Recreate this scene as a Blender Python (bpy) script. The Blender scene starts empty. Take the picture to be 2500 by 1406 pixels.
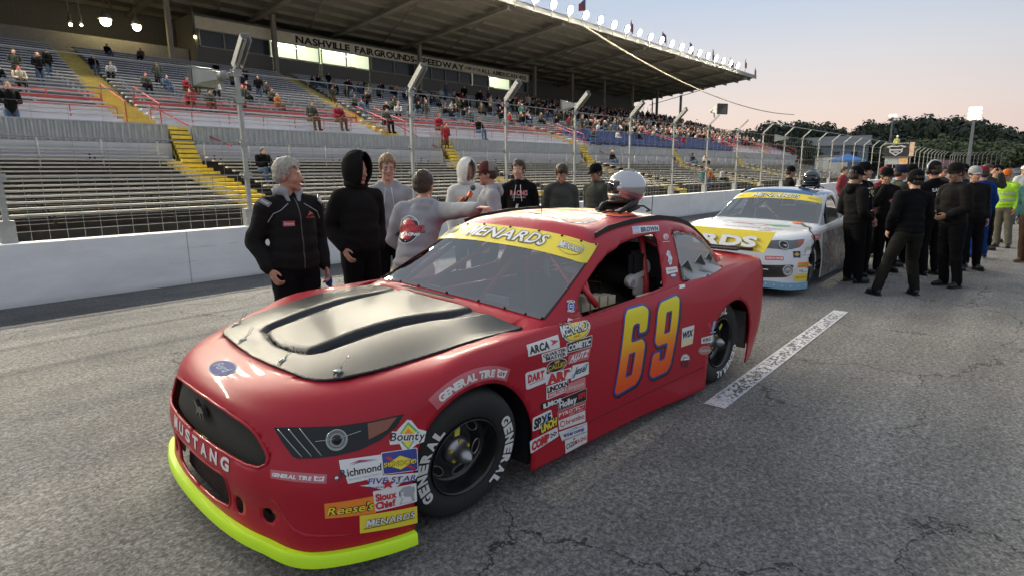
import bpy, bmesh, math, random
import numpy as np
from mathutils import Vector, Matrix, Euler, noise
from mathutils.bvhtree import BVHTree
random.seed(7); np.random.seed(7)
SC = bpy.context.scene
COL = SC.collection
PI = math.pi

# ------------------------------------------------------------------ camera
F_PX, PITCH, ROLL, YAW, CAM_H = 1445.3530, 0.194297, -0.007529, 0.723860, 1.75679
def camera_axes():
    cy, sy, cp, sp = math.cos(YAW), math.sin(YAW), math.cos(PITCH), math.sin(PITCH)
    F = Vector((cy*cp, sy*cp, -sp)); R = Vector((sy, -cy, 0)); U = R.cross(F)
    cr, sr = math.cos(ROLL), math.sin(ROLL)
    return R*cr + U*sr, U*cr - R*sr, F
cR, cU, cF = camera_axes()
cam_data = bpy.data.cameras.new('camera')
cam_data.sensor_width = 36; cam_data.sensor_fit = 'HORIZONTAL'
cam_data.lens = F_PX/2500*36
cam_data.clip_start = .05; cam_data.clip_end = 3000
camera = bpy.data.objects.new('camera', cam_data); COL.objects.link(camera)
camera.matrix_world = Matrix(((cR.x, cU.x, -cF.x, 0), (cR.y, cU.y, -cF.y, 0), (cR.z, cU.z, -cF.z, CAM_H), (0, 0, 0, 1)))
SC.camera = camera

# ------------------------------------------------------------------ world and exposure
SC.view_settings.view_transform = 'Standard'; SC.view_settings.look = 'None'
SC.view_settings.exposure = 0.14; SC.view_settings.gamma = 1
SC.view_settings.use_curve_mapping = False
try:
    SC.cycles.use_denoising = True
    SC.cycles.denoiser = 'OPENIMAGEDENOISE'
    SC.cycles.max_bounces = 6; SC.cycles.diffuse_bounces = 3; SC.cycles.glossy_bounces = 3
    SC.cycles.transmission_bounces = 4; SC.cycles.transparent_max_bounces = 12
    SC.cycles.sample_clamp_indirect = 4.0
    SC.cycles.caustics_reflective = False; SC.cycles.caustics_refractive = False
except Exception:
    pass
world = bpy.data.worlds.new('World'); SC.world = world; world.use_nodes = True
wt = world.node_tree; wn = wt.nodes; wl = wt.links; wn.clear()
def wnode(t, **k):
    n = wn.new(t)
    for a, b in k.items(): setattr(n, a, b)
    return n
w_out = wnode('ShaderNodeOutputWorld'); w_bg = wnode('ShaderNodeBackground'); w_bg.inputs['Strength'].default_value = 1.0
w_tc = wnode('ShaderNodeTexCoord'); w_sep = wnode('ShaderNodeSeparateXYZ')
wl.new(w_tc.outputs['Generated'], w_sep.inputs[0])
def wramp(stops):
    n = wnode('ShaderNodeValToRGB'); e = n.color_ramp.elements
    e[0].position, e[0].color = stops[0][0], stops[0][1]+(1,)
    e[1].position, e[1].color = stops[1][0], stops[1][1]+(1,)
    for p, c in stops[2:]:
        x = e.new(p); x.color = c+(1,)
    return n
# dusk sky: warm band low towards the sunset, cool blue above; mauve away from it
r_sun = wramp([(0.0, (.80, .53, .41)), (.03, (.86, .64, .52)), (.09, (.80, .68, .62)), (.16, (.68, .67, .69)), (.24, (.52, .60, .73)), (.45, (.48, .56, .68)), (1.0, (.50, .55, .64))])
r_away = wramp([(0.0, (.44, .38, .42)), (.03, (.50, .44, .48)), (.09, (.54, .51, .54)), (.16, (.49, .53, .59)), (.24, (.42, .50, .62)), (.45, (.46, .53, .62)), (1.0, (.50, .55, .62))])
wl.new(w_sep.outputs['Z'], r_sun.inputs[0]); wl.new(w_sep.outputs['Z'], r_away.inputs[0])
SUNAZ = .42
w_dot = wnode('ShaderNodeVectorMath', operation='DOT_PRODUCT'); w_dot.inputs[1].default_value = (math.cos(SUNAZ), math.sin(SUNAZ), 0)
wl.new(w_tc.outputs['Generated'], w_dot.inputs[0])
w_mr = wnode('ShaderNodeMapRange', interpolation_type='SMOOTHSTEP'); w_mr.inputs[1].default_value = .80; w_mr.inputs[2].default_value = 1.0
wl.new(w_dot.outputs['Value'], w_mr.inputs[0])
w_mix = wnode('ShaderNodeMix', data_type='RGBA')
wl.new(w_mr.outputs[0], w_mix.inputs['Factor']); wl.new(r_away.outputs[0], w_mix.inputs[6]); wl.new(r_sun.outputs[0], w_mix.inputs[7])
wl.new(w_mix.outputs[2], w_bg.inputs['Color']); wl.new(w_bg.outputs[0], w_out.inputs['Surface'])
# the sun has set: only a faint, very soft glow from the sunset side is left of it
sun_d = bpy.data.lights.new('sun', 'SUN'); sun_d.energy = .25; sun_d.angle = math.radians(40); sun_d.color = (1, .78, .62)
sun = bpy.data.objects.new('sun', sun_d); COL.objects.link(sun)
sun.rotation_euler = Vector((math.cos(SUNAZ), math.sin(SUNAZ), .12)).to_track_quat('Z', 'Y').to_euler()

# ------------------------------------------------------------------ materials
_mats = {}
def mat(name, col, rough=.6, metal=0., spec=.5, var=0., vscale=8., bump=0., bscale=60., coat=0., coat_r=.1, emis=None, estr=0., alpha=1., trans=0., ior=1.45, sheen=0., dirt=0.):
    if name in _mats: return _mats[name]
    m = bpy.data.materials.new(name); m.use_nodes = True
    nt = m.node_tree; b = nt.nodes['Principled BSDF']
    b.inputs['Base Color'].default_value = (*col, 1); b.inputs['Roughness'].default_value = rough
    b.inputs['Metallic'].default_value = metal; b.inputs['Specular IOR Level'].default_value = spec
    b.inputs['Coat Weight'].default_value = coat; b.inputs['Coat Roughness'].default_value = coat_r
    b.inputs['Alpha'].default_value = alpha; b.inputs['Transmission Weight'].default_value = trans; b.inputs['IOR'].default_value = ior
    b.inputs['Sheen Weight'].default_value = sheen
    if emis: b.inputs['Emission Color'].default_value = (*emis, 1); b.inputs['Emission Strength'].default_value = estr
    if var or bump or dirt:
        tc = nt.nodes.new('ShaderNodeTexCoord')
    if var or dirt:
        nz = nt.nodes.new('ShaderNodeTexNoise'); nz.inputs['Scale'].default_value = vscale; nz.inputs['Detail'].default_value = 6; nz.inputs['Roughness'].default_value = .65
        nt.links.new(tc.outputs['Object'], nz.inputs['Vector'])
        mr = nt.nodes.new('ShaderNodeMapRange'); mr.inputs[1].default_value = .25; mr.inputs[2].default_value = .75
        mr.inputs[3].default_value = 1-var; mr.inputs[4].default_value = 1+var
        nt.links.new(nz.outputs[0], mr.inputs[0])
        mx = nt.nodes.new('ShaderNodeVectorMath'); mx.operation = 'SCALE'; mx.inputs[0].default_value = col
        nt.links.new(mr.outputs[0], mx.inputs['Scale']); nt.links.new(mx.outputs[0], b.inputs['Base Color'])
    if bump:
        n2 = nt.nodes.new('ShaderNodeTexNoise'); n2.inputs['Scale'].default_value = bscale; n2.inputs['Detail'].default_value = 5
        nt.links.new(tc.outputs['Object'], n2.inputs['Vector'])
        bp = nt.nodes.new('ShaderNodeBump'); bp.inputs['Strength'].default_value = bump; bp.inputs['Distance'].default_value = .02
        nt.links.new(n2.outputs[0], bp.inputs['Height']); nt.links.new(bp.outputs[0], b.inputs['Normal'])
    _mats[name] = m
    return m

# ------------------------------------------------------------------ mesh building
class MB:
    def __init__(s): s.v = []; s.f = []; s.m = []; s.n = 0
    def add(s, vs, fs, mi=0, M=None):
        if M is not None: vs = [tuple(M @ Vector(v)) for v in vs]
        o = len(s.v); s.v.extend([tuple(v) for v in vs]); s.f.extend([tuple(i+o for i in f) for f in fs]); s.m.extend([mi]*len(fs))
        return s
    def box(s, x0, x1, y0, y1, z0, z1, mi=0, M=None):
        vs = [(x, y, z) for z in (z0, z1) for y in (y0, y1) for x in (x0, x1)]
        return s.add(vs, [(0, 2, 3, 1), (4, 5, 7, 6), (0, 1, 5, 4), (2, 6, 7, 3), (0, 4, 6, 2), (1, 3, 7, 5)], mi, M)
    def beam(s, a, b, w, h, mi=0, up=(0, 0, 1)):
        a = Vector(a); b = Vector(b); d = (b-a).normalized(); u = Vector(up)
        r = d.cross(u)
        if r.length < 1e-4: r = d.cross(Vector((1, 0, 0)))
        r.normalize(); u = r.cross(d)
        vs = []
        for p in (a, b):
            for i, j in ((-1, -1), (1, -1), (1, 1), (-1, 1)): vs.append(p + r*(i*w/2) + u*(j*h/2))
        return s.add(vs, [(0, 1, 2, 3), (7, 6, 5, 4), (0, 4, 5, 1), (1, 5, 6, 2), (2, 6, 7, 3), (3, 7, 4, 0)], mi)
    def tube(s, path, r, n=8, mi=0, caps=True, closed=False):
        path = [Vector(p) for p in path]; N = len(path)
        rr = r if hasattr(r, '__len__') else [r]*N
        vs = []; prev = None
        for i, p in enumerate(path):
            if closed: t = path[(i+1) % N]-path[i-1]
            else: t = path[min(i+1, N-1)]-path[max(i-1, 0)]
            t.normalize()
            if prev is None:
                a = Vector((0, 0, 1)) if abs(t.z) < .9 else Vector((1, 0, 0))
                u = t.cross(a).normalized()
            else:
                u = (prev - t*prev.dot(t)).normalized()
            prev = u; w = t.cross(u)
            for k in range(n):
                an = 2*PI*k/n; vs.append(p + (u*math.cos(an)+w*math.sin(an))*rr[i])
        fs = []
        for i in range(N if closed else N-1):
            j = (i+1) % N
            for k in range(n): fs.append((i*n+k, i*n+(k+1) % n, j*n+(k+1) % n, j*n+k))
        if caps and not closed: fs.append(tuple(range(n))[::-1]); fs.append(tuple((N-1)*n+k for k in range(n)))
        return s.add(vs, fs, mi)
    def lathe(s, prof, n=24, M=None, mi=0, close=False):
        # prof: list of (radius, height) about local Z
        vs = []; fs = []; N = len(prof)
        for r, h in prof:
            for k in range(n): a = 2*PI*k/n; vs.append((r*math.cos(a), r*math.sin(a), h))
        for i in range(N if close else N-1):
            j = (i+1) % N
            for k in range(n): fs.append((i*n+k, i*n+(k+1) % n, j*n+(k+1) % n, j*n+k))
        if not close:
            if prof[0][0] > 1e-5: fs.append(tuple(range(n))[::-1])
            if prof[-1][0] > 1e-5: fs.append(tuple((N-1)*n+k for k in range(n)))
        return s.add(vs, fs, mi, M)
    def prism(s, poly, z0, z1, M=None, mi=0):
        n = len(poly); vs = [(x, y, z0) for x, y in poly]+[(x, y, z1) for x, y in poly]
        fs = [tuple(range(n))[::-1], tuple(range(n, 2*n))]+[(i, (i+1) % n, n+(i+1) % n, n+i) for i in range(n)]
        return s.add(vs, fs, mi, M)
    def ball(s, c, r, n=12, m=8, mi=0, M=None):
        r = r if hasattr(r, '__len__') else (r, r, r)
        vs = [(c[0], c[1], c[2]-r[2])]
        for i in range(1, m):
            t = PI*i/m
            for k in range(n): a = 2*PI*k/n; vs.append((c[0]+r[0]*math.sin(t)*math.cos(a), c[1]+r[1]*math.sin(t)*math.sin(a), c[2]-r[2]*math.cos(t)))
        vs.append((c[0], c[1], c[2]+r[2])); T = len(vs)-1; fs = []
        for k in range(n): fs.append((0, 1+(k+1) % n, 1+k)); fs.append((T, T-n+k, T-n+(k+1) % n))
        for i in range(m-2):
            for k in range(n): a = 1+i*n; fs.append((a+k, a+(k+1) % n, a+n+(k+1) % n, a+n+k))
        return s.add(vs, fs, mi, M)
    def build(s, name, mats, parent=None, smooth=False, sharp=None):
        me = bpy.data.meshes.new(name); me.from_pydata(s.v, [], s.f)
        if not isinstance(mats, (list, tuple)): mats = [mats]
        for m in mats: me.materials.append(m)
        if len(mats) > 1: me.polygons.foreach_set('material_index', s.m)
        if smooth: me.polygons.foreach_set('use_smooth', [True]*len(me.polygons))
        if sharp:
            me.polygons.foreach_set('use_smooth', [True]*len(me.polygons))
            me.set_sharp_from_angle(angle=math.radians(sharp))
        me.update()
        o = bpy.data.objects.new(name, me); COL.objects.link(o)
        if parent is not None: o.parent = parent
        return o
def tag(o, label=None, cat=None, group=None, kind=None):
    if label: o['label'] = label
    if cat: o['category'] = cat
    if group: o['group'] = group
    if kind: o['kind'] = kind
    return o
def empty(name, loc=(0, 0, 0), rz=0.):
    o = bpy.data.objects.new(name, None); COL.objects.link(o); o.location = loc; o.rotation_euler = (0, 0, rz); o.empty_display_size = .2
    return o
def copy_tree(o, parent=None):
    c = o.copy(); COL.objects.link(c)
    if parent is not None: c.parent = parent
    for ch in o.children: copy_tree(ch, c)
    return c
def place(o, x, y, z=0, rz=0): o.location = (x, y, z); o.rotation_euler = (0, 0, rz); return o
def frame(origin, xdir, zdir=(0, 0, 1)):
    z = Vector(zdir).normalized(); x = Vector(xdir); x = (x - z*x.dot(z)).normalized(); y = z.cross(x)
    return Matrix(((x.x, y.x, z.x, origin[0]), (x.y, y.y, z.y, origin[1]), (x.z, y.z, z.z, origin[2]), (0, 0, 0, 1)))
_txt = {}
def grow_poly(P, d):
    """move every edge of a simple outline outwards by d"""
    n = len(P); A = sum(P[i][0]*P[(i+1) % n][1]-P[(i+1) % n][0]*P[i][1] for i in range(n)); sg = 1 if A > 0 else -1; out = []
    for i in range(n):
        p0, p1, p2 = (np.array(P[(i+k) % n], float) for k in (-1, 0, 1)); e1 = (p1-p0)/np.linalg.norm(p1-p0); e2 = (p2-p1)/np.linalg.norm(p2-p1)
        n1 = np.array([e1[1], -e1[0]])*sg; n2 = np.array([e2[1], -e2[0]])*sg; m = n1+n2; m = m/max(np.dot(m, m)/2, .35); out.append(tuple(p1+m*d))
    return out
M_GLYPH = [(0, 0), (0, 1), (.26, 1), (.47, .46), (.68, 1), (.94, 1), (.94, 0), (.73, 0), (.73, .62), (.55, .14), (.39, .14), (.21, .62), (.21, 0)]
def font_mesh(body, bold, res):
    cu = bpy.data.curves.new('lettering', 'FONT'); cu.body = body; cu.offset = bold; cu.resolution_u = res; cu.fill_mode = 'FRONT'
    o = bpy.data.objects.new('lettering', cu); COL.objects.link(o)
    dg = bpy.context.evaluated_depsgraph_get(); dg.update()
    me = bpy.data.meshes.new_from_object(o.evaluated_get(dg))
    a = np.array([tuple(v.co) for v in me.vertices]).reshape(-1, 3)/.729; fs = [tuple(p.vertices) for p in me.polygons]
    bpy.data.objects.remove(o); bpy.data.curves.remove(cu); bpy.data.meshes.remove(me); return a, fs
_gl = {}
def text_mesh(body, bold=0., shear=0., spacing=1., width=1., res=3):
    """Flat lettering outline as (verts, faces, width), cap height 1, starting at x=0."""
    key = (body, bold, shear)
    if key in _txt: return _txt[key]
    V = []; F = []; x = 0.; gap = .13
    for ch in body:
        if ch == ' ': x += .42; continue
        g = _gl.get((ch, bold))
        if g is None:
            if ch == 'M':
                P = grow_poly(M_GLYPH, bold/.729+.012); g = (np.array([(p[0], p[1], 0.) for p in P]), [tuple(range(len(P)))])
            else: g = font_mesh(ch, bold, res)
            g = (g[0]-np.array([g[0][:, 0].min()+bold/.729, 0, 0]), g[1]); _gl[(ch, bold)] = g
        o = len(V); a = g[0].copy(); w_ = a[:, 0].max()-bold/.729; a[:, 0] += x
        a[:, 0] += a[:, 1]*shear; V += [tuple(v) for v in a]; F += [tuple(i+o for i in f) for f in g[1]]; x += w_+gap
    if not V: return [], [], 1
    a = np.array(V); a[:, 0] -= a[:, 0].min(); r = ([tuple(v) for v in a], F, float(a[:, 0].max())); _txt[key] = r
    return r
# ------------------------------------------------------------------ ground materials
def nodes_of(m): return m.node_tree.nodes, m.node_tree.links, m.node_tree.nodes['Principled BSDF']
def asphalt(name, base, tint, contrast=.45, crack=1.0, seed=0.):
    m = bpy.data.materials.new(name); m.use_nodes = True; N, Lk, b = nodes_of(m)
    b.inputs['Roughness'].default_value = .85; b.inputs['Specular IOR Level'].default_value = .35
    tc = N.new('ShaderNodeTexCoord'); mp = N.new('ShaderNodeMapping'); mp.inputs['Location'].default_value = (seed, seed*1.7, 0)
    Lk.new(tc.outputs['Object'], mp.inputs['Vector'])
    def noise_(scale, det=3, rough=.6, dist=0.):
        n = N.new('ShaderNodeTexNoise'); n.inputs['Scale'].default_value = scale; n.inputs['Detail'].default_value = det
        n.inputs['Roughness'].default_value = rough; n.inputs['Distortion'].default_value = dist
        Lk.new(mp.outputs[0], n.inputs['Vector']); return n
    def mr(src, a, c, d, e):
        n = N.new('ShaderNodeMapRange'); n.inputs[1].default_value = a; n.inputs[2].default_value = c; n.inputs[3].default_value = d; n.inputs[4].default_value = e
        Lk.new(src, n.inputs[0]); return n.outputs[0]
    def mul(a, c):
        n = N.new('ShaderNodeMath'); n.operation = 'MULTIPLY'; Lk.new(a, n.inputs[0])
        if isinstance(c, float): n.inputs[1].default_value = c
        else: Lk.new(c, n.inputs[1])
        return n.outputs[0]
    big = noise_(.35, 4, .55); mid = noise_(2.2, 5, .6); fine = noise_(30, 5, .8); grit = noise_(105, 2, .5)
    v = N.new('ShaderNodeTexVoronoi'); v.inputs['Scale'].default_value = 85; Lk.new(mp.outputs[0], v.inputs['Vector'])
    k = mul(mr(big.outputs[0], .3, .7, .80, 1.22), mr(mid.outputs[0], .3, .7, .88, 1.12))
    k = mul(k, mr(fine.outputs[0], .34, .66, 1-contrast, 1+contrast))
    sepc = N.new('ShaderNodeSeparateColor'); Lk.new(v.outputs['Color'], sepc.inputs[0])
    k = mul(k, mr(sepc.outputs[0], 0, 1, .62, 1.45))
    mp2 = N.new('ShaderNodeMapping'); mp2.inputs['Scale'].default_value = (.07, 1.1, 1); Lk.new(tc.outputs['Object'], mp2.inputs[0]); ns = N.new('ShaderNodeTexNoise'); ns.inputs['Scale'].default_value = 1.6; ns.inputs['Detail'].default_value = 6; Lk.new(mp2.outputs[0], ns.inputs['Vector'])
    k = mul(k, mr(ns.outputs[0], .35, .60, .80, 1.06)); bl_ = noise_(.9, 4, .6, .6); k = mul(k, mr(bl_.outputs[0], .28, .42, .80, 1.)); spt = noise_(6.5, 2, .5); k = mul(k, mr(spt.outputs[0], .70, .76, 1., .62))
    # long meandering cracks
    wv = N.new('ShaderNodeTexNoise'); wv.inputs['Scale'].default_value = 1.3; wv.inputs['Detail'].default_value = 7; wv.inputs['Roughness'].default_value = .65; Lk.new(mp.outputs[0], wv.inputs['Vector'])
    sub = N.new('ShaderNodeVectorMath'); sub.operation = 'SUBTRACT'; sub.inputs[1].default_value = (.5, .5, .5); Lk.new(wv.outputs['Color'], sub.inputs[0])
    scl = N.new('ShaderNodeVectorMath'); scl.operation = 'SCALE'; scl.inputs['Scale'].default_value = 1.1; Lk.new(sub.outputs[0], scl.inputs[0])
    ad = N.new('ShaderNodeVectorMath'); ad.operation = 'ADD'; Lk.new(mp.outputs[0], ad.inputs[0]); Lk.new(scl.outputs[0], ad.inputs[1])
    vc = N.new('ShaderNodeTexVoronoi'); vc.feature = 'DISTANCE_TO_EDGE'; vc.inputs['Scale'].default_value = .42; Lk.new(ad.outputs[0], vc.inputs['Vector'])
    cr = mr(vc.outputs['Distance'], .0012, .0050, 1., 0.)
    cm = noise_(.55, 2, .5); cmr = mr(cm.outputs[0], .39, .50, 0., crack)
    cr = mul(cr, cmr)
    inv = mr(cr, 0, 1, 1, .22); k = mul(k, inv)
    c2 = N.new('ShaderNodeMix'); c2.data_type = 'RGBA'; c2.inputs[6].default_value = (*base, 1); c2.inputs[7].default_value = (*tint, 1)
    tn = noise_(.22, 3, .5); Lk.new(mr(tn.outputs[0], .4, .62, 0, 1), c2.inputs['Factor'])
    sc = N.new('ShaderNodeVectorMath'); sc.operation = 'SCALE'; Lk.new(c2.outputs[2], sc.inputs[0]); Lk.new(k, sc.inputs['Scale'])
    Lk.new(sc.outputs[0], b.inputs['Base Color'])
    bp = N.new('ShaderNodeBump'); bp.inputs['Strength'].default_value = .7; bp.inputs['Distance'].default_value = .006
    hs = N.new('ShaderNodeMath'); hs.operation = 'SUBTRACT'; Lk.new(fine.outputs[0], hs.inputs[0]); Lk.new(cr, hs.inputs[1])
    Lk.new(hs.outputs[0], bp.inputs['Height']); Lk.new(bp.outputs[0], b.inputs['Normal'])
    return m
M_track = asphalt('aged_asphalt', (.165, .160, .155), (.198, .186, .172), .58)
M_apron = asphalt('dark_sealed_asphalt', (.088, .087, .088), (.10, .098, .097), .25, .4, 3.)
M_bank = asphalt('bank_asphalt', (.19, .165, .15), (.22, .19, .17), .2, .2, 8.)

def sheet(name, pts, z, m, kind='structure'):
    b = MB(); b.add([(x, y, z) for x, y in pts], [tuple(range(len(pts)))]); o = b.build(name, m); tag(o, kind=kind); return o
sheet('ground', [(-400, -600), (900, -600), (900, 600), (-400, 600)], -.02, mat('infield_grass', (.07, .09, .04), .95, var=.3, vscale=.4))
sheet('track', [(-60, -18), (104, -18), (104, 10.2), (-60, 10.2)], 0, M_track)
sheet('wall_apron', [(-60, 8.85), (104, 8.85), (104, 10.2), (-60, 10.2)], .004, M_apron)

# painted pit-box lines, worn through
def worn_white(name, wear, sx=1.):
    m = bpy.data.materials.new(name); m.use_nodes = True; N, Lk, b = nodes_of(m)
    tc = N.new('ShaderNodeTexCoord'); n = N.new('ShaderNodeTexNoise'); n.inputs['Scale'].default_value = 22; n.inputs['Detail'].default_value = 3; n.inputs['Roughness'].default_value = .6; n.inputs['Distortion'].default_value = 1.2
    Lk.new(tc.outputs['Object'], n.inputs['Vector'])
    r = N.new('ShaderNodeMapRange'); r.inputs[1].default_value = wear-.02; r.inputs[2].default_value = wear+.02; Lk.new(n.outputs[0], r.inputs[0])
    sp = N.new('ShaderNodeSeparateXYZ'); Lk.new(tc.outputs['Object'], sp.inputs[0])
    ab = N.new('ShaderNodeMath'); ab.operation = 'ABSOLUTE'; Lk.new(sp.outputs['Y'], ab.inputs[0])
    ed = N.new('ShaderNodeMapRange'); ed.inputs[1].default_value = .055; ed.inputs[2].default_value = .075; Lk.new(ab.outputs[0], ed.inputs[0])
    ax = N.new('ShaderNodeMath'); ax.operation = 'ABSOLUTE'; Lk.new(sp.outputs['X'], ax.inputs[0])
    ex = N.new('ShaderNodeMapRange'); ex.inputs[1].default_value = 1.72; ex.inputs[2].default_value = 1.9; Lk.new(ax.outputs[0], ex.inputs[0])
    m1 = N.new('ShaderNodeMath'); m1.operation = 'MAXIMUM'; Lk.new(ed.outputs[0], m1.inputs[0]); Lk.new(ex.outputs[0], m1.inputs[1])
    n2 = N.new('ShaderNodeTexNoise'); n2.inputs['Scale'].default_value = 60; Lk.new(tc.outputs['Object'], n2.inputs['Vector'])
    r2 = N.new('ShaderNodeMapRange'); r2.inputs[1].default_value = .38; r2.inputs[2].default_value = .42; Lk.new(n2.outputs[0], r2.inputs[0])
    m3 = N.new('ShaderNodeMath'); m3.operation = 'MULTIPLY'; Lk.new(m1.outputs[0], m3.inputs[0]); Lk.new(r2.outputs[0], m3.inputs[1])
    m2 = N.new('ShaderNodeMath'); m2.operation = 'MAXIMUM'; Lk.new(m3.outputs[0], m2.inputs[0]); Lk.new(r.outputs[0], m2.inputs[1])
    c = N.new('ShaderNodeMix'); c.data_type = 'RGBA'; c.inputs[6].default_value = (.07, .07, .072, 1); c.inputs[7].default_value = (.62, .61, .63, 1)
    Lk.new(m2.outputs[0], c.inputs['Factor']); Lk.new(c.outputs[2], b.inputs['Base Color']); b.inputs['Roughness'].default_value = .7
    return m
bl = MB(); bl.box(-2.0, 2.0, -.082, .082, 0, .0005)
pl = bl.build('painted_line', worn_white('worn_white_paint', .50)); pl.location = (6.18, 1.68, .004); pl.rotation_euler = (0, 0, .011); tag(pl, kind='structure')

# ------------------------------------------------------------------ concrete wall
X0, X1 = -14., 104.
def bank_z(s):
    return 0. if s <= 0 else .00075*s*s if s < 40 else 1.2+.06*(s-40)
ARC_R = 75.
def wall_path(d=0.):
    """centre line of the wall: straight, then bending away round the banked turn; yields (x, y, z, nx, ny)"""
    out = [(x, 10.2+d, 0., 0, 1) for x in (X0, 0, 20, 40, 60, 80, 100, X1)]
    for i in range(1, 26):
        a = i*.045; s = a*ARC_R; out.append((X1+(ARC_R+d)*math.sin(a), 10.2-ARC_R+(ARC_R+d)*math.cos(a), bank_z(s), math.sin(a), math.cos(a)))
    return out
def strip_wall(name, d0, d1, h, m, z0=0.):
    A = wall_path(d0); B = wall_path(d1); b = MB(); n = len(A)
    for i in range(n-1):
        p = [(A[i][0], A[i][1], A[i][2]+z0), (B[i][0], B[i][1], B[i][2]+z0), (B[i+1][0], B[i+1][1], B[i+1][2]+z0), (A[i+1][0], A[i+1][1], A[i+1][2]+z0)]
        q = [(x, y, z+h) for x, y, z in p]
        b.add(p+q, [(4, 7, 6, 5), (0, 3, 7, 4), (1, 5, 6, 2)] + ([(0, 4, 5, 1)] if i == 0 else []) + ([(3, 2, 6, 7)] if i == n-2 else []))
    return b.build(name, m)
def painted_concrete(name, col, streak=.5):
    m = bpy.data.materials.new(name); m.use_nodes = True; N, Lk, b = nodes_of(m)
    tc = N.new('ShaderNodeTexCoord'); mp = N.new('ShaderNodeMapping'); mp.inputs['Scale'].default_value = (1, 1, 3.); Lk.new(tc.outputs['Object'], mp.inputs[0])
    a = N.new('ShaderNodeTexNoise'); a.inputs['Scale'].default_value = .8; a.inputs['Detail'].default_value = 8; a.inputs['Roughness'].default_value = .7; Lk.new(mp.outputs[0], a.inputs[0])
    c = N.new('ShaderNodeTexNoise'); c.inputs['Scale'].default_value = 6; c.inputs['Detail'].default_value = 6; c.inputs['Roughness'].default_value = .8; Lk.new(tc.outputs['Object'], c.inputs[0])
    r = N.new('ShaderNodeMapRange'); r.inputs[1].default_value = .3; r.inputs[2].default_value = .7; r.inputs[3].default_value = .86; r.inputs[4].default_value = 1.06; Lk.new(a.outputs[0], r.inputs[0])
    sp = N.new('ShaderNodeValToRGB'); sp.color_ramp.elements[0].position = .27; sp.color_ramp.elements[0].color = (.42, .38, .35, 1); sp.color_ramp.elements[1].position = .34; sp.color_ramp.elements[1].color = (1, 1, 1, 1); Lk.new(c.outputs[0], sp.inputs[0])
    s = N.new('ShaderNodeVectorMath'); s.operation = 'SCALE'; s.inputs[0].default_value = col; Lk.new(r.outputs[0], s.inputs['Scale'])
    ps = N.new('ShaderNodeMapping'); ps.inputs['Scale'].default_value = (.35, 1, 5.); Lk.new(tc.outputs['Object'], ps.inputs[0]); ns = N.new('ShaderNodeTexNoise'); ns.inputs['Scale'].default_value = 2.2; ns.inputs['Detail'].default_value = 8; ns.inputs['Roughness'].default_value = .75; Lk.new(ps.outputs[0], ns.inputs[0])
    sr = N.new('ShaderNodeMapRange'); sr.inputs[1].default_value = .60; sr.inputs[2].default_value = .70; sr.inputs[3].default_value = 1.; sr.inputs[4].default_value = .72; Lk.new(ns.outputs[0], sr.inputs[0])
    xj = N.new('ShaderNodeSeparateXYZ'); Lk.new(tc.outputs['Object'], xj.inputs[0]); dv = N.new('ShaderNodeMath'); dv.operation = 'PINGPONG'; dv.inputs[1].default_value = 1.83; Lk.new(xj.outputs['X'], dv.inputs[0])
    jr = N.new('ShaderNodeMapRange'); jr.inputs[1].default_value = .004; jr.inputs[2].default_value = .012; jr.inputs[3].default_value = .55; jr.inputs[4].default_value = 1.; Lk.new(dv.outputs[0], jr.inputs[0])
    sj = N.new('ShaderNodeMath'); sj.operation = 'MULTIPLY'; Lk.new(sr.outputs[0], sj.inputs[0]); Lk.new(jr.outputs[0], sj.inputs[1]); rj = N.new('ShaderNodeMath'); rj.operation = 'MULTIPLY'; Lk.new(sj.outputs[0], rj.inputs[0]); Lk.new(r.outputs[0], rj.inputs[1]); Lk.new(rj.outputs[0], s.inputs['Scale'])
    # scuff spots, and the face darker towards its foot
    xyz = N.new('ShaderNodeSeparateXYZ'); Lk.new(tc.outputs['Object'], xyz.inputs[0])
    g = N.new('ShaderNodeMapRange'); g.inputs[1].default_value = 0.; g.inputs[2].default_value = .10; g.inputs[3].default_value = .72; g.inputs[4].default_value = 1.; Lk.new(xyz.outputs['Z'], g.inputs[0])
    mm = N.new('ShaderNodeVectorMath'); mm.operation = 'MULTIPLY'; Lk.new(s.outputs[0], mm.inputs[0]); Lk.new(sp.outputs[0], mm.inputs[1])
    m2 = N.new('ShaderNodeVectorMath'); m2.operation = 'SCALE'; Lk.new(mm.outputs[0], m2.inputs[0]); Lk.new(g.outputs[0], m2.inputs['Scale'])
    Lk.new(m2.outputs[0], b.inputs['Base Color']); b.inputs['Roughness'].default_value = .75
    bp = N.new('ShaderNodeBump'); bp.inputs['Strength'].default_value = .3; bp.inputs['Distance'].default_value = .01; Lk.new(c.outputs[0], bp.inputs['Height']); Lk.new(bp.outputs[0], b.inputs['Normal'])
    return m
M_wallp = painted_concrete('white_painted_concrete', (.86, .86, .86))
w = strip_wall('concrete_wall', 0, .32, .845, M_wallp); tag(w, 'long low white painted concrete retaining wall between the track and the bleachers', 'wall')
M_galv = mat('galvanised_steel', (.40, .40, .38), .5, .35, var=.15, vscale=12)
M_galvd = mat('dull_steel', (.30, .30, .29), .6, .3, var=.2, vscale=12)
M_dark = mat('dark_void', (.02, .02, .02), .9)
# bank of the turn
bk = MB(); A = wall_path(0)[7:]; Bn = wall_path(-22)[7:]
for i in range(len(A)-1):
    bk.add([(A[i][0], A[i][1], A[i][2]), (A[i+1][0], A[i+1][1], A[i+1][2]), (Bn[i+1][0], Bn[i+1][1], -.0), (Bn[i][0], Bn[i][1], -.0)], [(0, 1, 2, 3)])
tag(bk.build('banked_turn', M_bank), kind='structure')

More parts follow.
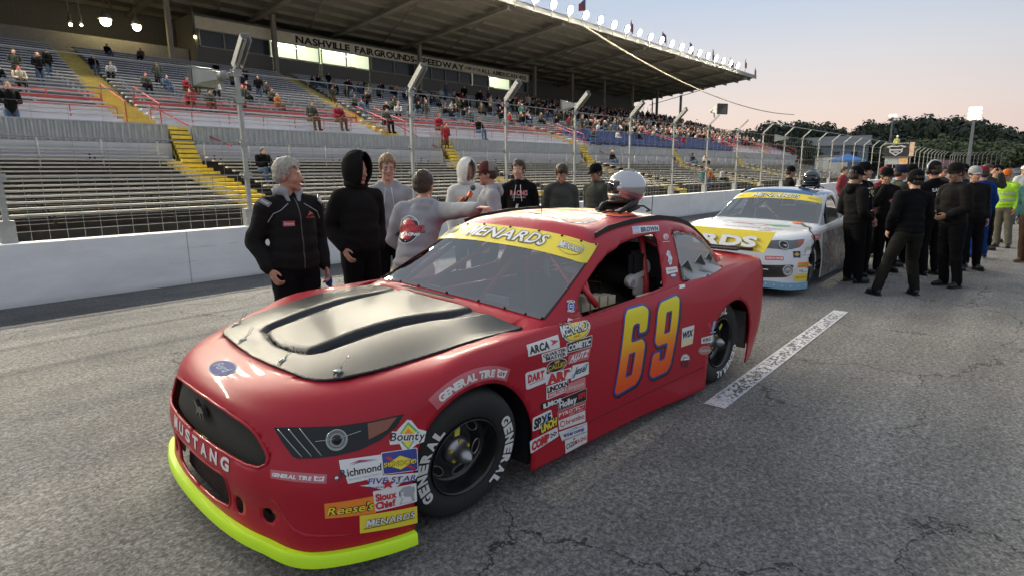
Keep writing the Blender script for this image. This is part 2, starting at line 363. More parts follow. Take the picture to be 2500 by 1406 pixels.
# ------------------------------------------------------------------ catch fence: one thing, each post a part
fence = empty('catch_fence', (4.85, 10.45, .845)); tag(fence, 'tall steel catch fence with leaning tops standing on the white wall', 'fence')
FI = Matrix.Translation((-4.85, -10.45, -.845))
def off(o):   # geometry written in world coordinates, shifted to the thing's own base
    o.data.transform(FI); return o
PX = [1.50, 4.85, 8.55, 11.66, 14.65, 17.8, 20.97, 23.95, 27.2, 30.4, 33.7, 36.8, 40.1] + [40.1+3.05*i for i in range(1, 21)]
base_z = .845
KN = 3.5
def post_mesh(near, rolled):
    b = MB()
    b.beam((0, 0, base_z-.12), (0, 0, KN), .05 if not near else .06, .05 if not near else .06)
    b.beam((0, 0, KN), (0, -.42, KN+.40), .06, .05, up=(1, 0, 0))
    b.box(-.09, .09, -.035, .12, base_z, base_z+.30)
    if rolled:
        b.beam((-.075, -.05, KN+.02), (-.075, -.46, KN+.42), .012, .11, up=(0, .7, .7)); b.beam((.075, -.05, KN+.02), (.075, -.46, KN+.42), .012, .11, up=(0, .7, .7))
        b.beam((0, -.02, KN+.06), (0, -.46, KN+.48), .16, .012, up=(0, .7, .7))
    for z in (1.72, 2.27, 2.98, 3.42):
        b.box(-.075, .075, -.050, -.034, z-.055, z+.055); b.box(-.075, .075, .034, .050, z-.055, z+.055)
        for sx in (-.07, .07): b.tube([(sx, -.075, z), (sx, .075, z)], .016, 6)
    return b
pm = [post_mesh(True, True).build('post', M_galv, fence, sharp=30), post_mesh(False, True).build('post', M_galv, fence, sharp=30), post_mesh(False, False).build('post', M_galv, fence, sharp=30)]
posts = []
for i, x in enumerate(PX):
    src = pm[0] if i < 3 else pm[1] if i < 7 else pm[2]
    o = src if (i in (0, 3, 7)) else src.copy()
    if o is not src: COL.objects.link(o); o.parent = fence
    o.location = (x-4.85, 0, -.845); o.rotation_euler = (0, random.uniform(-.012, .012), 0)
Wp = wall_path(.25)
for i in range(8, len(Wp)):
    x, y, z, nx, ny = Wp[i]
    for t in (0, .5):
        if i == len(Wp)-1 and t: continue
        q = Wp[min(i+1, len(Wp)-1)]
        o = pm[2].copy(); COL.objects.link(o); o.parent = fence
        o.location = (x+(q[0]-x)*t-4.85, y+(q[1]-y)*t-10.45, z+(q[2]-z)*t-.845); o.rotation_euler = (0, 0, -math.atan2(nx, ny))
cb = MB()
def cable(z, d, r=.012, up=False):
    P = [(q[0], q[1]+0, q[2]+z) for q in wall_path(d)]
    cb.tube(P, r, 5)
for z in (1.72, 2.27, 2.98, 3.42): cable(z, .21, .011)
off(cb.build('cable', M_galvd, fence))
cb = MB(); cb.tube([(q[0], q[1], q[2]+3.9) for q in [(30.4, 10.03, 0)]+[w_ for w_ in wall_path(-.17) if w_[0] > 31]], .02, 5); off(cb.build('top_rail', M_galv, fence))
# wire mesh on the lower part and thin strands higher up
wm = MB(); x = X0
while x < 46:
    wm.beam((x, 10.49, .845), (x, 10.49, 1.72), .006, .006)
    x += .21 if x < 20 else .42
for z in (.98, 1.13, 1.30, 1.48): wm.beam((X0, 10.492, z), (X1, 10.492, z), .007, .007)
x = X0
while x < 46:
    wm.beam((x, 10.49, 1.74), (x, 10.49, 3.45), .0035, .0035); x += .42
for z in (1.95, 2.15, 2.5, 2.75, 3.2): wm.beam((X0, 10.492, z), (X1, 10.492, z), .0035, .0035)
off(wm.build('wire_mesh', M_galvd, fence))

# ------------------------------------------------------------------ lower bleachers
M_bench = mat('weathered_bench_board', (.44, .42, .37), .6, var=.18, vscale=3)
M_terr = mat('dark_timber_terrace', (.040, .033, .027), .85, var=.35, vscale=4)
M_yel = mat('yellow_stair_paint', (.62, .47, .06), .7, var=.22, vscale=5)
M_white = mat('white_painted_board', (.44, .44, .47), .65, var=.10, vscale=2)
M_lav = mat('pale_painted_riser', (.48, .49, .54), .65, var=.10, vscale=2)
M_redr = mat('red_painted_rail', (.34, .045, .045), .6)
M_cor = mat('grey_corrugated_steel', (.30, .32, .34), .5, .2, var=.12, vscale=3)
LY0, LRUN, LRISE, LZ0 = 16.0, .512, .117, .93
LN = 14
LX0, LX1 = -12., 79.
low = empty('lower_bleacher', (8, 16, 0)); tag(low, 'lower bleacher of long pale benches on dark timber terraces behind the fence', 'bleacher')
def put(mb, name, mats, parent, **k):
    o = mb.build(name, mats, parent, **k); l = parent.location; o.data.transform(Matrix.Translation((-l[0], -l[1], -l[2]))); return o
STAIRS = [(8.1, .75), (20.9, .6), (33.2, .6), (46.5, .6), (60, .6)]
tb = MB()
for k in range(LN+1):
    y = LY0+LRUN*k; z = LZ0+LRISE*k-.36
    tb.box(LX0, LX1, y-.12, y-.12+LRUN, max(z-.8, -.01), z)
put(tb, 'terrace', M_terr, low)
for k in range(LN):
    y = LY0+LRUN*k; z = LZ0+LRISE*k
    b = MB(); xs = LX0
    segs = []
    for sx, sw in STAIRS+[(LX1+.01, 0)]:
        segs.append((xs, sx-sw*.55)); xs = sx+sw*1.1
    for a, c in segs:
        x = a
        while x < c-.05:
            e = min(x+4.88, c); dz = random.uniform(-.003, .003)
            b.box(x, e-.006, y-.03, y+.20, z-.046+dz, z+dz); x = e
        x = a+.5
        while x < c:
            b.box(x-.02, x+.02, y+.10, y+.16, z-.34, z-.050, 1); x += 2.44
    if k < 10:                                  # foot boards
        pass
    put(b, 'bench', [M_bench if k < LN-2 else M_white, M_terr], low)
for sx, sw in STAIRS:
    b = MB()
    for k in range(LN):
        y = LY0+LRUN*k; z = LZ0+LRISE*k-.30
        b.box(sx-sw*.5, sx+sw*.95, y-.14, y+.40, z-.25, z+.02)
    for j in range(8):
        y = 22.45+.135*j; b.box(sx+.08, sx+.74, y, y+.30, 1.9+.165*j, 2.25+.165*j); b.box(sx+.08, sx+.74, y-.006, y-.001, 2.105+.165*j, 2.135+.165*j, 1)  # thin dark strips paint a shade line at each step's base
    for k in range(LN): y = LY0+LRUN*k; z = LZ0+LRISE*k-.30; b.box(sx-sw*.5, sx+sw*.95, y-.147, y-.141, z-.10, z-.075, 1)  # same painted shade strips on the lower steps
    put(b, 'stairway', [M_yel, M_terr], low)
# white walkway front, cross-walk and steel rail above the last row
b = MB(); xs = LX0
gaps = [(s+.05, s+.85) for s, w_ in STAIRS]
for g0, g1 in gaps+[(LX1, LX1)]:
    b.box(xs, g0, 23.16, 23.26, 2.02, 2.79); xs = g1
put(b, 'walkway_wall', M_white, low)
b = MB(); b.box(LX0, LX1, 22.6, 23.16, 1.9, 2.02); put(b, 'walkway', M_lav, low)
b = MB(); xs = LX0
for sx, sw in STAIRS+[(LX1, 0)]:
    e = sx-.6
    for z in (2.86, 2.52, 2.60)[:2]: b.tube([(xs, 22.55, z), (e, 22.55, z)], .022, 6)
    n = max(2, int((e-xs)/1.55)); 
    for i in range(n+1): b.tube([(xs+(e-xs)*i/n, 22.55, 2.0), (xs+(e-xs)*i/n, 22.55, 2.86)], .022, 6)
    xs = sx+.9
put(b, 'handrail', M_galv, low)

# ------------------------------------------------------------------ upper grandstand
up = empty('upper_grandstand', (8, 24, 0)); tag(up, 'upper grandstand of white bench rows behind a grey corrugated front', 'grandstand')
b = MB(); xs = LX0
def corrug(b, x0, x1, y, z0, z1, p=.20, d=.055):
    n = int((x1-x0)/(p/4)); vs = []; fs = []
    for i in range(n+1):
        ph = i % 4; yy = y if ph in (0, 1) else y-d
        x = x0+i*p/4; vs += [(x, yy, z0), (x, yy, z1)]
    for i in range(n): fs.append((2*i, 2*i+2, 2*i+3, 2*i+1))
    b.add(vs, fs)
    b.box(x0, x1, y+.002, y+.08, z0, z1); b.box(x0-.01, x1+.01, y-.05, y+.10, z1+.001, z1+.04)
for g0, g1 in gaps+[(80.2, 80.2)]:
    corrug(b, xs, g0, 23.3, 2.80, 3.42, .20 if xs < 30 else .4); xs = g1
put(b, 'fascia_panel', M_cor, up)
UY0, UR, US, UZ0, UN = 26.2, .70, .212, 4.50, 19
b = MB()
# white front rows
FR = [(23.40, 3.44), (24.0, 3.62), (24.55, 3.80), (25.1, 3.98), (25.6, 4.16)]
for i, (y, z) in enumerate(FR):
    y1 = FR[i+1][0] if i < 4 else 26.1
    b.box(LX0, 80.2, y, y1, z-.5, z)
put(b, 'front_terrace', M_lav, up)
for i, (y, z) in enumerate(FR[1:]):
    b = MB(); xs = LX0
    for sx, sw in [(7.1, .9), (17, .9), (33.2, .9), (47, .9), (60, .9), (80, 0)]:
        b.box(xs, sx-.05, y+.05, y+.33, z+.10, z+.15)
        xs = sx+sw
    put(b, 'bench', M_white, up)
b = MB()
for k in range(UN+1):
    y = UY0+UR*k; z = UZ0+US*k-.36; b.box(LX0, 80.2, y-.25, y-.25+UR, z-.9, z)
put(b, 'terrace', mat('pale_terrace', (.15, .15, .155), .8, var=.2, vscale=2), up)
def upstairs_x(k, s): return s
USTAIRS = [(7.0, 1.0), (17.8, 1.0), (33, 1.0), (47, 1.0), (60, 1.0), (70, 1.0)]
for k in range(UN):
    y = UY0+UR*k; z = UZ0+US*k; b = MB(); xs = LX0
    for sx, sw in USTAIRS+[(80.2, 0)]:
        sx2 = sx+ (.16*k if sx > 10 and sx < 20 else .08*k if sx < 10 else 0)
        x = xs
        while x < sx2-.05:
            e = min(x+4.88, sx2); b.box(x, e-.015, y, y+.26, z-.05, z)
            x = e
        x = xs+.6
        while x < sx2: b.box(x-.04, x+.04, y+.05, y+.2, z-.33, z-.051); x += 1.83
        xs = sx2+sw
    put(b, 'bench', M_white, up)
for sx, sw in USTAIRS:
    b = MB()
    for k in range(UN):
        y = UY0+UR*k; z = UZ0+US*k-.33; s2 = sx+(.16*k if sx > 10 and sx < 20 else .08*k if sx < 10 else 0)
        b.box(s2, s2+sw, y-.26, y+UR-.26, z-.3, z+.03); b.box(s2, s2+sw, y+.1, y+UR-.26, z-.3, z+.13)
    for j, (y, z) in enumerate(FR): b.box(sx, sx+sw, y-.01, y+.56, z-.4, z+.03+.001*j)
    put(b, 'stairway', mat('worn_yellow_stair', (.46, .36, .10), .75, var=.25, vscale=4), up)
# red rails
b = MB()
def rail(b, x0, x1, y, z, h, r=.018, step=1.55, mid=True):
    b.tube([(x0, y, z+h), (x1, y, z+h)], r, 6)
    if mid: b.tube([(x0, y, z+h*.55), (x1, y, z+h*.55)], r*.8, 6)
    n = max(1, int((x1-x0)/step))
    for i in range(n+1): b.tube([(x0+(x1-x0)*i/n, y, z), (x0+(x1-x0)*i/n, y, z+h)], r, 6)
xs = LX0
for sx, sw in USTAIRS+[(80.2, 0)]:
    b.beam((xs, 25.95, 4.40), (sx-.02, 25.95, 4.40), .03, .09)
    rail(b, xs, sx-.05, 25.95, 4.0, .62, mid=False)
    rail(b, xs, sx-.05, 24.35, 3.5, .52, step=1.3, mid=False)
    for xx in (sx-.03, sx+sw+.03):
        b.tube([(xx, 23.5, 3.45), (xx, 23.5, 4.15), (xx, 25.9, 4.95), (xx, 25.9, 4.2)], .022, 6)
    b.tube([(sx+sw+.1, 24.6, 4.2), (sx+sw+1.5, 23.3, 3.1), (sx+sw+2.1, 22.8, 2.75)], .03, 6)
    xs = sx+sw
put(b, 'guard_rail', M_redr, up)
# folding stadium seats, blue
b = MB()
for i in range(54):
    for j in range(5):
        x = 35+i*.47+random.uniform(-.02, .02); y, z = FR[j][0]+.12, FR[j][1]
        b.box(x, x+.40, y+.14, y+.19, z+.1, z+.55); b.box(x, x+.40, y-.12, y+.13, z+.26, z+.31)
so = put(b, 'folding_seats', mat('blue_plastic_seat', (.05, .08, .20), .4), up); so['kind'] = 'stuff'

# ------------------------------------------------------------------ press box
pb = empty('press_box', (20, 40, 0)); tag(pb, 'long cream press box with lit windows and black lettering on its band, under the roof', 'press box')
M_cream = mat('cream_band', (.72, .66, .52), .7, var=.1, vscale=2)
M_pbdark = mat('dark_window_glass', (.03, .035, .04), .25)
M_greyw = mat('grey_back_wall', (.16, .155, .14), .85, var=.2)
PBX0, PBX1, PY = 16.2, 48.1, 40.
b = MB(); b.box(PBX0, PBX1, PY+.12, PY+.3, 8.2, 9.45); b.box(PBX0, PBX1, PY+2.6, PY+2.8, 8.2, 11.3); b.box(PBX0, PBX1, PY+.1, PY+2.8, 11.15, 11.35); b.box(PBX0-.1, PBX0+.1, PY+.02, PY+2.8, 8.2, 11.36); b.box(PBX1-.1, PBX1+.1, PY+.02, PY+2.8, 8.2, 11.36)
put(b, 'wall', M_greyw, pb)
b = MB(); b.box(PBX0, 48., PY, PY+.1, 10.50, 11.20)
band = put(b, 'sign_band', M_cream, pb)
def wall_text(s, x0, x1, z0, z1, y, m, parent, bold=.03, name='lettering', shear=0.):
    vs, fs, w_ = text_mesh(s, bold=bold, shear=shear); k = (x1-x0)/w_; h = z1-z0
    bb = MB(); bb.add([(x0+v[0]*k, y, z0+v[1]*h) for v in vs], fs); o = bb.build(name, m, parent); l = pb.location
    o.data.transform(Matrix.Translation((-l[0], -l[1], -l[2]))); return o
M_blk = mat('black_sign_paint', (.015, .015, .015), .6)
for s, a, e in (('NASHVILLE', 22.8, 27.15), ('FAIRGROUNDS-', 27.6, 33.6), ('SPEEDWAY', 33.8, 39.0)):
    wall_text(s, a, e, 10.62, 11.08, PY-.004, M_blk, band, .04)
wall_text('HOME OF THE', 36.9+2.2, 40.9+.2, 10.75, 10.98, PY-.004, M_blk, band, .02)
wall_text('ALL AMERICAN 400', 41.2, 47.6, 10.68, 11.05, PY-.004, M_blk, band, .03)
# windows: panes with mullions; three of the rooms are lit
M_lit = mat('lit_room', (.7, .72, .6), .8, emis=(.80, .88, .62), estr=.55)
M_tube = mat('fluorescent_tube', (1, 1, 1), .5, emis=(.93, 1., .86), estr=7.)
rooms = [(16.4, 20.9, 0), (21.1, 24.6, 1), (24.8, 28.9, 1), (29.1, 33.4, 0), (33.6, 40.0, 0), (40.2, 42.2, 0), (42.3, 45.2, 1), (45.4, 47.9, 0)]
for a, e, lit in rooms:
    b = MB(); b.box(a, e, PY+.05, PY+.10, 9.45, 9.52); b.box(a, e, PY+.05, PY+.10, 10.44, 10.5)
    n = max(1, int((e-a)/1.5))
    for i in range(n+1): x = a+(e-a)*i/n; b.box(x-.04, x+.04, PY+.05, PY+.101, 9.521, 10.439)
    w_ = put(b, 'window', mat('window_frame_grey', (.30, .29, .26), .6), pb)
    b = MB()
    if lit:
        b.box(a, e, PY+2.4, PY+2.5, 8.6, 11.1); b.box(a-.02, a, PY+.12, PY+2.4, 8.6, 11.1); b.box(e, e+.02, PY+.12, PY+2.4, 8.6, 11.1)
        o = put(b, 'lit_interior', M_lit, pb)
        b = MB(); b.box(a+.3, e-.3, PY+1.2, PY+1.35, 10.70, 10.74); b.box(a+.6, e-.2, PY+2.0, PY+2.1, 10.62, 10.66)
        put(b, 'ceiling_lamp', M_tube, pb)
        b = MB()
        for i in range(7):
            x = random.uniform(a+.2, e-.3); b.box(x, x+random.uniform(.1, .5), PY+1.9, PY+2.2, 9.4, random.uniform(9.7, 9.95))
        put(b, 'shelving', mat('dim_shelf', (.3, .3, .24), .7), pb)
    else:
        b.box(a, e, PY+.14, PY+.16, 9.45, 10.5)
        b2 = put(b, 'window_glass', M_pbdark, pb)
b = MB()
for x in (21.0, 29., 33.5, 40.1, 48.2, 53, 60.5, 66, 72): b.box(x-.15, x+.15, PY-.35, PY-.06, 8.3, 12.6)
cols = b

# ------------------------------------------------------------------ cantilever roof
roof = empty('grandstand_roof', (40, 40, 0)); tag(roof, 'huge dark steel roof over the grandstand with a row of lamps on its lip', 'roof')
RX0, RX1, RYF, RYB = -30., 81.2, 29.4, 49.
RZF, RZB = 13.0, 11.1
def rz(y, dz=0.): return RZF+(RZB-RZF)*(y-RYF)/(RYB-RYF)+dz
M_roof = mat('roof_underside', (.22, .205, .175), .85, var=.2, vscale=.5)
M_steel = mat('roof_steel', (.27, .25, .21), .7, var=.2, vscale=1)
b = MB()
def slab(b, x0, x1, y0, y1, d0, d1):
    vs = [(x, y, rz(y, d)) for d in (d0, d1) for y in (y0, y1) for x in (x0, x1)]
    b.add(vs, [(0, 2, 3, 1), (4, 5, 7, 6), (0, 1, 5, 4), (2, 6, 7, 3), (0, 4, 6, 2), (1, 3, 7, 5)])
slab(b, RX0, RX1, RYF, RYB, .35, .55)
put(b, 'roof_deck', M_roof, roof)
b = MB(); b.box(RX0, RX1, RYF-.06, RYF-.002, RZF+.20, RZF+.62); put(b, 'fascia', mat('roof_fascia', (.30, .30, .29), .6), roof)
i = 0; y = RYF+.7
while y < RYB-.5:                                  # purlins running along the stand
    b = MB(); x = RX0
    b.box(RX0, RX1, y, y+.10, rz(y, .12), rz(y, .36)); put(b, 'purlin', M_steel, roof); y += 1.55
x = RX1-3.2
while x > RX0:                                     # rafters crossing it, every seven metres
    b = MB(); slab(b, x-.12, x+.12, RYF+.05, RYB-.3, -.10, .12); slab(b, x-.2, x+.2, RYF+.05, RYB-.3, -.14, -.10)
    put(b, 'rafter', M_steel, roof)
    b = MB(); b.tube([(x, RYF+1.2, rz(RYF+1.2, .1)), (x+3.3, RYF+9.5, rz(RYF+9.5, .05)), (x+6.4, RYF+17, rz(RYF+17, .1))], .05, 5); put(b, 'brace', M_steel, roof)
    x -= 6.4
for x in [-20, -8, 4, 14.5, 21.0, 33.5, 48.4, 54.8, 61.2, 67.6, 74.0, 80.9]:
    b = MB(); b.box(x-.13, x+.13, 39.4, 39.66, 8.0, rz(39.5)); put(b, 'column', M_steel, roof)
b = MB()
for x in (75, 77.5, 79.6): b.tube([(x, 44, 8.6), (x+1.1, 44, 10.6)], .03, 5); b.tube([(x+1.1, 44, 8.6), (x, 44, 10.6)], .03, 5)
b.tube([(81.0, 44, 8.5), (81.0, 44, 11.6)], .10, 8)
put(b, 'bracing', M_steel, roof)
# back wall behind the stand
b = MB(); b.box(-30, 70, 44.5, 44.8, 0, 12); b.box(70, 76.6, 44.5, 44.8, 0, 11.7); b.box(76.6, 81, 44.5, 44.8, 0, 8.8)
bw = b.build('back_wall', M_greyw, roof); bw.data.transform(Matrix.Translation((-40, -40, 0)))
b = MB(); b.box(-12, 16, 40.9, 41.1, 7.8, 9.35); put(b, 'parapet', mat('dull_parapet', (.25, .24, .22), .8, var=.2), roof)

# ------------------------------------------------------------------ floodlights, one thing each
M_lamp = mat('floodlight_glass', (1, 1, 1), .3, emis=(1., .90, .70), estr=850)
M_house = mat('lamp_housing', (.25, .25, .25), .5, .6)
def make_flood():
    r = empty('floodlight'); 
    b = MB(); b.beam((0, 0, 0), (0, 0, .62), .05, .05); b.box(-.25, .25, -.03, .03, .60, .66); b.build('bracket', M_house, r)
    aim = frame((0, -.16, .92), (1, 0, 0), (0, -.93, -.37))
    b = MB(); b.lathe([(.10, -.30), (.22, -.22), (.31, -.08), (.33, .0), (.31, .0), (.20, -.20), (0.001, -.24)], 20, aim); b.build('reflector', M_house, r, smooth=True)
    b = MB(); b.lathe([(.305, -.012), (.15, .03), (.0005, .045)], 20, aim); b.build('lamp', M_lamp, r, smooth=True)
    return r
fl = make_flood(); LX = [35.75+2.135*i for i in range(19)]; XL = LX[::-1]+[35.75-2.135*i for i in range(1, 24)]
ORD = 'first second third fourth fifth sixth seventh eighth ninth tenth eleventh twelfth thirteenth fourteenth fifteenth sixteenth seventeenth eighteenth nineteenth'.split()
for i, x in enumerate(XL):
    o = fl if i == 0 else copy_tree(fl)
    place(o, x, RYF-.15, RZF+.06)
    tag(o, f'blazing floodlight on the roof lip, {ORD[i]} from the far corner' if i < 19 else 'floodlight on the near stretch of the roof lip above the frame', 'floodlight', 'floodlights along the roof lip')

# flags on the roof lip
M_flag = mat('faded_red_flag', (.30, .08, .09), .8); M_flagb = mat('faded_blue_flag', (.10, .12, .28), .8); M_pole = mat('flag_pole', (.35, .35, .35), .5, .5)
fx = [(42.6, 1.9), (49.9, 1.5), (55.9, 1.5), (61.9, 1.4), (67.7, 1.5), (72.9, 1.3), (77.6, 1.7), (81.1, 1.1)]
for i, (x, h) in enumerate(fx):
    r = empty('flag', (x, RYF+.1, RZF+.5))
    b = MB(); b.tube([(0, 0, 0), (0, 0, h)], .03, 6); b.build('pole', M_pole, r)
    b = MB(); n = 8; vs = []; fs = []
    sg = [-1, .3, 1, 1, .3, .8, .3, .2][i]
    for a in range(n+1):
        for c in range(5):
            u = a/n; w_ = c/4; L = 1.15*sg
            vs.append((u*L*.85, .10*math.sin(u*6+i), h-.05-w_*.85*(1-.35*u)-u*.55))
    for a in range(n):
        for c in range(4): fs.append((a*5+c, a*5+c+1, a*5+c+6, a*5+c+5))
    b.add(vs, fs); c_ = b.build('cloth', [M_flag], r, smooth=True)
    b = MB(); b.add([vs[k] if 0 else (vs[k][0], vs[k][1]-.01, vs[k][2]) for k in (0, 1, 2, 5, 6, 7, 10, 11, 12)], [(0, 1, 4, 3), (1, 2, 5, 4), (3, 4, 7, 6), (4, 5, 8, 7)]); b.build('canton', M_flagb, c_)
    tag(r, ['limp striped flag streaming to the side nearest the camera on the roof lip', 'narrow folded flag on its pole, second along the roof lip', 'half open flag on the roof lip, third along the row', 'half open flag on the roof lip, fourth along the row', 'limp flag hanging on the roof lip, fifth along the row', 'small open flag on the roof lip, sixth along the row', 'limp flag on a tall pole near the roof corner', 'tiny flag on the very corner of the grandstand roof'][i], 'flag', 'flags along the roof lip')

# service cable sagging from the roof to the far trees
def sag(a, c, s, n=24): 
    a = Vector(a); c = Vector(c); return [a.lerp(c, i/n)-Vector((0, 0, s*4*(i/n)*(1-i/n))) for i in range(n+1)]
b = MB(); b.tube(sag((42.4, 29.2, 13.1), (100., 30, 10.0), 1.6), .05, 6); b.tube(sag((42.6, 29.2, 13.0), (72, 29.5, 9.9), .45), .04, 6)
tag(b.build('power_cable', mat('cable_sheath', (.40, .36, .24), .6)), 'sagging power cable slung from the grandstand roof to the far poles', 'cable')
b = MB(); b.tube(sag((44, 18, 14.5), (110, 4, 40), 2.), .03, 5)
tag(b.build('overhead_wire', mat('thin_wire', (.2, .2, .22), .6)), 'single thin wire crossing the sky above the roof', 'wire')

# lamps hung at the back of the stand
M_sod = mat('sodium_lamp', (1, .9, .5), .4, emis=(1., .80, .36), estr=22.)
for i, (x, z, s, lab) in enumerate([(11.42, 10.06, .30, 'large yellow lamp glaring at the back of the stand, left one of the big pair'), (12.94, 10.0, .24, 'large yellow lamp glaring at the back of the stand, beside the press box side'), (9.76, 9.6, .09, 'small white lamp under the roof above the top of the yellow stairs'), (16.1, 9.95, .08, 'small lamp on the end wall of the press box'), (10.25, 9.66, .07, 'small slanting yellow lamp between the white lamp and the big pair')]):
    r = empty('hanging_lamp', (x, 40, z+.6))
    b = MB(); b.tube([(0, 0, 0), (0, 0, 2.2)], .02, 5); b.lathe([(.05, 0), (s*.8, -.3), (s*1.2, -.5), (s*1.15, -.5), (.04, -.05)], 16); b.build('shade', M_house, r, smooth=True)
    b = MB(); b.ball((0, -.05, -.6), s*.9, 14, 10); b.build('bulb', M_sod, r, smooth=True)
    tag(r, lab, 'lamp')
# ------------------------------------------------------------------ far background
def bearing(u):
    """unit ground direction of a bearing given as offset from the lens axis"""
    d = cF + cR*((u-1250)/F_PX) + cU*((703-409)/F_PX); return Vector((d.x, d.y, 0)).normalized()
def height_for(u, v, dist):
    d = cF + cR*((u-1250)/F_PX) + cU*((703-v)/F_PX); return CAM_H + dist*d.z/math.hypot(d.x, d.y)
def far(u, dist): w_ = bearing(u); return w_.x*dist, w_.y*dist
# leafy trees: tapered trunk, limbs, and a crown of small leaf clumps
def leaf_mat(name, a, c_):
    m = bpy.data.materials.new(name); m.use_nodes = True; N, Lk, b = nodes_of(m)
    g = N.new('ShaderNodeNewGeometry'); r = N.new('ShaderNodeMix'); r.data_type = 'RGBA'
    r.inputs[6].default_value = (*a, 1); r.inputs[7].default_value = (*c_, 1)
    Lk.new(g.outputs['Random Per Island'], r.inputs['Factor']); Lk.new(r.outputs[2], b.inputs['Base Color'])
    b.inputs['Roughness'].default_value = .7; return m
M_bark = mat('bark', (.06, .05, .04), .9)
LEAF = [leaf_mat('dark_leaves', (.014, .022, .014), (.07, .09, .048)), leaf_mat('olive_leaves', (.035, .05, .02), (.14, .17, .07)), leaf_mat('brownish_leaves', (.03, .028, .018), (.09, .07, .045))]
def make_tree(seed, H, Wd, leafm, n=1500, cut=.18, sparse=False):
    rnd = random.Random(seed); r = empty('tree')
    b = MB(); b.tube([(0, 0, 0), (.1, 0, H*.3), (.2, .1, H*.7)], [H*.03, H*.022, H*.008], 6)
    lumps = []
    for i in range(9 if not sparse else 6):
        a = rnd.uniform(0, 2*PI); q = rnd.uniform(.15, .62)*Wd/2; z = H*rnd.uniform(.38, .86); s = rnd.uniform(.22, .40)*Wd/2*(1.25-.5*z/H)
        c_ = Vector((math.cos(a)*q, math.sin(a)*q, z)); lumps.append((c_, s)); b.tube([(0.05, 0, H*.3), (c_*.5+Vector((0, 0, H*.18))), c_], [H*.014, H*.008, H*.003], 5)
    lumps.append((Vector((0, 0, H*.62)), Wd*.26)); lumps.append((Vector((0, 0, H*.85)), Wd*.15))
    b.build('trunk', M_bark, r)
    vs = []; fs = []
    for k in range(n):
        c_, s = rnd.choice(lumps); d = Vector((rnd.gauss(0, 1), rnd.gauss(0, 1), rnd.gauss(0, 1))).normalized()
        p = c_ + d*s*(rnd.random()**.35)*rnd.uniform(.75, 1.32); p.z = max(p.z, H*cut*rnd.uniform(.7, 1.6))
        t = d.cross(Vector((rnd.random()-.5, rnd.random()-.5, rnd.random()-.5))).normalized(); q = (d+t*rnd.uniform(-.6, .6)).cross(t).normalized()
        e = Wd*rnd.uniform(.014, .048)*(.7 if sparse else 1); o = len(vs)
        vs += [p+t*e, p+q*e*.8+t*e*.2, p-t*e*.9+q*.2*e, p-q*e*.8]; fs.append((o, o+1, o+2, o+3))
    m = MB(); m.add(vs, fs); m.build('crown', leafm, r); return r
protos = [make_tree(1, 10, 11, LEAF[0], 3600), make_tree(2, 9, 12, LEAF[1], 3600), make_tree(3, 10, 10, LEAF[0], 2800), make_tree(4, 9, 9, LEAF[2], 1500, sparse=True), make_tree(5, 8, 12, LEAF[0], 3800)]
used = set()
TR = [  # bearing, top row, distance, kind, description
 (1690, 300, 120, 3, 'thin brownish tree showing above the far end of the upper grandstand'),
 (1715, 322, 100, 0, 'small dark tree at the far end of the upper grandstand'),
 (1790, 331, 150, 4, 'low dark rounded tree just right of the grandstand end'),
 (1820, 322, 150, 0, 'dark rounded tree rising to the right of the grandstand end'),
 (1852, 309, 150, 3, 'bare twiggy tree on the crest right of the grandstand'),
 (1880, 312, 155, 4, 'broad dark tree on the crest behind the fence posts'),
 (1912, 306, 155, 0, 'dark bushy tree on the crest, below the cable end'),
 (1938, 300, 150, 2, 'tall dark tree with a domed top left of the low notch of sky'),
 (1968, 306, 150, 0, 'pointed dark tree at the edge of the low notch of sky'),
 (2012, 315, 170, 4, 'dark tree above the roofs of the far houses'),
 (2050, 318, 170, 3, 'twiggy brown tree beside the far houses'),
 (1850, 345, 120, 1, 'mid green bush tree behind the near fence posts'),
 (1950, 350, 120, 4, 'wide dark green tree behind the hanging speaker'),
 (1900, 350, 120, 4, 'wide dark green tree behind the small white speaker'),
 (2110, 301, 160, 0, 'big dark tree right of the far houses'),
 (2140, 304, 160, 2, 'dark tree behind the thin lamp tower'),
 (2090, 318, 150, 3, 'brown leaved tree at the left end of the long wood'),
 (2180, 304, 165, 4, 'dark tree behind the flag stand'),
 (2215, 300, 165, 0, 'dark tree right behind the crest banner'),
 (2250, 298, 165, 4, 'broad dark tree in the middle of the long wood'),
 (2285, 293, 165, 2, 'tall dark tree, highest of the long wood'),
 (2320, 291, 165, 0, 'broad dark tree left of the bright lamp tower'),
 (2352, 306, 160, 4, 'dark tree right behind the bright lamp tower'),
 (2390, 312, 160, 0, 'dark tree just right of the bright lamp tower'),
 (2420, 306, 160, 2, 'dark tree over the right end of the wood'),
 (2450, 325, 160, 4, 'dark tree sloping down at the right end of the wood'),
 (2478, 342, 160, 0, 'low dark tree at the far right of the skyline'),
 (2520, 345, 160, 1, 'low tree at the right border of the skyline'),
 (2250, 345, 135, 1, 'olive green bush tree in front of the long wood, left one'),
 (2290, 336, 135, 1, 'olive green bush tree under the tall dark crown'),
 (2335, 345, 135, 1, 'olive green bush tree beside the foot of the bright tower'),
 (2385, 348, 135, 1, 'olive green bush tree right of the bright tower foot'),
 (2430, 350, 135, 1, 'olive green bush tree above the right turn fence'),
 (2475, 355, 135, 1, 'olive green bush tree above the right end of the turn fence'),
 (2060, 352, 130, 4, 'dark tree behind the blue tent'), (2130, 350, 130, 4, 'dark tree behind the fence corner'), (2000, 360, 130, 4, 'dark tree behind the white hut'),
 (2200, 348, 140, 4, 'dark tree below the crest banner')]
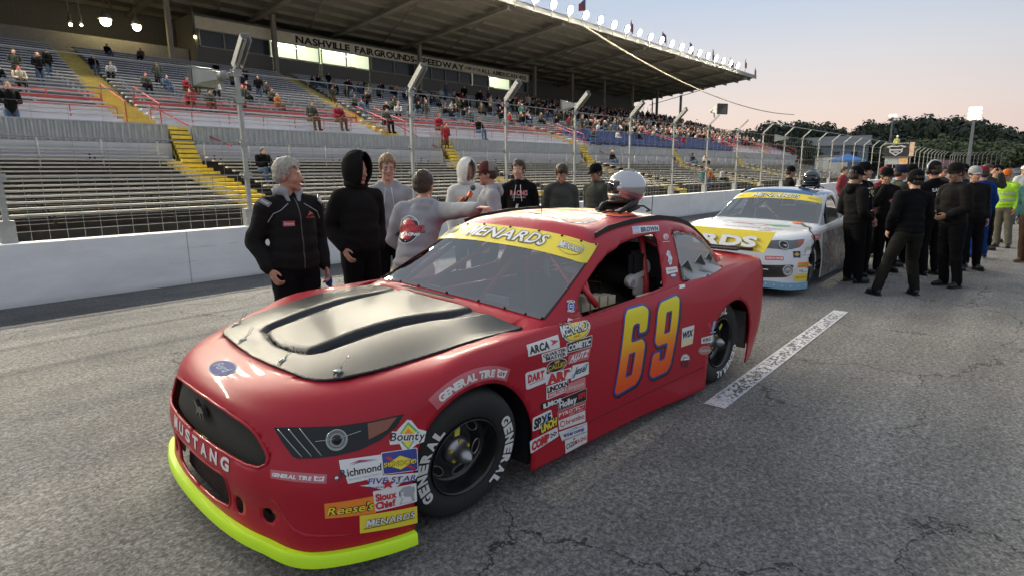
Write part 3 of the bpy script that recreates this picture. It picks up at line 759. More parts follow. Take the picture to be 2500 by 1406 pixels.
for i, (u, v, d, k, lab) in enumerate(TR):
    src = protos[k]; o = src if k not in used else copy_tree(src); used.add(k)
    x, y = far(u, d); h = height_for(u, v, d); H0 = (10, 9, 10, 9, 8)[k]; s = h/H0*1.03; s2 = max(s, .9*d/130)*.8
    o.location = (x, y, 0); o.scale = (s2, s2, s); o.rotation_euler = (0, 0, i*1.3); tag(o, lab, 'tree', 'trees beyond the track')
hb = MB(); vs = []
for i in range(40):
    u = 1600+i*32; w_ = bearing(u); 
    for d, z in ((115, -.3), (150, 1.5), (190, 4.5+1.5*math.sin(i*.7)), (260, 5.5+1.5*math.sin(i*.5+1))): vs.append((w_.x*d, w_.y*d, z))
hb.add(vs, [(a*4+c, a*4+4+c, a*4+5+c, a*4+1+c) for a in range(39) for c in range(3)])
tag(hb.build('wooded_hill', mat('wooded_slope', (.018, .028, .014), .95, var=.5, vscale=.3), smooth=True), kind='structure')

# lamp towers beyond the turn
M_lamp2 = mat('tower_lamp', (1, 1, 1), .4, emis=(1., .86, .44), estr=2.3)
def tower(u, v_top, dist, rows, name_lab, s=1.):
    x, y = far(u, dist); h = height_for(u, v_top, dist); r = empty('lamp_tower', (x, y, 0), math.atan2(y, x)+PI/2)
    b = MB(); b.tube([(0, 0, 0), (0, 0, h)], [.5*s, .28*s], 8); b.build('pole', M_galvd, r)
    b = MB()
    for j in range(rows): b.box(-1.3*s, 1.3*s, -.1, .1, h-1.05*j*s-.1, h-1.05*j*s+.1)
    b.build('crossarm', M_house, r)
    for j in range(rows):
        for i in range(3):
            b = MB(); b.lathe([(.2*s, -.25*s), (.5*s, 0), (.48*s, 0), (.18*s, -.2*s)], 12, frame(((i-1)*.85*s, .35*s, h-1.05*j*s), (1, 0, 0), (0, .95, -.3))); hd = b.build('lamp_head', M_house, r)
            b = MB(); b.lathe([(.56*s, .02), (.30*s, .12*s), (.001, .16*s)], 12, frame(((i-1)*.85*s, .37*s, h-1.05*j*s), (1, 0, 0), (0, .95, -.3))); b.build('lamp', M_lamp2, hd)
    tag(r, name_lab, 'lamp tower'); return r
tower(2362, 268, 118, 3, 'tall lamp tower blazing white beyond the right turn', .62)
tower(2166, 284, 150, 1, 'thin distant lamp tower with one small bright head', .55)

# houses and hut
def house(u, v_top, dist, w_, wallm, roofm, lab, rot=.3, hgt=None):
    x, y = far(u, dist); h = height_for(u, v_top, dist); r = empty('house', (x, y, 0), math.atan2(y, x)-PI/2+rot)
    b = MB(); b.box(-w_/2, w_/2, -3, 3, 0, h*.78); b.build('wall', wallm, r)
    b = MB(); b.add([(-w_/2-.4, -3.4, h*.78), (w_/2+.4, -3.4, h*.78), (w_/2+.4, 3.4, h*.78), (-w_/2-.4, 3.4, h*.78), (-w_/2-.4, 0, h), (w_/2+.4, 0, h)], [(0, 1, 5, 4), (2, 3, 4, 5), (0, 4, 3), (1, 2, 5), (0, 3, 2, 1)]); b.build('roof', roofm, r)
    for i in range(3):
        b = MB(); xx = (i-1)*w_*.28; b.box(xx-.5, xx+.5, -3.06, -3.001, h*.48, h*.64); b.build('window', M_pbdark, r)
    tag(r, lab, 'house')
M_hw = mat('pale_siding', (.42, .41, .38), .8); M_hr = mat('grey_shingle', (.20, .20, .20), .9); M_hb = mat('blue_grey_siding', (.16, .19, .23), .8)
house(2030, 336, 125, 10, M_hb, M_hr, 'blue grey house with shallow roof among the trees above the tent', .2)
house(2062, 333, 128, 7, M_hw, M_hr, 'small cream house end showing beside the blue grey house', -.1)
x, y = far(2027, 95); r = empty('hut', (x, y, 0), .5)
b = MB(); b.box(-2.2, 2.2, -1.5, 1.5, 0, 3.4); b.build('wall', mat('hut_white', (.5, .5, .5), .7), r)
b = MB(); b.box(-2.4, 2.4, -1.7, 1.7, 3.4, 3.55); b.build('roof', M_hr, r)
for i, xx in enumerate((-1.2, .2, 1.3)): b = MB(); b.box(xx-.4, xx+.4, -1.56, -1.501, 1.9, 3.0); b.build('window', M_pbdark, r)
tag(r, 'small white timing hut with dark windows behind the far fence', 'hut')
x, y = far(2066, 90); r = empty('canopy_tent', (x, y, 0), .6)
b = MB(); Z = height_for(2066, 392, 90); Zt = height_for(2066, 376, 90); s = 1.6
b.add([(-s, -s, Z), (s, -s, Z), (s, s, Z), (-s, s, Z), (0, 0, Zt), (-s, -s, Z-.25), (s, -s, Z-.25), (s, s, Z-.25), (-s, s, Z-.25)], [(0, 1, 4), (1, 2, 4), (2, 3, 4), (3, 0, 4), (5, 6, 1, 0), (6, 7, 2, 1), (7, 8, 3, 2), (8, 5, 0, 3)]); b.build('canopy', mat('blue_tent_cloth', (.05, .15, .42), .7), r)
for i, (a, c_) in enumerate(((-s, -s), (s, -s), (s, s), (-s, s))): b = MB(); b.tube([(a, c_, 0), (a, c_, Z)], .04, 5); b.build('leg', M_galv, r)
tag(r, 'blue pop-up canopy tent beyond the far fence', 'tent')

# flag stand with crest banner
x, y = 62.0, 9.4; r = empty('flag_stand', (x, y, 0), 0)
dS = math.hypot(x, y); hz = lambda v: height_for(2193, v, dS)
b = MB(); b.box(-.9, .9, -.6, 1.3, hz(382)-.1, hz(382)); b.build('platform', M_house, r)
b = MB()
for yy in (-.5, 1.2):
    b.tube([(-.8, yy, hz(382)), (-.8, yy, hz(352))], .04, 6)
b.tube([(-.8, -.5, hz(352)), (-.8, 1.2, hz(352))], .04, 6); b.build('handrail', M_galv, r)
b = MB(); b.beam((0, 1.0, hz(382)), (.2, -.2, 1.2), .14, .14); b.tube([(0, 1.2, 0), (0, 1.2, hz(382))], .07, 8); b.build('leg', M_house, r)
b = MB(); b.box(-.98, -.93, -.55, 1.25, hz(383), hz(354)); ban = b.build('banner', mat('black_banner', (.012, .012, .015), .6), r)
M_sil = mat('silver_print', (.42, .42, .44), .5)
cz = (hz(383)+hz(354))/2; hh = (hz(354)-hz(383))
def yz(pts, d0, name, m, par):   # flat shape on the banner: (y, z) outline pairs
    bb = MB(); n = len(pts)//2; bb.add([(-d0, p[0], cz+p[1]*hh) for p in pts], [(i, (i+1) % n, n+(i+1) % n, n+i) for i in range(n)]); return bb.build(name, m, par)
cr_o = [(.35-.75, .30), (.35-.36, .42), (.35, .36), (.35+.36, .42), (.35+.75, .30), (.35+.5, .16), (.35+.48, -.14), (.35, -.46), (.35-.48, -.14), (.35-.5, .16)]
cr_i = [(p[0]*.78+.35*.22, p[1]*.74) for p in cr_o]
yz(cr_o+cr_i, .985, 'crest', M_sil, ban)
b = MB(); b.box(-.986, -.982, -.05, .75, cz-.02*hh, cz+.10*hh); b.box(-.986, -.982, 0.15, .55, cz-.2*hh, cz-.1*hh); b.build('crest_bar', M_sil, ban)
b = MB(); b.box(-.99, -.85, -.95, -.62, hz(383), hz(350)); b.build('side_panel', mat('pale_orange_panel', (.62, .42, .30), .7), r)
b = MB(); b.box(-.7, -.6, -.55, .1, hz(402), hz(384)); b.build('orange_board', mat('orange_board', (.75, .45, .22), .7), r)
b = MB(); b.box(-.7, -.6, .12, 1.1, hz(402), hz(384)); b.build('grey_board', mat('grey_board', (.34, .36, .38), .7), r)
tag(r, 'starter stand with a black crest banner hung on its front rail', 'flag stand')
# faded pink banner on the turn fence
pbp = Wp[12]
b = MB(); ux, uy = Wp[13][0]-Wp[12][0], Wp[13][1]-Wp[12][1]
p0 = far(2278, 108); p1 = far(2328, 124)
b.add([(p0[0], p0[1], 1.3), (p1[0], p1[1], 1.3), (p1[0], p1[1], 3.0), (p0[0], p0[1], 3.0)], [(0, 1, 2, 3)]); b.v += [(v_[0]+.05, v_[1]+.08, v_[2]) for v_ in b.v[:4]]; b.f += [(7, 6, 5, 4), (0, 4, 5, 1), (1, 5, 6, 2), (2, 6, 7, 3), (3, 7, 4, 0)]; b.m += [0]*5
bn = b.build('banner', mat('faded_pink_banner', (.42, .22, .22), .8, var=.3, vscale=1.2)); tag(bn, 'faded pink banner hung on the far turn fence', 'banner')

# horn loudspeakers clamped to the fence posts
M_horn = mat('grey_speaker_shell', (.42, .42, .39), .55, var=.1)
def horn(x, z, lab, sgn=1, s=1., yaw=0.):
    r = empty('horn_loudspeaker', (x, 10.45, z), yaw)
    b = MB(); A = [(-.10*s, .0, -.10*s), (.10*s, 0, -.10*s), (.10*s, 0, .10*s), (-.10*s, 0, .10*s)]
    B_ = [(-.26*s, sgn*.45*s, -.16*s), (.26*s, sgn*.45*s, -.16*s), (.26*s, sgn*.45*s, .22*s), (-.26*s, sgn*.45*s, .22*s)]
    C_ = [(-.33*s, sgn*.72*s, -.24*s), (.33*s, sgn*.72*s, -.24*s), (.33*s, sgn*.72*s, .30*s), (-.33*s, sgn*.72*s, .30*s)]
    b.add(A+B_+C_, [(0, 1, 5, 4), (1, 2, 6, 5), (2, 3, 7, 6), (3, 0, 4, 7), (4, 5, 9, 8), (5, 6, 10, 9), (6, 7, 11, 10), (7, 4, 8, 11)])
    b.build('horn', M_horn, r)
    b = MB(); b.lathe([(.02, -.26*s), (.09*s, -.24*s), (.12*s, -.12*s), (.12*s, .02)], 14, frame((0, 0, 0), (1, 0, 0), (0, sgn, 0))); b.build('driver', M_galvd, r, smooth=True)
    b = MB(); b.beam((0, 0, -.1*s), (0, -.05, -.38*s), .04, .04); b.build('bracket', M_galvd, r)
    b = MB()
    for i in range(4):
        p, q = Vector(C_[i]), Vector(C_[(i+1) % 4]); b.beam(p, q, .03, .03)
    b.build('rim', mat('dark_rim', (.07, .07, .06), .6), r)
    tag(r, lab, 'loudspeaker', 'loudspeakers on the fence')
horn(4.55, 3.34, 'large pale horn loudspeaker on the near fence post, mouth towards the benches', 1, .62, .25)
horn(14.65, 3.62, 'white horn loudspeaker on the fence post in front of the crowded benches', 1, .52, .2)
horn(24.4, 4.12, 'horn loudspeaker on an angled arm against the pink sky, mouth towards the track', -1, .72, -.5)
horn(33.7, 3.35, 'small white horn loudspeaker hanging against the dark trees', 1, .75, .3)
# ------------------------------------------------------------------ car bodywork
def cr_eval(P, t, mirror=None):
    """Catmull-Rom through P (n,3) at parameters t (m,); mirror reflects the end neighbours across y=0"""
    P = np.asarray(P, float); n = len(P)
    if mirror: a, b = P[1]*np.array([1, -1, 1]), P[-2]*np.array([1, -1, 1])
    else: a, b = 2*P[0]-P[1], 2*P[-1]-P[-2]
    Q = np.vstack([a, P, b]); t = np.clip(np.asarray(t, float), 0, n-1); i = np.minimum(t.astype(int), n-2); f = (t-i)[:, None]
    p0, p1, p2, p3 = Q[i], Q[i+1], Q[i+2], Q[i+3]
    return .5*((2*p1)+(-p0+p2)*f+(2*p0-5*p1+4*p2-p3)*f*f+(-p0+3*p1-3*p2+p3)*f**3)
class Body:
    def __init__(s, rings, lean=0.):
        s.lean = lean; s.R = np.array(rings, float); s.nr, s.nc = s.R.shape[:2]
    def surf(s, cs, rs):
        """grid of points: cs may be negative for the right-hand side"""
        cs = np.asarray(cs, float); a = np.abs(cs)
        rows = np.stack([cr_eval(s.R[r], a, True) for r in range(s.nr)])      # nr, m, 3
        out = np.stack([cr_eval(rows[:, j], rs) for j in range(len(cs))], 1)    # len(rs), m, 3
        out[:, cs < 0, 1] *= -1
        out[..., 2] -= out[..., 1]*s.lean*np.clip((out[..., 2]-.3)/.6, 0, 1)      # the car sits lower on its left
        return out
def grid_faces(nr, m, wrap=False):
    return [(i*m+j, i*m+(j+1) % m, (i+1)*m+(j+1) % m, (i+1)*m+j) for i in range(nr-1) for j in range(m if wrap else m-1)]
def in_poly(pts, poly):
    x, y = pts[:, 0], pts[:, 1]; inside = np.zeros(len(pts), bool); n = len(poly)
    for i in range(n):
        x1, y1 = poly[i]; x2, y2 = poly[(i+1) % n]
        c = ((y1 > y) != (y2 > y)) & (x < (x2-x1)*(y-y1)/((y2-y1) or 1e-9)+x1); inside ^= c
    return inside
def near_poly(p, poly):
    best = None
    for i in range(len(poly)):
        a = np.array(poly[i]); b = np.array(poly[(i+1) % len(poly)]); d = b-a; t = np.clip(np.dot(p-a, d)/max(np.dot(d, d), 1e-12), 0, 1); q = a+d*t; e = np.dot(p-q, p-q)
        if best is None or e < best[0]: best = (e, q)
    return best[1]
def circle(cx, cy, r, n=48, a0=0, ry=None): return [(cx+r*math.cos(2*PI*i/n+a0), cy+(ry or r)*math.sin(2*PI*i/n+a0)) for i in range(n)]
def cut(V, F, axes, poly, cond):
    """remove the faces inside a 2-D outline and pull the rim vertices exactly onto it"""
    C = np.array([V[list(f)].mean(0) for f in F]); k = in_poly(C[:, axes], poly) & cond(C)
    keep = [f for f, q in zip(F, k) if not q]; gone = set(i for f, q in zip(F, k) if q for i in f); left = set(i for f in keep for i in f)
    for i in gone & left:
        q = near_poly(V[i][list(axes)], poly); V[i][axes[0]], V[i][axes[1]] = q
    return keep
def mesh_obj(name, V, F, mats, parent, smooth=True, mi=None, solid=0., sharp=None):
    used = sorted(set(i for f in F for i in f)); m = {o: n for n, o in enumerate(used)}
    me = bpy.data.meshes.new(name); me.from_pydata([tuple(V[i]) for i in used], [], [tuple(m[i] for i in f) for f in F])
    for x in (mats if isinstance(mats, (list, tuple)) else [mats]): me.materials.append(x)
    if mi is not None: me.polygons.foreach_set('material_index', mi)
    if smooth: me.polygons.foreach_set('use_smooth', [True]*len(me.polygons))
    if sharp: me.set_sharp_from_angle(angle=math.radians(sharp))
    o = bpy.data.objects.new(name, me); COL.objects.link(o); o.parent = parent
    if solid:
        md = o.modifiers.new('thickness', 'SOLIDIFY'); md.thickness = abs(solid); md.offset = -1 if solid > 0 else 1; md.use_rim = True
    return o
def arch(cx, cz, r, n=30): return [(cx+r*math.cos(PI*i/n), cz+r*math.sin(PI*i/n)) for i in range(n+1)]+[(cx-r, -.2), (cx+r, -.2)]
class Skin:
    """closest-point lookup on the bodywork, in car coordinates"""
    def __init__(s, V, F): s.t = BVHTree.FromPolygons([tuple(v) for v in V], [tuple(f) for f in F])
    def snap(s, p, d):
        q, n, i, e = s.t.find_nearest(Vector(p))
        v = Vector(p)-q
        if q is None: return Vector(p)
        c = Vector((-1.3, 0, .55))
        if n.dot(q-c) < 0: n = -n
        return q+n*d
def densify(vs, fs, mx):
    bm = bmesh.new(); bv = [bm.verts.new(v) for v in vs]
    for f in fs:
        try: bm.faces.new([bv[i] for i in f])
        except ValueError: pass
    bmesh.ops.triangulate(bm, faces=bm.faces[:])
    for _ in range(5):
        E = [e for e in bm.edges if e.calc_length() > mx]
        if not E: break
        bmesh.ops.subdivide_edges(bm, edges=E, cuts=1); bmesh.ops.triangulate(bm, faces=[f for f in bm.faces if len(f.verts) > 3])
    bm.verts.index_update(); r = ([tuple(v.co) for v in bm.verts], [tuple(v.index for v in f.verts) for f in bm.faces]); bm.free(); return r
def decal(skin, shapes, quad, name, parent, lift=.0025, mx=.04):
    """shapes: list of (verts2d in a 0..1 square, faces, material, extra lift); quad: four 3-D corners TL TR BR BL"""
    TL, TR, BR, BL = [np.array(q, float) for q in quad]; W_ = np.linalg.norm(TR-TL); H_ = np.linalg.norm(BL-TL)
    b = MB(); mats = []
    for vs, fs, m, ex in shapes:
        if m not in mats: mats.append(m)
        v2, f2 = densify([(v[0]*W_, v[1]*H_, 0) for v in vs], fs, mx)
        out = []
        for x, y, _ in v2:
            u, w = x/W_, y/H_
            p = (TL*(1-u)+TR*u)*w+(BL*(1-u)+BR*u)*(1-w); out.append(skin.snap(p, lift+ex))
        b.add(out, f2, mats.index(m))
    return b.build(name, mats, parent, smooth=True)
def sh_rect(x0=0, x1=1, y0=0, y1=1, m=None, ex=0., r=0.):
    if r: 
        pts = []
        for cx, cy, a in ((x1-r, y1-r, 0), (x0+r, y1-r, 90), (x0+r, y0+r, 180), (x1-r, y0+r, 270)):
            for k in range(4): t = math.radians(a+k*30); pts.append((cx+r*math.cos(t), cy+r*math.sin(t)))
    else: pts = [(x0, y0), (x1, y0), (x1, y1), (x0, y1)]
    return (pts, [tuple(range(len(pts)))], m, ex)
def sh_poly(pts, m, ex=0.): return (pts, [tuple(range(len(pts)))], m, ex)
def sh_ell(cx, cy, rx, ry, m, ex=0., n=28): return ([(cx+rx*math.cos(2*PI*i/n), cy+ry*math.sin(2*PI*i/n)) for i in range(n)], [tuple(range(n))], m, ex)
def sh_text(s, x0, x1, y0, y1, m, ex=.001, bold=.02, shear=0., arc=0., slope=0.):
    vs, fs, w_ = text_mesh(s, bold=bold, shear=shear); o = []
    for x, y, _ in vs:
        u = x/w_; yy = y0+(y1-y0)*y + arc*(1-(2*u-1)**2)+slope*u; o.append((x0+(x1-x0)*u, yy))
    return (o, fs, m, ex)

def vinyl(name, c_, r=.35): return mat('vinyl_'+name, c_, r, coat=.3, coat_r=.15)
V_W = vinyl('white', (.74, .74, .74)); V_K = vinyl('black', (.012, .012, .014)); V_Y = vinyl('yellow', (.82, .66, .05)); V_R = vinyl('red', (.55, .03, .04)); V_B = vinyl('blue', (.03, .05, .28))
V_O = vinyl('orange', (.85, .25, .03)); V_G = vinyl('grey', (.38, .38, .40)); V_GR = vinyl('green', (.10, .42, .15)); V_LB = vinyl('light_blue', (.25, .45, .70)); V_PK = vinyl('pink', (.62, .22, .22)); V_PR = vinyl('pale_red', (.52, .12, .14)); V_GD = vinyl('gold', (.50, .36, .06))
M_tyre = mat('tyre_rubber', (.022, .022, .022), .75, bump=.15, bscale=40)
M_rim = mat('black_wheel', (.022, .022, .023), .24, .4, coat=.5)
M_rubber = mat('black_rubber', (.015, .015, .015), .6)
M_intblack = mat('cockpit_black', (.015, .015, .017), .7)
M_chrome = mat('bright_metal', (.60, .60, .60), .22, 1.)

def lettering_ring(s, parent, R_, H_, a0, a1, mtl, face_x, bold=.03, name='lettering', out=1):
    """letters laid round a tyre sidewall; angles in degrees, clockwise seen from outside"""
    b = MB(); n = len(s)
    for i, ch in enumerate(s):
        if ch == ' ': continue
        vs, fs, w_ = text_mesh(ch, bold=bold)
        a = math.radians(a0+(a1-a0)*(i+.5)/n); cwid = abs(math.radians(a1-a0))/n*R_*.86
        o = []
        for x, y, _ in vs:
            ang = a + (x/w_-.5)*cwid/R_*(1 if a1 > a0 else -1); r = R_+(y-.5)*H_*out
            bul = .0035*(1-((r-R_)/(H_*.9))**2)
            o.append((r*math.cos(ang), face_x+bul, r*math.sin(ang)))
        b.add(o, fs)
    return b.build(name, mtl, parent)
def wheel(side, letters=True):
    """origin at the hub, outer face towards +y (side=1)"""
    r = empty('wheel')
    A = Matrix(((1, 0, 0, 0), (0, 0, 1, 0), (0, -1, 0, 0), (0, 0, 0, 1)))      # lathe z -> +y
    b = MB(); b.lathe([(.205, -.27), (.25, -.275), (.30, -.268), (.335, -.24), (.350, -.20), (.3525, -.13), (.350, -.06), (.338, -.022), (.315, -.004), (.285, .004), (.25, .004), (.222, -.006), (.205, -.014), (.200, -.04), (.198, -.24)], 64, A, close=True)
    t = b.build('tyre', M_tyre, r, smooth=True)
    if letters:
        lettering_ring('GENERAL', t, .272, .052, -38, 53, V_W, .0058, .06); lettering_ring('GENERAL', t, .272, .052, 142, 233, V_W, .0058, .06)
    b = MB(); b.lathe([(.2065, -.010), (.2085, -.002), (.204, .002), (.198, -.006), (.190, -.03), (.186, -.09), (.178, -.108), (.165, -.112), (.112, -.111), (.072, -.092), (.070, -.110), (.115, -.125), (.150, -.140), (.186, -.13), (.192, -.24), (.200, -.26), (.205, -.255)], 56, A); b.f = [q for q in b.f if len(q) == 4]; b.m = [0]*len(b.f); b.build('rim', M_rim, r, smooth=True)
    for k in range(6):                                # flat black ovals, bright rims: shaded openings and lit edges painted on
        a = 2*PI*k/6+.26; b = MB(); cx, cz = .142*math.cos(a), .142*math.sin(a); ux, uz = -math.sin(a), math.cos(a); rx_, rz_ = math.cos(a), math.sin(a)
        L = [(cx+ux*.044*math.cos(t)+rx_*.022*math.sin(t), -.1095, cz+uz*.044*math.cos(t)+rz_*.022*math.sin(t)) for t in [2*PI*q/18 for q in range(18)]]; b.add(L, [tuple(range(18))]); b.tube(L, .0035, 5, 1, closed=True); b.build('painted_opening', [mat('deep_black', (.003, .003, .003), .9), mat('bright_wheel_edge', (.38, .37, .35), .3, .7)], r)
    for k in range(0):                                # steel disc with openings between the ribs
        a = 2*PI*k/8; b = MB(); b.beam((.062*math.cos(a), -.100, .062*math.sin(a)), (.155*math.cos(a), -.120, .155*math.sin(a)), .034, .010, up=(0, 1, 0)); b.build('spoke', M_rim, r)
    b = MB(); b.lathe([(.075, -.13), (.077, -.088), (.060, -.070), (.046, -.062), (.044, -.03), (.034, .0), (.012, .026), (.0005, .032)], 24, A); b.build('hub', mat('dull_hub_metal', (.35, .35, .36), .35, .9), r, smooth=True)
    for k in range(5):
        a = 2*PI*k/5+.3; b = MB(); b.lathe([(.012, -.09), (.012, -.066), (.006, -.058), (.0005, -.058)], 6, Matrix.Translation((.055*math.cos(a), 0, .055*math.sin(a))) @ A); b.build('lug_nut', mat('yellow_nut', (.75, .5, .05), .4, .3), r)
    b = MB(); b.box(.02, .05, -.052, -.05, .11, .165); b.build('weight_tag', mat('yellow_tag', (.7, .6, .08), .5), r)
    if side < 0: r.scale = (1, -1, 1)
    return r
# ------------------------------------------------------------------ the red stock car
car = empty('stock_car', (1.95917, 2.94227, 0), PI-.053953)
tag(car, 'red stock car with flat black hood, yellow windshield banner and number 69 on its door', 'race car')
# columns 0..14 run from the nose centre round the left side to the tail centre; rings from the lower edge up to the roof centre
RG = [
 [(0.960,0.000,0.185),(0.945,0.350,0.185),(0.895,0.620,0.185),(0.775,0.860,0.165),(0.380,1.000,0.145),(0.000,1.000,0.170),(-0.430,0.990,0.125),(-0.950,0.975,0.105),(-1.600,0.970,0.085),(-2.300,0.980,0.045),(-2.820,1.000,0.055),(-3.200,0.990,0.075),(-3.520,0.900,0.130),(-3.620,0.600,0.300),(-3.660,0.000,0.300)],
 [(0.950,0.000,0.300),(0.935,0.350,0.300),(0.885,0.620,0.300),(0.755,0.860,0.300),(0.360,1.005,0.300),(0.000,1.010,0.300),(-0.430,0.995,0.240),(-0.950,0.985,0.220),(-1.600,0.980,0.200),(-2.300,0.985,0.200),(-2.820,1.010,0.240),(-3.200,1.000,0.260),(-3.550,0.940,0.320),(-3.640,0.600,0.380),(-3.680,0.000,0.380)],
 [(0.965,0.000,0.440),(0.948,0.350,0.440),(0.890,0.620,0.445),(0.740,0.850,0.455),(0.340,1.000,0.460),(0.000,1.020,0.470),(-0.430,1.000,0.420),(-0.950,0.990,0.400),(-1.600,0.985,0.400),(-2.300,0.990,0.410),(-2.820,1.025,0.460),(-3.200,1.010,0.460),(-3.580,0.950,0.480),(-3.670,0.600,0.500),(-3.710,0.000,0.500)],
 [(0.935,0.000,0.620),(0.915,0.340,0.615),(0.845,0.600,0.605),(0.685,0.820,0.600),(0.310,0.975,0.620),(0.000,1.005,0.660),(-0.430,0.985,0.640),(-0.950,0.975,0.640),(-1.600,0.970,0.640),(-2.300,0.985,0.660),(-2.820,1.025,0.700),(-3.200,1.010,0.700),(-3.610,0.940,0.700),(-3.740,0.600,0.740),(-3.780,0.000,0.740)],
 [(0.890,0.000,0.745),(0.868,0.330,0.743),(0.790,0.570,0.733),(0.615,0.770,0.735),(0.280,0.945,0.775),(0.000,0.995,0.830),(-0.430,0.975,0.832),(-0.950,0.950,0.830),(-1.600,0.945,0.840),(-2.300,0.950,0.860),(-2.820,0.975,0.920),(-3.220,0.965,0.945),(-3.620,0.905,0.955),(-3.740,0.550,0.960),(-3.780,0.000,0.965)],
 [(0.755,0.000,0.805),(0.735,0.310,0.808),(0.660,0.520,0.810),(0.500,0.695,0.818),(0.200,0.865,0.852),(-0.050,0.925,0.898),(-0.450,0.935,0.897),(-0.950,0.925,0.890),(-1.600,0.915,0.905),(-2.300,0.910,0.930),(-2.840,0.905,0.975),(-3.200,0.895,0.995),(-3.570,0.840,1.000),(-3.680,0.500,1.005),(-3.720,0.000,1.010)],
 [(0.340,0.000,0.852),(0.330,0.270,0.850),(0.300,0.460,0.857),(0.200,0.610,0.866),(0.000,0.760,0.883),(-0.180,0.850,0.908),(-0.520,0.898,0.914),(-0.970,0.908,0.912),(-1.600,0.900,0.922),(-2.300,0.885,0.945),(-2.880,0.850,0.990),(-3.200,0.800,1.005),(-3.520,0.660,1.010),(-3.600,0.360,1.015),(-3.620,0.000,1.020)],
 [(-0.160,0.000,0.904),(-0.160,0.260,0.903),(-0.170,0.450,0.899),(-0.210,0.590,0.902),(-0.310,0.710,0.897),(-0.420,0.810,0.908),(-0.620,0.876,0.910),(-0.990,0.893,0.910),(-1.600,0.885,0.919),(-2.300,0.862,0.937),(-2.950,0.790,0.990),(-3.270,0.700,1.008),(-3.470,0.530,1.015),(-3.530,0.280,1.020),(-3.550,0.000,1.025)],
 [(-0.635,0.000,0.943),(-0.635,0.250,0.942),(-0.640,0.450,0.938),(-0.645,0.600,0.934),(-0.655,0.720,0.929),(-0.670,0.810,0.924),(-0.740,0.865,0.920),(-1.020,0.875,0.916),(-1.600,0.868,0.926),(-2.300,0.838,0.960),(-3.000,0.745,0.985),(-3.320,0.620,1.012),(-3.410,0.450,1.022),(-3.450,0.230,1.028),(-3.460,0.000,1.030)],
 [(-1.300,0.000,1.360),(-1.300,0.220,1.359),(-1.305,0.380,1.350),(-1.315,0.520,1.336),(-1.335,0.620,1.318),(-1.370,0.682,1.300),(-1.470,0.705,1.305),(-1.660,0.705,1.325),(-1.980,0.695,1.343),(-2.400,0.672,1.342),(-2.780,0.635,1.295),(-2.980,0.550,1.250),(-3.020,0.400,1.262),(-3.040,0.200,1.270),(-3.040,0.000,1.272)],
 [(-1.520,0.000,1.427),(-1.520,0.130,1.426),(-1.530,0.230,1.422),(-1.540,0.330,1.416),(-1.560,0.390,1.410),(-1.600,0.420,1.407),(-1.680,0.420,1.410),(-1.780,0.410,1.416),(-2.000,0.400,1.420),(-2.320,0.400,1.415),(-2.600,0.360,1.398),(-2.720,0.300,1.378),(-2.750,0.200,1.378),(-2.760,0.100,1.380),(-2.760,0.000,1.380)],
 [(-1.750,0.000,1.443),(-1.750,0.000,1.443),(-1.750,0.000,1.443),(-1.750,0.000,1.443),(-1.760,0.000,1.443),(-1.800,0.000,1.443),(-1.850,0.000,1.443),(-1.900,0.000,1.443),(-2.000,0.000,1.441),(-2.200,0.000,1.438),(-2.320,0.000,1.433),(-2.360,0.000,1.431),(-2.370,0.000,1.430),(-2.380,0.000,1.430),(-2.380,0.000,1.430)],
]
body = Body(RG, lean=.026)
NSUB = 12
CS = np.concatenate([np.arange(0, 14*NSUB+1)/NSUB, -np.arange(1, 14*NSUB)[::-1]/NSUB])
CS = np.concatenate([np.arange(0, 14*NSUB+1)/NSUB, -(np.arange(1, 14*NSUB)[::-1])/NSUB])
RS = np.concatenate([np.arange(0, 11*9)/9., [11.]])
G = body.surf(CS, RS); NRr, NCc = G.shape[:2]
BV = G.reshape(-1, 3).copy(); BF = grid_faces(NRr, NCc, True)
# the skin used to lay glass, hood and stickers on, before anything is cut
skin = Skin(BV, BF)
cI = np.array([abs(CS[j]) for j in range(NCc)]); 
def face_cr(f):
    i, j = f[0]//NCc, f[0] % NCc; a, b_ = cI[j], cI[(j+1) % NCc]; return (a+b_)/2, (RS[i]+RS[i+1])/2
WS_C, WS_R0, WS_R1 = 5.30, 8.09, 8.93                    # windshield opening
def is_open(c, r):
    if c < WS_C and WS_R0 < r < WS_R1: return True
    if c > 11.6 and 8.12 < r < 8.9: return True                                   # rear window
    return False
BF = [f for f in BF if not is_open(*face_cr(f))]
left = lambda C: C[:, 1] > .6
both = lambda C: np.abs(C[:, 1]) > .6
front = lambda C: C[:, 0] > .5
DWIN = [(-.985, .965), (-1.0, .882), (-1.31, .893), (-1.72, .905), (-2.0, .925), (-2.012, .96), (-2.04, 1.06), (-2.085, 1.27), (-2.07, 1.298), (-1.92, 1.296), (-1.75, 1.283), (-1.58, 1.253), (-1.43, 1.213), (-1.285, 1.155), (-1.15, 1.083), (-1.05, 1.022)]
QWIN = [(-2.352, 1.282), (-2.298, .926), (-2.60, .932), (-2.87, .962), (-3.02, .995), (-3.055, 1.04), (-3.02, 1.10), (-2.90, 1.165), (-2.78, 1.213), (-2.64, 1.25), (-2.49, 1.272)]
gls = lambda C: (np.abs(C[:, 1]) > .60) & (C[:, 2] > .85)
BF = cut(BV, BF, (0, 2), DWIN, gls)
BF = cut(BV, BF, (0, 2), QWIN, gls)
HOODP = [(.640, 0.), (.632, .19), (.613, .40), (.600, .50), (.578, .565), (.540, .61), (.495, .645), (.40, .685), (.30, .718), (.16, .745), (0, .772), (-.18, .788), (-.36, .795), (-.50, .798), (-.578, .790)]
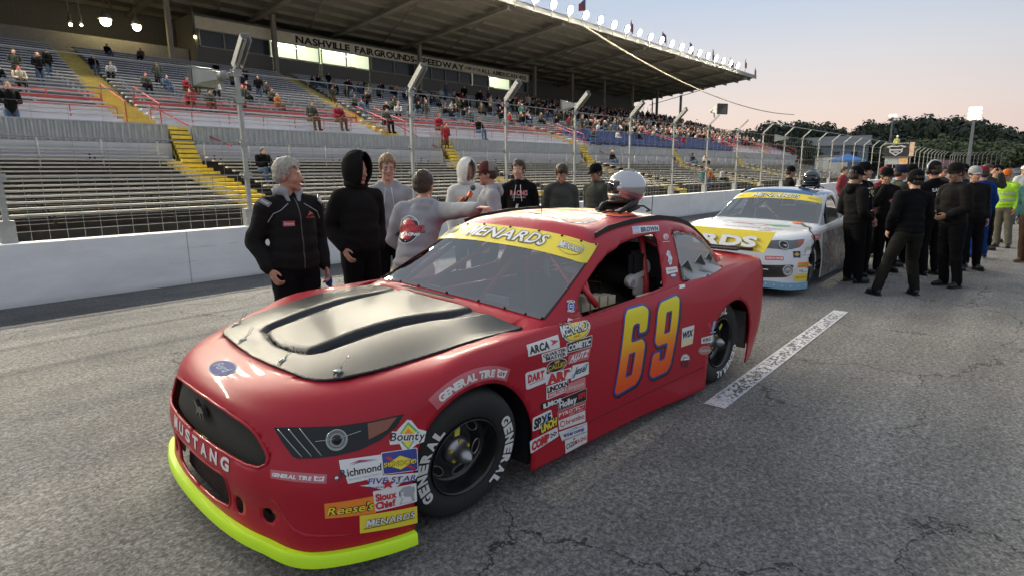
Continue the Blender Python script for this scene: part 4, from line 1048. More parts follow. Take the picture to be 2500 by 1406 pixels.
HOODP = HOODP+[(-.572, .6), (-.560, .3), (-.555, 0)]+[(-.560, -.3), (-.572, -.6)]+[(x, -y) for x, y in HOODP[::-1]][:-1]
BF = cut(BV, BF, (0, 1), HOODP, lambda C: (C[:, 0] > -.75) & (C[:, 2] > .74))
BF = cut(BV, BF, (0, 2), arch(-.03, .335, .40), both)
BF = cut(BV, BF, (0, 2), arch(-2.86, .335, .375), both)
def smooth_poly(P, n=6):
    Q = np.array(P+[P[0], P[1], P[2]]); out = []
    for i in range(1, len(P)+1):
        p0, p1, p2, p3 = Q[i-1], Q[i], Q[i+1], Q[(i+2) % len(Q)]
        for k in range(n):
            f = k/n; out.append(tuple(.5*((2*p1)+(-p0+p2)*f+(2*p0-5*p1+4*p2-p3)*f*f+(-p0+3*p1-3*p2+p3)*f**3)))
    return out
def sym(P): return P+[(-y, z) for y, z in P[::-1]]
GRILLE = sym([(0, .508), (.18, .510), (.36, .508), (.51, .500), (.59, .503), (.622, .522), (.624, .550), (.60, .578), (.575, .600), (.54, .628), (.50, .650), (.44, .668), (.30, .690), (.12, .700)])
LOWER = sym([(0, .212), (.2, .216), (.33, .232), (.352, .26), (.352, .385), (.33, .402), (.2, .398), (.05, .396)])
BF = cut(BV, BF, (1, 2), GRILLE, front)
BF = cut(BV, BF, (1, 2), LOWER, front)
for s_ in (1, -1):
    BF = cut(BV, BF, (1, 2), circle(.436*s_, .283, .036, 24, ry=.042), front)
    BF = cut(BV, BF, (1, 2), circle(.64*s_, .296, .036, 24, ry=.036), front)
M_red = mat('red_race_paint', (.40, .010, .025), .43, spec=.30, coat=.20, coat_r=.07)
shell = mesh_obj('body', BV, BF, M_red, car, solid=.010)
M_hood = mat('satin_black_paint', (.017, .018, .022), .42, spec=.36, coat=.08, coat_r=.3)
M_glass = mat('tinted_glass', (.55, .58, .62), .03, trans=.0, alpha=.30, spec=.8)
def make_glass(name, tint, a, gc=1.):
    m = bpy.data.materials.new(name); m.use_nodes = True; N, Lk, b = nodes_of(m); N.remove(b)
    o = N['Material Output']; t = N.new('ShaderNodeBsdfTransparent'); t.inputs[0].default_value = (*tint, 1)
    g = N.new('ShaderNodeBsdfGlossy'); g.inputs['Roughness'].default_value = .03; g.inputs['Color'].default_value = (gc, gc, gc, 1)
    f = N.new('ShaderNodeFresnel'); f.inputs[0].default_value = 1.5; mr = N.new('ShaderNodeMapRange'); mr.inputs[3].default_value = a; Lk.new(f.outputs[0], mr.inputs[0])
    mx = N.new('ShaderNodeMixShader'); Lk.new(mr.outputs[0], mx.inputs[0]); Lk.new(t.outputs[0], mx.inputs[1]); Lk.new(g.outputs[0], mx.inputs[2]); Lk.new(mx.outputs[0], o.inputs[0]); return m
M_ws = make_glass('windshield_polycarbonate', (.66, .68, .72), .15)
M_side = mat('scuffed_polycarbonate', (.55, .56, .57), .22, alpha=.55, spec=.5)
def patch(name, c0, c1, r0, r1, m, nc=50, nr=16, lift=.002, solid=0., par=None, parent=None):
    g = body.surf(np.linspace(c0, c1, nc), np.linspace(r0, r1, nr)); V = g.reshape(-1, 3)
    V = np.array([skin.snap(v, lift) for v in V]); return mesh_obj(name, V, grid_faces(nr, nc), m, parent or car, solid=solid)
ws = patch('windshield', -5.46, 5.46, 8.05, 8.965, M_ws, 80, 24, .004)
# yellow header banner lies on the top of the windshield
patch('banner', -5.46, 5.46, 8.70, 8.985, V_Y, 80, 8, .006, parent=ws)
patch('edge_band', 5.30, 5.47, 8.05, 8.70, M_rubber, 4, 20, .006, parent=ws); patch('edge_band', -5.47, -5.30, 8.05, 8.70, M_rubber, 4, 20, .006, parent=ws)
b = MB()
for c_ in np.linspace(-5.2, 5.2, 9):
    p = skin.snap(body.surf([c_], [8.06])[0, 0], .006); b.ball(p, .009, 8, 5)
for c_ in np.linspace(-5.3, 5.3, 9):
    p = skin.snap(body.surf([c_], [8.965])[0, 0], .008); b.ball(p, .009, 8, 5)
b.build('fasteners', M_rubber, ws)['kind'] = 'stuff'
patch('rear_window', 11.55, 14, 8.1, 8.92, M_side, 20, 10, .002); 

# side glass
def poly_patch(name, poly, side, m, parent, lift=.002, res=.03):
    xs = [p[0] for p in poly]; zs = [p[1] for p in poly]; X = np.arange(min(xs)-res, max(xs)+res, res); Z = np.arange(min(zs)-res, max(zs)+res, res)
    V = np.array([(x, .72*side, z) for z in Z for x in X]); F = grid_faces(len(Z), len(X))
    C = np.array([V[list(f)].mean(0) for f in F]); k = in_poly(C[:, (0, 2)], poly); keep = [f for f, q in zip(F, k) if q]; gone = set(i for f, q in zip(F, k) if not q for i in f)
    for i in gone & set(i for f in keep for i in f): q = near_poly(V[i][[0, 2]], poly); V[i][0], V[i][2] = q
    for i in set(i for f in keep for i in f):
        h = skin.t.ray_cast(Vector((V[i][0], 1.3*side, V[i][2])), Vector((0, -side, 0)))
        if h[0] is not None: V[i][1] = h[0].y+lift*side
    return mesh_obj(name, V, keep, m, parent)
for s_ in (1, -1):
    q_ = poly_patch('quarter_window', [(x*1.0, z) for x, z in QWIN], s_, M_side, car, .004)
    b = MB(); n = len(QWIN)
    cen = np.mean(QWIN, 0); rim = []
    for k in (0, 1):
        for x, z in QWIN:
            x2, z2 = x+(cen[0]-x)*.085*k, z+(cen[1]-z)*.13*k; h = skin.t.ray_cast(Vector((x2, 1.3*s_, z2)), Vector((0, -s_, 0))); rim.append((x2, (h[0].y if h[0] else .7*s_)+.007*s_, z2))
    b.add(rim, [(i, (i+1) % n, n+(i+1) % n, n+i) for i in range(n)]); b.build('window_border', mat('grey_window_border', (.10, .11, .11), .4), q_)
    b = MB()
    for (x, z) in QWIN[::1]:
        x2, z2 = x+(cen[0]-x)*.045, z+(cen[1]-z)*.06; h = skin.t.ray_cast(Vector((x2, 1.3*s_, z2)), Vector((0, -s_, 0)))
        if h[0]: b.ball((x2, h[0].y+.010*s_, z2), .0085, 8, 5)
    b.build('fasteners', V_G, q_)
    for T in ([(-2.33, 1.03), (-2.46, 1.062), (-2.50, .965)], [(-2.585, 1.028), (-2.745, 1.075), (-2.80, .972)], [(-2.83, 1.032), (-2.965, 1.062), (-2.985, .985)]):     # three cooling ducts behind the glass
        b = MB(); cx = sum(p[0] for p in T)/3; cz_ = sum(p[1] for p in T)/3
        def tri(k, dy): 
            o = []
            for x, z in T:
                x2, z2 = cx+(x-cx)*k, cz_+(z-cz_)*k; h = skin.t.ray_cast(Vector((x2, 1.3*s_, z2)), Vector((0, -s_, 0))); o.append((x2, (h[0].y if h[0] else .7)+dy*s_, z2))
            return o
        b.add(tri(1.16, .008)+tri(1.0, .012), [(0, 1, 4, 3), (1, 2, 5, 4), (2, 0, 3, 5)], 0); b.add(tri(1.0, .0118), [(0, 1, 2)], 1); b.build('air_duct', [mat('clear_duct_lip', (.42, .42, .40), .4), M_intblack], q_)

# ---------------------------------------------------------------- hood
def sstep(a, b_, x): t = min(1, max(0, (x-a)/(b_-a))); return t*t*(3-2*t)
INN = [(.478, 0), (.468, .12), (.440, .232), (.40, .245), (.17, .252), (-.09, .285), (-.36, .335), (-.53, .36)]
OUT = [(.530, 0), (.520, .15), (.480, .30), (.42, .352), (.25, .378), (.0, .405), (-.25, .445), (-.53, .50)]
def U(P): return [(x, y) for x, y in P]+[(-.62, P[-1][1]+.01), (-.62, -P[-1][1]-.01)]+[(x, -y) for x, y in P[::-1]][:-1]
INP, OUP = U(INN), U(OUT)
def pdist(p, P):
    q = near_poly(np.array(p), P); return float(np.hypot(*(q-np.array(p))))
def hood_z(x, y):
    h = skin.t.ray_cast(Vector((x, y, 1.25)), Vector((0, 0, -1)))
    z = h[0].z if h[0] else .85
    dome = .034*sstep(.60, .25, x)*(1-sstep(.45, .70, abs(y)))*(1-.55*sstep(-.30, -.58, x))
    z += dome+.001
    crease = .004*math.exp(-((abs(y)-(.60+.05*(.2-x)))/.03)**2)*sstep(.45, .2, x); z += crease
    return z
hx = np.arange(-.60, .68, .0085); hy = np.arange(-.84, .85, .0085)
HV = np.array([(x, y, 0.) for x in hx for y in hy]); HF = grid_faces(len(hx), len(hy))
C_ = np.array([HV[list(f)].mean(0) for f in HF]); HP = [(x*.999, y*.997) for x, y in HOODP]
k_ = in_poly(C_[:, :2], HP); keep = [f for f, q in zip(HF, k_) if q]; gone = set(i for f, q in zip(HF, k_) if not q for i in f); used_ = set(i for f in keep for i in f)
for i in gone & used_: HV[i][:2] = near_poly(HV[i][:2], HP)
def hood_terms(x, y): return np.stack([x**i*y**j for i in range(6) for j in (0, 2, 4, 6) if i+j <= 7]+[y, x*y], -1)
sm_ = np.array(HP)[:, :2]; sx_ = np.random.uniform(-.56, .62, 2500); sy_ = np.random.uniform(-.78, .78, 2500); kk_ = in_poly(np.stack([sx_, sy_], 1), HP)
sx_, sy_ = np.concatenate([sx_[kk_], np.repeat(sm_[:, 0], 12)]), np.concatenate([sy_[kk_], np.repeat(sm_[:, 1], 12)])
co_ = np.linalg.lstsq(hood_terms(sx_, sy_), np.array([hood_z(x, y) for x, y in zip(sx_, sy_)]), rcond=None)[0]
HB = hood_terms(HV[:, 0], HV[:, 1]) @ co_
ul = sorted(used_); P2 = HV[ul][:, :2]; iin = in_poly(P2, INP); iout = in_poly(P2, OUP)
for n_, i in enumerate(ul):
    x, y = HV[i][0], HV[i][1]; z = HB[i]-.002
    if iout[n_]:
        do = pdist((x, y), OUP); 
        if iin[n_]: z += .006*sstep(0, .03, pdist((x, y), INP))
        else:
            di = pdist((x, y), INP); fade = 1-.5*sstep(-.3, -.58, x)
            z -= .026*sstep(0, .050, do)*sstep(-.001, .009, di)*fade
    HV[i][2] = z
hood = mesh_obj('hood', HV, keep, M_hood, car, solid=.012)
b = MB(); tr = [skin.snap((x, y, .9), -.006) for x, y in [(x*1.004, y*1.004) for x, y in HOODP]]
b.tube(tr, .0026, 6, closed=True); b.build('panel_gap', M_dark, car, smooth=True)
M_under = mat('engine_bay_dark', (.02, .02, .02), .9)
b = MB(); b.box(-.60, .60, -.70, .70, .60, .70); b.build('inner_panel', M_under, car)
b = MB(); b.add([(-.585, -.42, .965), (-.585, .16, .957), (-.615, .16, .962), (-.615, -.42, .970)], [(0, 1, 2, 3)]); b.build('cowl_slot', M_dark, hood)
for i, (x, y) in enumerate([(.484, -.581), (.575, -.264), (.573, .224), (.47, .583)]):
    z = hood_z(x, y); r = MB()
    r.lathe([(.026, 0), (.026, .003), (.012, .006), (.010, .022), (.0005, .024)], 14, Matrix.Translation((x, y, z)))
    r.tube([(x-.02, y-.012, z+.016), (x+.03, y+.015, z+.020)], .0035, 6); r.tube([(x-.01, y+.02, z+.012), (x+.02, y-.02, z+.014)], .003, 6)
    L = [(x+.005*k*math.cos(k), y+.012*math.sin(k*1.3)*k*.3, z+.018+.018*k*(6-k)/3) for k in range(7)]
    r.tube([(x, y, z+.015), (x-.015, y+.02, z+.05), (x-.03, y+.035, z+.085), (x-.05, y+.02, z+.075), (x-.035, y+.0, z+.04), (x-.005, y, z+.016)], .0022, 5)
    r.build('hood_pin', M_chrome, hood, smooth=True)
    L = [(x, y, z+.01), (x+.03, y+.02, z+.012), (x+.05, y+.035, hood_z(x, y)+.006)]
    b = MB(); b.tube(L, .0018, 5); b.build('lanyard', M_rubber, hood)

# ---------------------------------------------------------------- splitter, grilles, lamps
M_fluo = mat('fluorescent_yellow', (.62, .95, .02), .5, coat=.2)
cs_ = np.linspace(-4.02, 4.02, 120); base = body.surf(cs_, [0.])[0]; N_ = len(base); vs = []; 
for i in range(N_):
    t = base[min(i+1, N_-1)]-base[max(i-1, 0)]; nrm = np.array([t[1], -t[0], 0]); nrm /= np.linalg.norm(nrm)
    if nrm[0]*1.0+nrm[1]*base[i][1] < 0: nrm = -nrm
    w_ = .034; zt = base[i][2]+.007; zb = base[i][2]-.055
    for d_, z in ((-.02, zt), (w_*.75, zt), (w_, zt-.012), (w_, zb+.006), (w_*.7, zb), (-.02, zb)): p = base[i]+nrm*d_; vs.append((p[0], p[1], z))
b = MB(); b.add(vs, [(i*6+k, i*6+(k+1) % 6, (i+1)*6+(k+1) % 6, (i+1)*6+k) for i in range(N_-1) for k in range(6)]+[(0, 1, 2, 3, 4, 5), tuple((N_-1)*6+k for k in (5, 4, 3, 2, 1, 0))]); b.build('splitter', M_fluo, car, sharp=50)
def mesh_mat(name, sc, a, c_):
    m = bpy.data.materials.new(name); m.use_nodes = True; N, Lk, b_ = nodes_of(m); tc = N.new('ShaderNodeTexCoord'); mp = N.new('ShaderNodeMapping'); mp.inputs['Scale'].default_value = (0.01, 1, 1); Lk.new(tc.outputs['Object'], mp.inputs[0])
    v = N.new('ShaderNodeTexVoronoi'); v.feature = 'DISTANCE_TO_EDGE'; v.inputs['Scale'].default_value = sc; v.inputs['Randomness'].default_value = .12; Lk.new(mp.outputs[0], v.inputs['Vector'])
    r = N.new('ShaderNodeMapRange'); r.inputs[1].default_value = .06; r.inputs[2].default_value = .12; Lk.new(v.outputs['Distance'], r.inputs[0])
    x = N.new('ShaderNodeMix'); x.data_type = 'RGBA'; x.inputs[6].default_value = (*a, 1); x.inputs[7].default_value = (*c_, 1); Lk.new(r.outputs[0], x.inputs['Factor']); Lk.new(x.outputs[2], b_.inputs['Base Color']); b_.inputs['Roughness'].default_value = .7; b_.inputs['Specular IOR Level'].default_value = .2
    return m
M_mesh = mesh_mat('dark_wire_grille', 62, (.035, .035, .032), (.004, .004, .004))
def back_panel(name, poly, depth, m, parent=None, y0=-1, y1=1):
    ys = [p[0] for p in poly]; zs = [p[1] for p in poly]; Y = np.linspace(min(ys)-.02, max(ys)+.02, 50); Z = np.linspace(min(zs)-.02, max(zs)+.02, 10); V = []
    for z in Z:
        for y in Y:
            h = skin.t.ray_cast(Vector((1.6, y, z)), Vector((-1, 0, 0))); V.append(((h[0].x if h[0] else .8)-depth, y, z))
    return mesh_obj(name, np.array(V), grid_faces(10, 50), m, parent or car)
for P_ in (GRILLE, LOWER):
    L_ = []
    for i in range(len(P_)):
        a_, c2 = P_[i], P_[(i+1) % len(P_)]
        for k in range(3): y_, z_ = a_[0]+(c2[0]-a_[0])*k/3, a_[1]+(c2[1]-a_[1])*k/3; h = skin.t.ray_cast(Vector((1.6, y_, z_)), Vector((-1, 0, 0))); L_.append(h[0]+Vector((-.004, 0, 0)))
    b = MB(); b.tube(L_, .0085, 8, closed=True); b.build('opening_lip', M_red, car, smooth=True)
gr_ = back_panel('grille', GRILLE, .045, M_mesh)
lo_ = back_panel('lower_grille', LOWER, .05, mesh_mat('lower_wire_grille', 48, (.05, .03, .03), (.008, .006, .006)))
for s_ in (1, -1):
    for y, z in ((.436, .283), (.64, .296)): b = MB(); h = skin.t.ray_cast(Vector((1.6, y*s_, z)), Vector((-1, 0, 0))); b.lathe([(.05, 0), (.0005, .001)], 20, frame((h[0].x-.03, y*s_, z), (0, 1, 0), (1, 0, 0))); b.build('brake_duct', M_mesh, car)
# running horse badge
b = MB(); hx_ = .905
P = [(-.075, .0), (-.05, .022), (-.02, .026), (.0, .018), (.02, .030), (.035, .046), (.05, .042), (.045, .028), (.03, .012), (.028, -.01), (.045, -.03), (.035, -.034), (.015, -.014), (-.005, -.016), (-.02, -.038), (-.032, -.034), (-.022, -.012), (-.045, -.005), (-.06, -.03), (-.07, -.026), (-.058, .0), (-.072, .004)]
b.add([(hx_+.02, -y_*1.0, .612+z_) for y_, z_ in P]+[(hx_, -y_, .612+z_) for y_, z_ in P], [tuple(range(len(P))), tuple(range(len(P), 2*len(P)))[::-1]]+[(i, (i+1) % len(P), len(P)+(i+1) % len(P), len(P)+i) for i in range(len(P))]); b.build('horse_badge', mat('dark_chrome', (.16, .16, .15), .3, .8), gr_)
# head lamp printed and moulded on the nose
M_hlb = mat('smoked_lens', (.010, .010, .011), .3, spec=.3, coat=.25, coat_r=.08); M_hls = mat('lens_silver', (.35, .36, .36), .25, .6); M_amb = mat('amber_lens', (.22, .06, .02), .2, coat=.6)
def face_poly(poly3, name, m, parent, lift, mx=.03):
    P = [Vector(q) for q in poly3]; b = MB(); v2, f2 = densify(P, [tuple(range(len(P)))], mx); b.add([skin.snap(v, lift) for v in v2], f2); return b.build(name, m, parent, smooth=True)
HL = [(.809, .607, .672), (.72, .721, .680), (.618, .81, .679), (.504, .875, .683), (.359, .939, .693), (.399, .936, .644), (.475, .92, .601), (.568, .891, .576), (.651, .852, .568), (.727, .801, .566), (.778, .748, .565), (.788, .729, .571), (.799, .672, .613)]
for s_ in (1, -1):
    mir = lambda L: [(x, y*s_, z) for x, y, z in L]
    hl = face_poly(mir(HL), 'headlight', M_hlb, car, .003)
    face_poly(mir([(.508, .875, .676), (.39, .929, .686), (.44, .924, .640), (.52, .897, .612)]), 'amber_lens', M_amb, hl, .006)
    c_ = Vector((.632, .826*s_, .624)); nn = (skin.snap(c_, .1)-skin.snap(c_, 0)).normalized(); q = skin.snap(c_, .004)
    b = MB(); b.lathe([(.046, 0), (.046, .006), (.041, .008), (.038, .002), (.030, -.002), (.030, .003), (.026, .005), (.022, .0), (.0005, -.001)], 28, frame(q, (0, 0, 1), nn)); b.build('projector', M_hls, hl, smooth=True)
    b = MB(); b.ball(q+nn*.001, .019, 14, 8); b.build('lens', M_hlb, hl, smooth=True)
    for k in range(3):
        a, c2 = Vector((.797-.034*k, (.628+.036*k)*s_, .668)), Vector((.764-.032*k, (.765+.026*k)*s_, .572)); L = [skin.snap(a.lerp(c2, t/6), .006) for t in range(7)]
        b = MB(); b.tube(L, .0028, 5); b.build('chrome_strip', M_hls, hl, smooth=True)
    b = MB(); b.tube([skin.snap((.70, .77*s_, .622), .007), skin.snap((.632, .826*s_, .628), .014), skin.snap((.54, .87*s_, .650), .007)], .002, 5); b.build('light_bar', M_hls, hl)
b = MB(); b.ball(skin.snap((.673, .879, .482), .002), .011, 10, 6); b.build('bolt', M_chrome, car, smooth=True)
# tail lamp
for s_ in (1, -1):
    face_poly([(x, y*s_, z) for x, y, z in [(-3.55, .935, .86), (-3.62, .93, .87), (-3.665, .85, .87), (-3.66, .86, .72), (-3.61, .94, .71), (-3.57, .95, .74)]], 'tail_light', mat('dark_tail_lens', (.03, .008, .01), .25, coat=.5), car, .004)

# ---------------------------------------------------------------- underbody and cockpit
b = MB(); b.box(-3.5, .80, -.60, .60, .13, .19); b.box(-.62, -.58, -.68, .68, .19, .86); b.box(-.44, .5, -.60, -.585, .19, .70); b.box(-.44, .5, .585, .60, .19, .70); b.box(-3.4, -2.35, -.66, -.62, .19, .86); b.box(-3.4, -2.35, .62, .66, .19, .86); b.box(.45, .5, -.60, .60, .19, .70)
b.box(-.60, -.46, -.93, .93, .13, .74); b.box(-2.45, -2.35, -.93, .93, .13, .80); b.box(-3.48, -3.42, -.80, .80, .19, .8); b.box(-3.4, -2.4, -.62, .62, .80, .84)
b.build('chassis', M_intblack, car)
b = MB(); b.box(-1.06, -.70, -.78, .78, .80, .835); b.box(-1.06, -1.04, -.78, .78, .62, .835); dsh = b.build('dashboard', mat('grey_dash_top', (.06, .06, .065), .7), car)
b = MB(); b.box(-.98, -.90, -.62, -.46, .835, .90); b.box(-.96, -.92, .10, .30, .836, .93); b.build('dash_box', mat('pale_dash_box', (.55, .54, .50), .5), dsh)
b = MB(); b.box(-1.42, -1.40, -.16, .16, 1.20, 1.27); b.build('mirror', mat('mirror_back', (.25, .25, .27), .3, .5), car)
b = MB(); b.tube([(-1.22, .42, 1.20), (-1.20, .42, 1.10), (-1.24, .40, 1.04)], .02, 8); b.build('helmet_hose', V_G, car, smooth=True)
b = MB(); b.box(-1.075, -1.061, -.10, .22, .70, .80); b.build('gauge_panel', mat('brushed_panel', (.5, .5, .46), .35, .5), dsh)
for k in range(4): b = MB(); b.lathe([(.035, 0), (.035, .02), (.0005, .021)], 16, frame((-.90+.05*k, -.25+.16*k, .835), (1, 0, 0), (0, 0, 1))); b.build('gauge', M_chrome, dsh)
M_cage = mat('red_roll_cage', (.60, .05, .06), .35, coat=.3)
bars = [[(-2.12, -.60, .2), (-2.12, -.62, .9), (-2.14, -.56, 1.28), (-2.14, -.48, 1.33), (-2.14, .48, 1.33), (-2.14, .56, 1.28), (-2.12, .64, .9), (-2.12, .62, .2)],
 [(-.78, -.76, .3), (-.80, -.78, .88), (-1.40, -.62, 1.26), (-1.5, -.57, 1.30), (-2.14, -.5, 1.33)], [(-.78, .76, .3), (-.80, .80, .88), (-1.40, .64, 1.24), (-1.5, .58, 1.29), (-2.14, .5, 1.33)],
 [(-1.46, -.57, 1.30), (-1.46, .57, 1.30)], [(-.90, .02, .83), (-1.44, .05, 1.28)], [(-.92, -.70, .84), (-1.30, -.18, 1.24)], [(-2.14, -.58, 1.25), (-2.14, .40, .3)], [(-2.14, .45, 1.3), (-3.2, .5, .85)], [(-2.14, -.45, 1.3), (-3.2, -.5, .85)], [(-.82, .78, .62), (-2.12, .74, .62)], [(-.82, .80, .78), (-2.12, .76, .80)], [(-.82, -.78, .62), (-2.12, -.74, .62)], [(-.82, -.80, .78), (-2.12, -.76, .80)], [(-1.24, .82, .905), (-1.12, .77, 1.06)], [(-2.14, .1, 1.33), (-2.5, .1, .8)]]
for L in bars: b = MB(); b.tube(L, .021, 10); b.build('roll_cage_bar', M_cage, car, smooth=True)
b = MB(); b.tube([(-1.285, .735, .915), (-1.15, .775, 1.08)], .020, 8); b.build('vent_window_bar', M_cage, car, smooth=True)
# seat with head surrounds, wheel, radio
M_seat = mat('black_seat_cloth', (.012, .012, .013), .85)
st = empty('seat', (-2.10, .36, .2)); st.parent = car
def rbox(b, x0, x1, y0, y1, z0, z1, r=.03, M=None):
    bm = bmesh.new(); bmesh.ops.create_cube(bm, size=1); 
    for v in bm.verts: v.co = Vector(((x0+x1)/2+v.co.x*(x1-x0), (y0+y1)/2+v.co.y*(y1-y0), (z0+z1)/2+v.co.z*(z1-z0)))
    bmesh.ops.bevel(bm, geom=bm.edges[:], offset=r, segments=3, affect='EDGES'); bm.verts.index_update()
    b.add([v.co.copy() for v in bm.verts], [tuple(v.index for v in f.verts) for f in bm.faces], 0, M); bm.free()
b = MB(); rbox(b, -.12, .42, -.25, .25, .08, .22); rbox(b, -.16, -.02, -.27, .27, .15, .80, .05, Matrix.Rotation(-.18, 4, 'Y')); rbox(b, -.30, -.18, -.20, .20, .70, .98, .05); b.build('shell', M_seat, st, sharp=40)
for y_ in (.18, -.25): b = MB(); rbox(b, -.30, .14, y_, y_+.07, .70, .96, .03); b.build('head_surround', M_seat, st, sharp=40)
# cockpit_white padded support by the driver's shoulder
M_wp = mat('white_moulding', (.70, .70, .66), .45)
def plate(poly, y0, y1, name, m, r=.012):
    P = round_poly5(poly); n = len(P); cxm = sum(p[0] for p in P)/n; czm = sum(p[1] for p in P)/n; b = MB(); vs = []
    for y, k in ((y0, .97), (y0+r*.6, 1.), (y1-r, 1.), (y1, .93)): vs += [(cxm+(x-cxm)*k, y, czm+(z-czm)*k) for x, z in P]
    fs = [(j*n+i, j*n+(i+1) % n, (j+1)*n+(i+1) % n, (j+1)*n+i) for j in range(3) for i in range(n)]+[tuple(range(n))[::-1], tuple(range(3*n, 4*n))]
    b.add(vs, fs); return b.build(name, m, car, sharp=35)
def round_poly5(P, n=4):
    Q = [np.array(p) for p in P]; out = []; N_ = len(Q)
    for i in range(N_):
        p0, p1, p2, p3 = Q[i-1], Q[i], Q[(i+1) % N_], Q[(i+2) % N_]
        for k in range(n): f = k/n; out.append(tuple(.5*((2*p1)+(-p0+p2)*f+(2*p0-5*p1+4*p2-p3)*f*f+(-p0+3*p1-3*p2+p3)*f**3)))
    return out
hs_ = plate([(-2.159, 1.082), (-2.196, 1.045), (-2.183, .982), (-2.041, .945), (-2.011, .89), (-1.95, .885), (-1.905, .93), (-1.924, .970), (-1.978, .985), (-2.123, 1.005), (-2.155, 1.036)], .575, .625, 'head_support', M_wp)
plate([(-2.024, .945), (-2.144, .940), (-2.199, .837), (-2.159, .805), (-2.015, .82), (-2.014, .90)], .585, .612, 'shoulder_pad', M_wp)
b = MB(); b.lathe([(.026, 0), (.026, .004), (.0005, .005)], 16, frame((-1.955, .625, .928), (1, 0, 0), (0, 1, 0))); b.build('grey_button', V_G, hs_)
plate([(-1.981, .99), (-2.067, 1.044), (-2.296, 1.071), (-2.419, 1.058), (-2.5, .981), (-2.506, .883), (-2.434, .837), (-2.122, .855), (-1.985, .90)], .28, .56, 'head_rest', M_seat, .03)

b = MB(); b.lathe([(.16, -.012), (.175, 0), (.16, .012), (.147, 0)], 28, frame((-1.33, .36, .90), (0, 1, 0), (-.93, 0, .36)), close=True); b.tube([(-1.33, .20, .90), (-1.30, .36, .89), (-1.33, .52, .90)], .014, 6); b.tube([(-1.30, .36, .88), (-1.0, .36, .76)], .02, 8); b.build('steering_wheel', M_seat, car, smooth=True)
b = MB()
for k in range(4): b.box(-1.62+.10*k, -1.54+.10*k, .60, .70, .84, .90+.015*k)
b.box(-1.70, -1.20, .58, .60, .80, .88); b.build('switch_tray', mat('cream_bracket', (.55, .52, .36), .5), car)
b = MB(); b.box(-2.02, -1.66, .838, .862, .890, .905); b.build('sill_strip', mat('cream_sill', (.70, .58, .40), .5), car)
b = MB(); b.lathe([(.045, -.03), (.045, .03), (.0005, .03)], 14, frame((-1.07, .76, .93), (1, 0, 0), (1, 0, 0))); b.build('orange_knob', mat('orange_bottle', (.55, .16, .03), .35), car, smooth=True)

# ---------------------------------------------------------------- roof rails, spoiler, aerial
for s_ in (1, -1):
    L = [skin.snap((x, y*s_, z), .008) for x, y, z in [(-1.43, .655, 1.32), (-1.6, .635, 1.36), (-1.9, .62, 1.38), (-2.3, .60, 1.38), (-2.6, .59, 1.36), (-2.85, .58, 1.31), (-3.0, .57, 1.26), (-3.15, .57, 1.17), (-3.3, .575, 1.08)]]
    b = MB()
    for i in range(len(L)-1): b.beam(L[i]+Vector((0, 0, .010)), L[i+1]+Vector((0, 0, .010)), .012, .034)
    b.build('roof_rail', M_rubber, car)
b = MB(); b.beam((-3.66, -.78, 1.05), (-3.66, .80, 1.03), .05, .02); b.box(-3.60, -3.50, .30, .72, 1.022, 1.040)
sp_ = empty('spoiler', (-3.66, 0, 1.02)); sp_.parent = car
o = b.build('mount', M_intblack, sp_); o.data.transform(Matrix.Translation((3.66, 0, -1.02)))
b = MB(); b.add([(-3.69, -.80, 1.05), (-3.69, .90, 1.0), (-3.80, .95, 1.185), (-3.80, -.80, 1.22), (-3.697, -.80, 1.05), (-3.697, .90, 1.0), (-3.807, .95, 1.185), (-3.807, -.80, 1.22)], [(0, 1, 2, 3), (7, 6, 5, 4), (0, 4, 5, 1), (1, 5, 6, 2), (2, 6, 7, 3), (3, 7, 4, 0)])
o = b.build('blade', V_Y, sp_); o.data.transform(Matrix.Translation((3.66, 0, -1.02)))
vs, fs, w_ = text_mesh('MENARDS', bold=.05)
for m_, dx, sc, ex in ((V_K, 0, 1.12, .003), (V_W, 0, 1., .006)):
    b = MB(); b.add([(-3.69-.11*(.2+.55*v[1])+ex+.02, -.56+(v[0]/w_)*1.38, 1.045+.145*(.10+.62*v[1])-.01) for v in vs], fs); o2 = b.build('lettering', m_, o); o2.data.transform(Matrix.Translation((3.66, 0, -1.02)))
b = MB(); b.tube([(-2.35, .52, 1.40), (-2.36, .52, 1.56)], .003, 5); b.tube([(-1.62, .0, 1.42), (-1.63, 0, 1.66)], .003, 5); b.build('aerial', M_rubber, car)
# wheels
wl_ = wheel(1); wl_.parent = car; wl_.location = (0, .95, .352); wl_.rotation_euler = (-.134, 0, -.079)
w2 = copy_tree(wl_, car); w2.location = (-2.79, .955, .352); w2.rotation_euler = (0, 0, 0)
w2.rotation_euler = (0, math.radians(-52), 0)
w3 = copy_tree(wl_, car); w3.location = (0, -.95, .352); w3.scale = (1, -1, 1); w3.rotation_euler = (-.05, 0, -.079)
w4 = copy_tree(wl_, car); w4.location = (-2.79, -.95, .352); w4.scale = (1, -1, 1); w4.rotation_euler = (0, 0, 0)
b = MB(); b.box(-3.42, -3.39, .66, .90, .16, .50); b.build('wheel_well_panel', mat('scuffed_aluminium', (.42, .40, .38), .5, .5, var=.3, vscale=12), car)

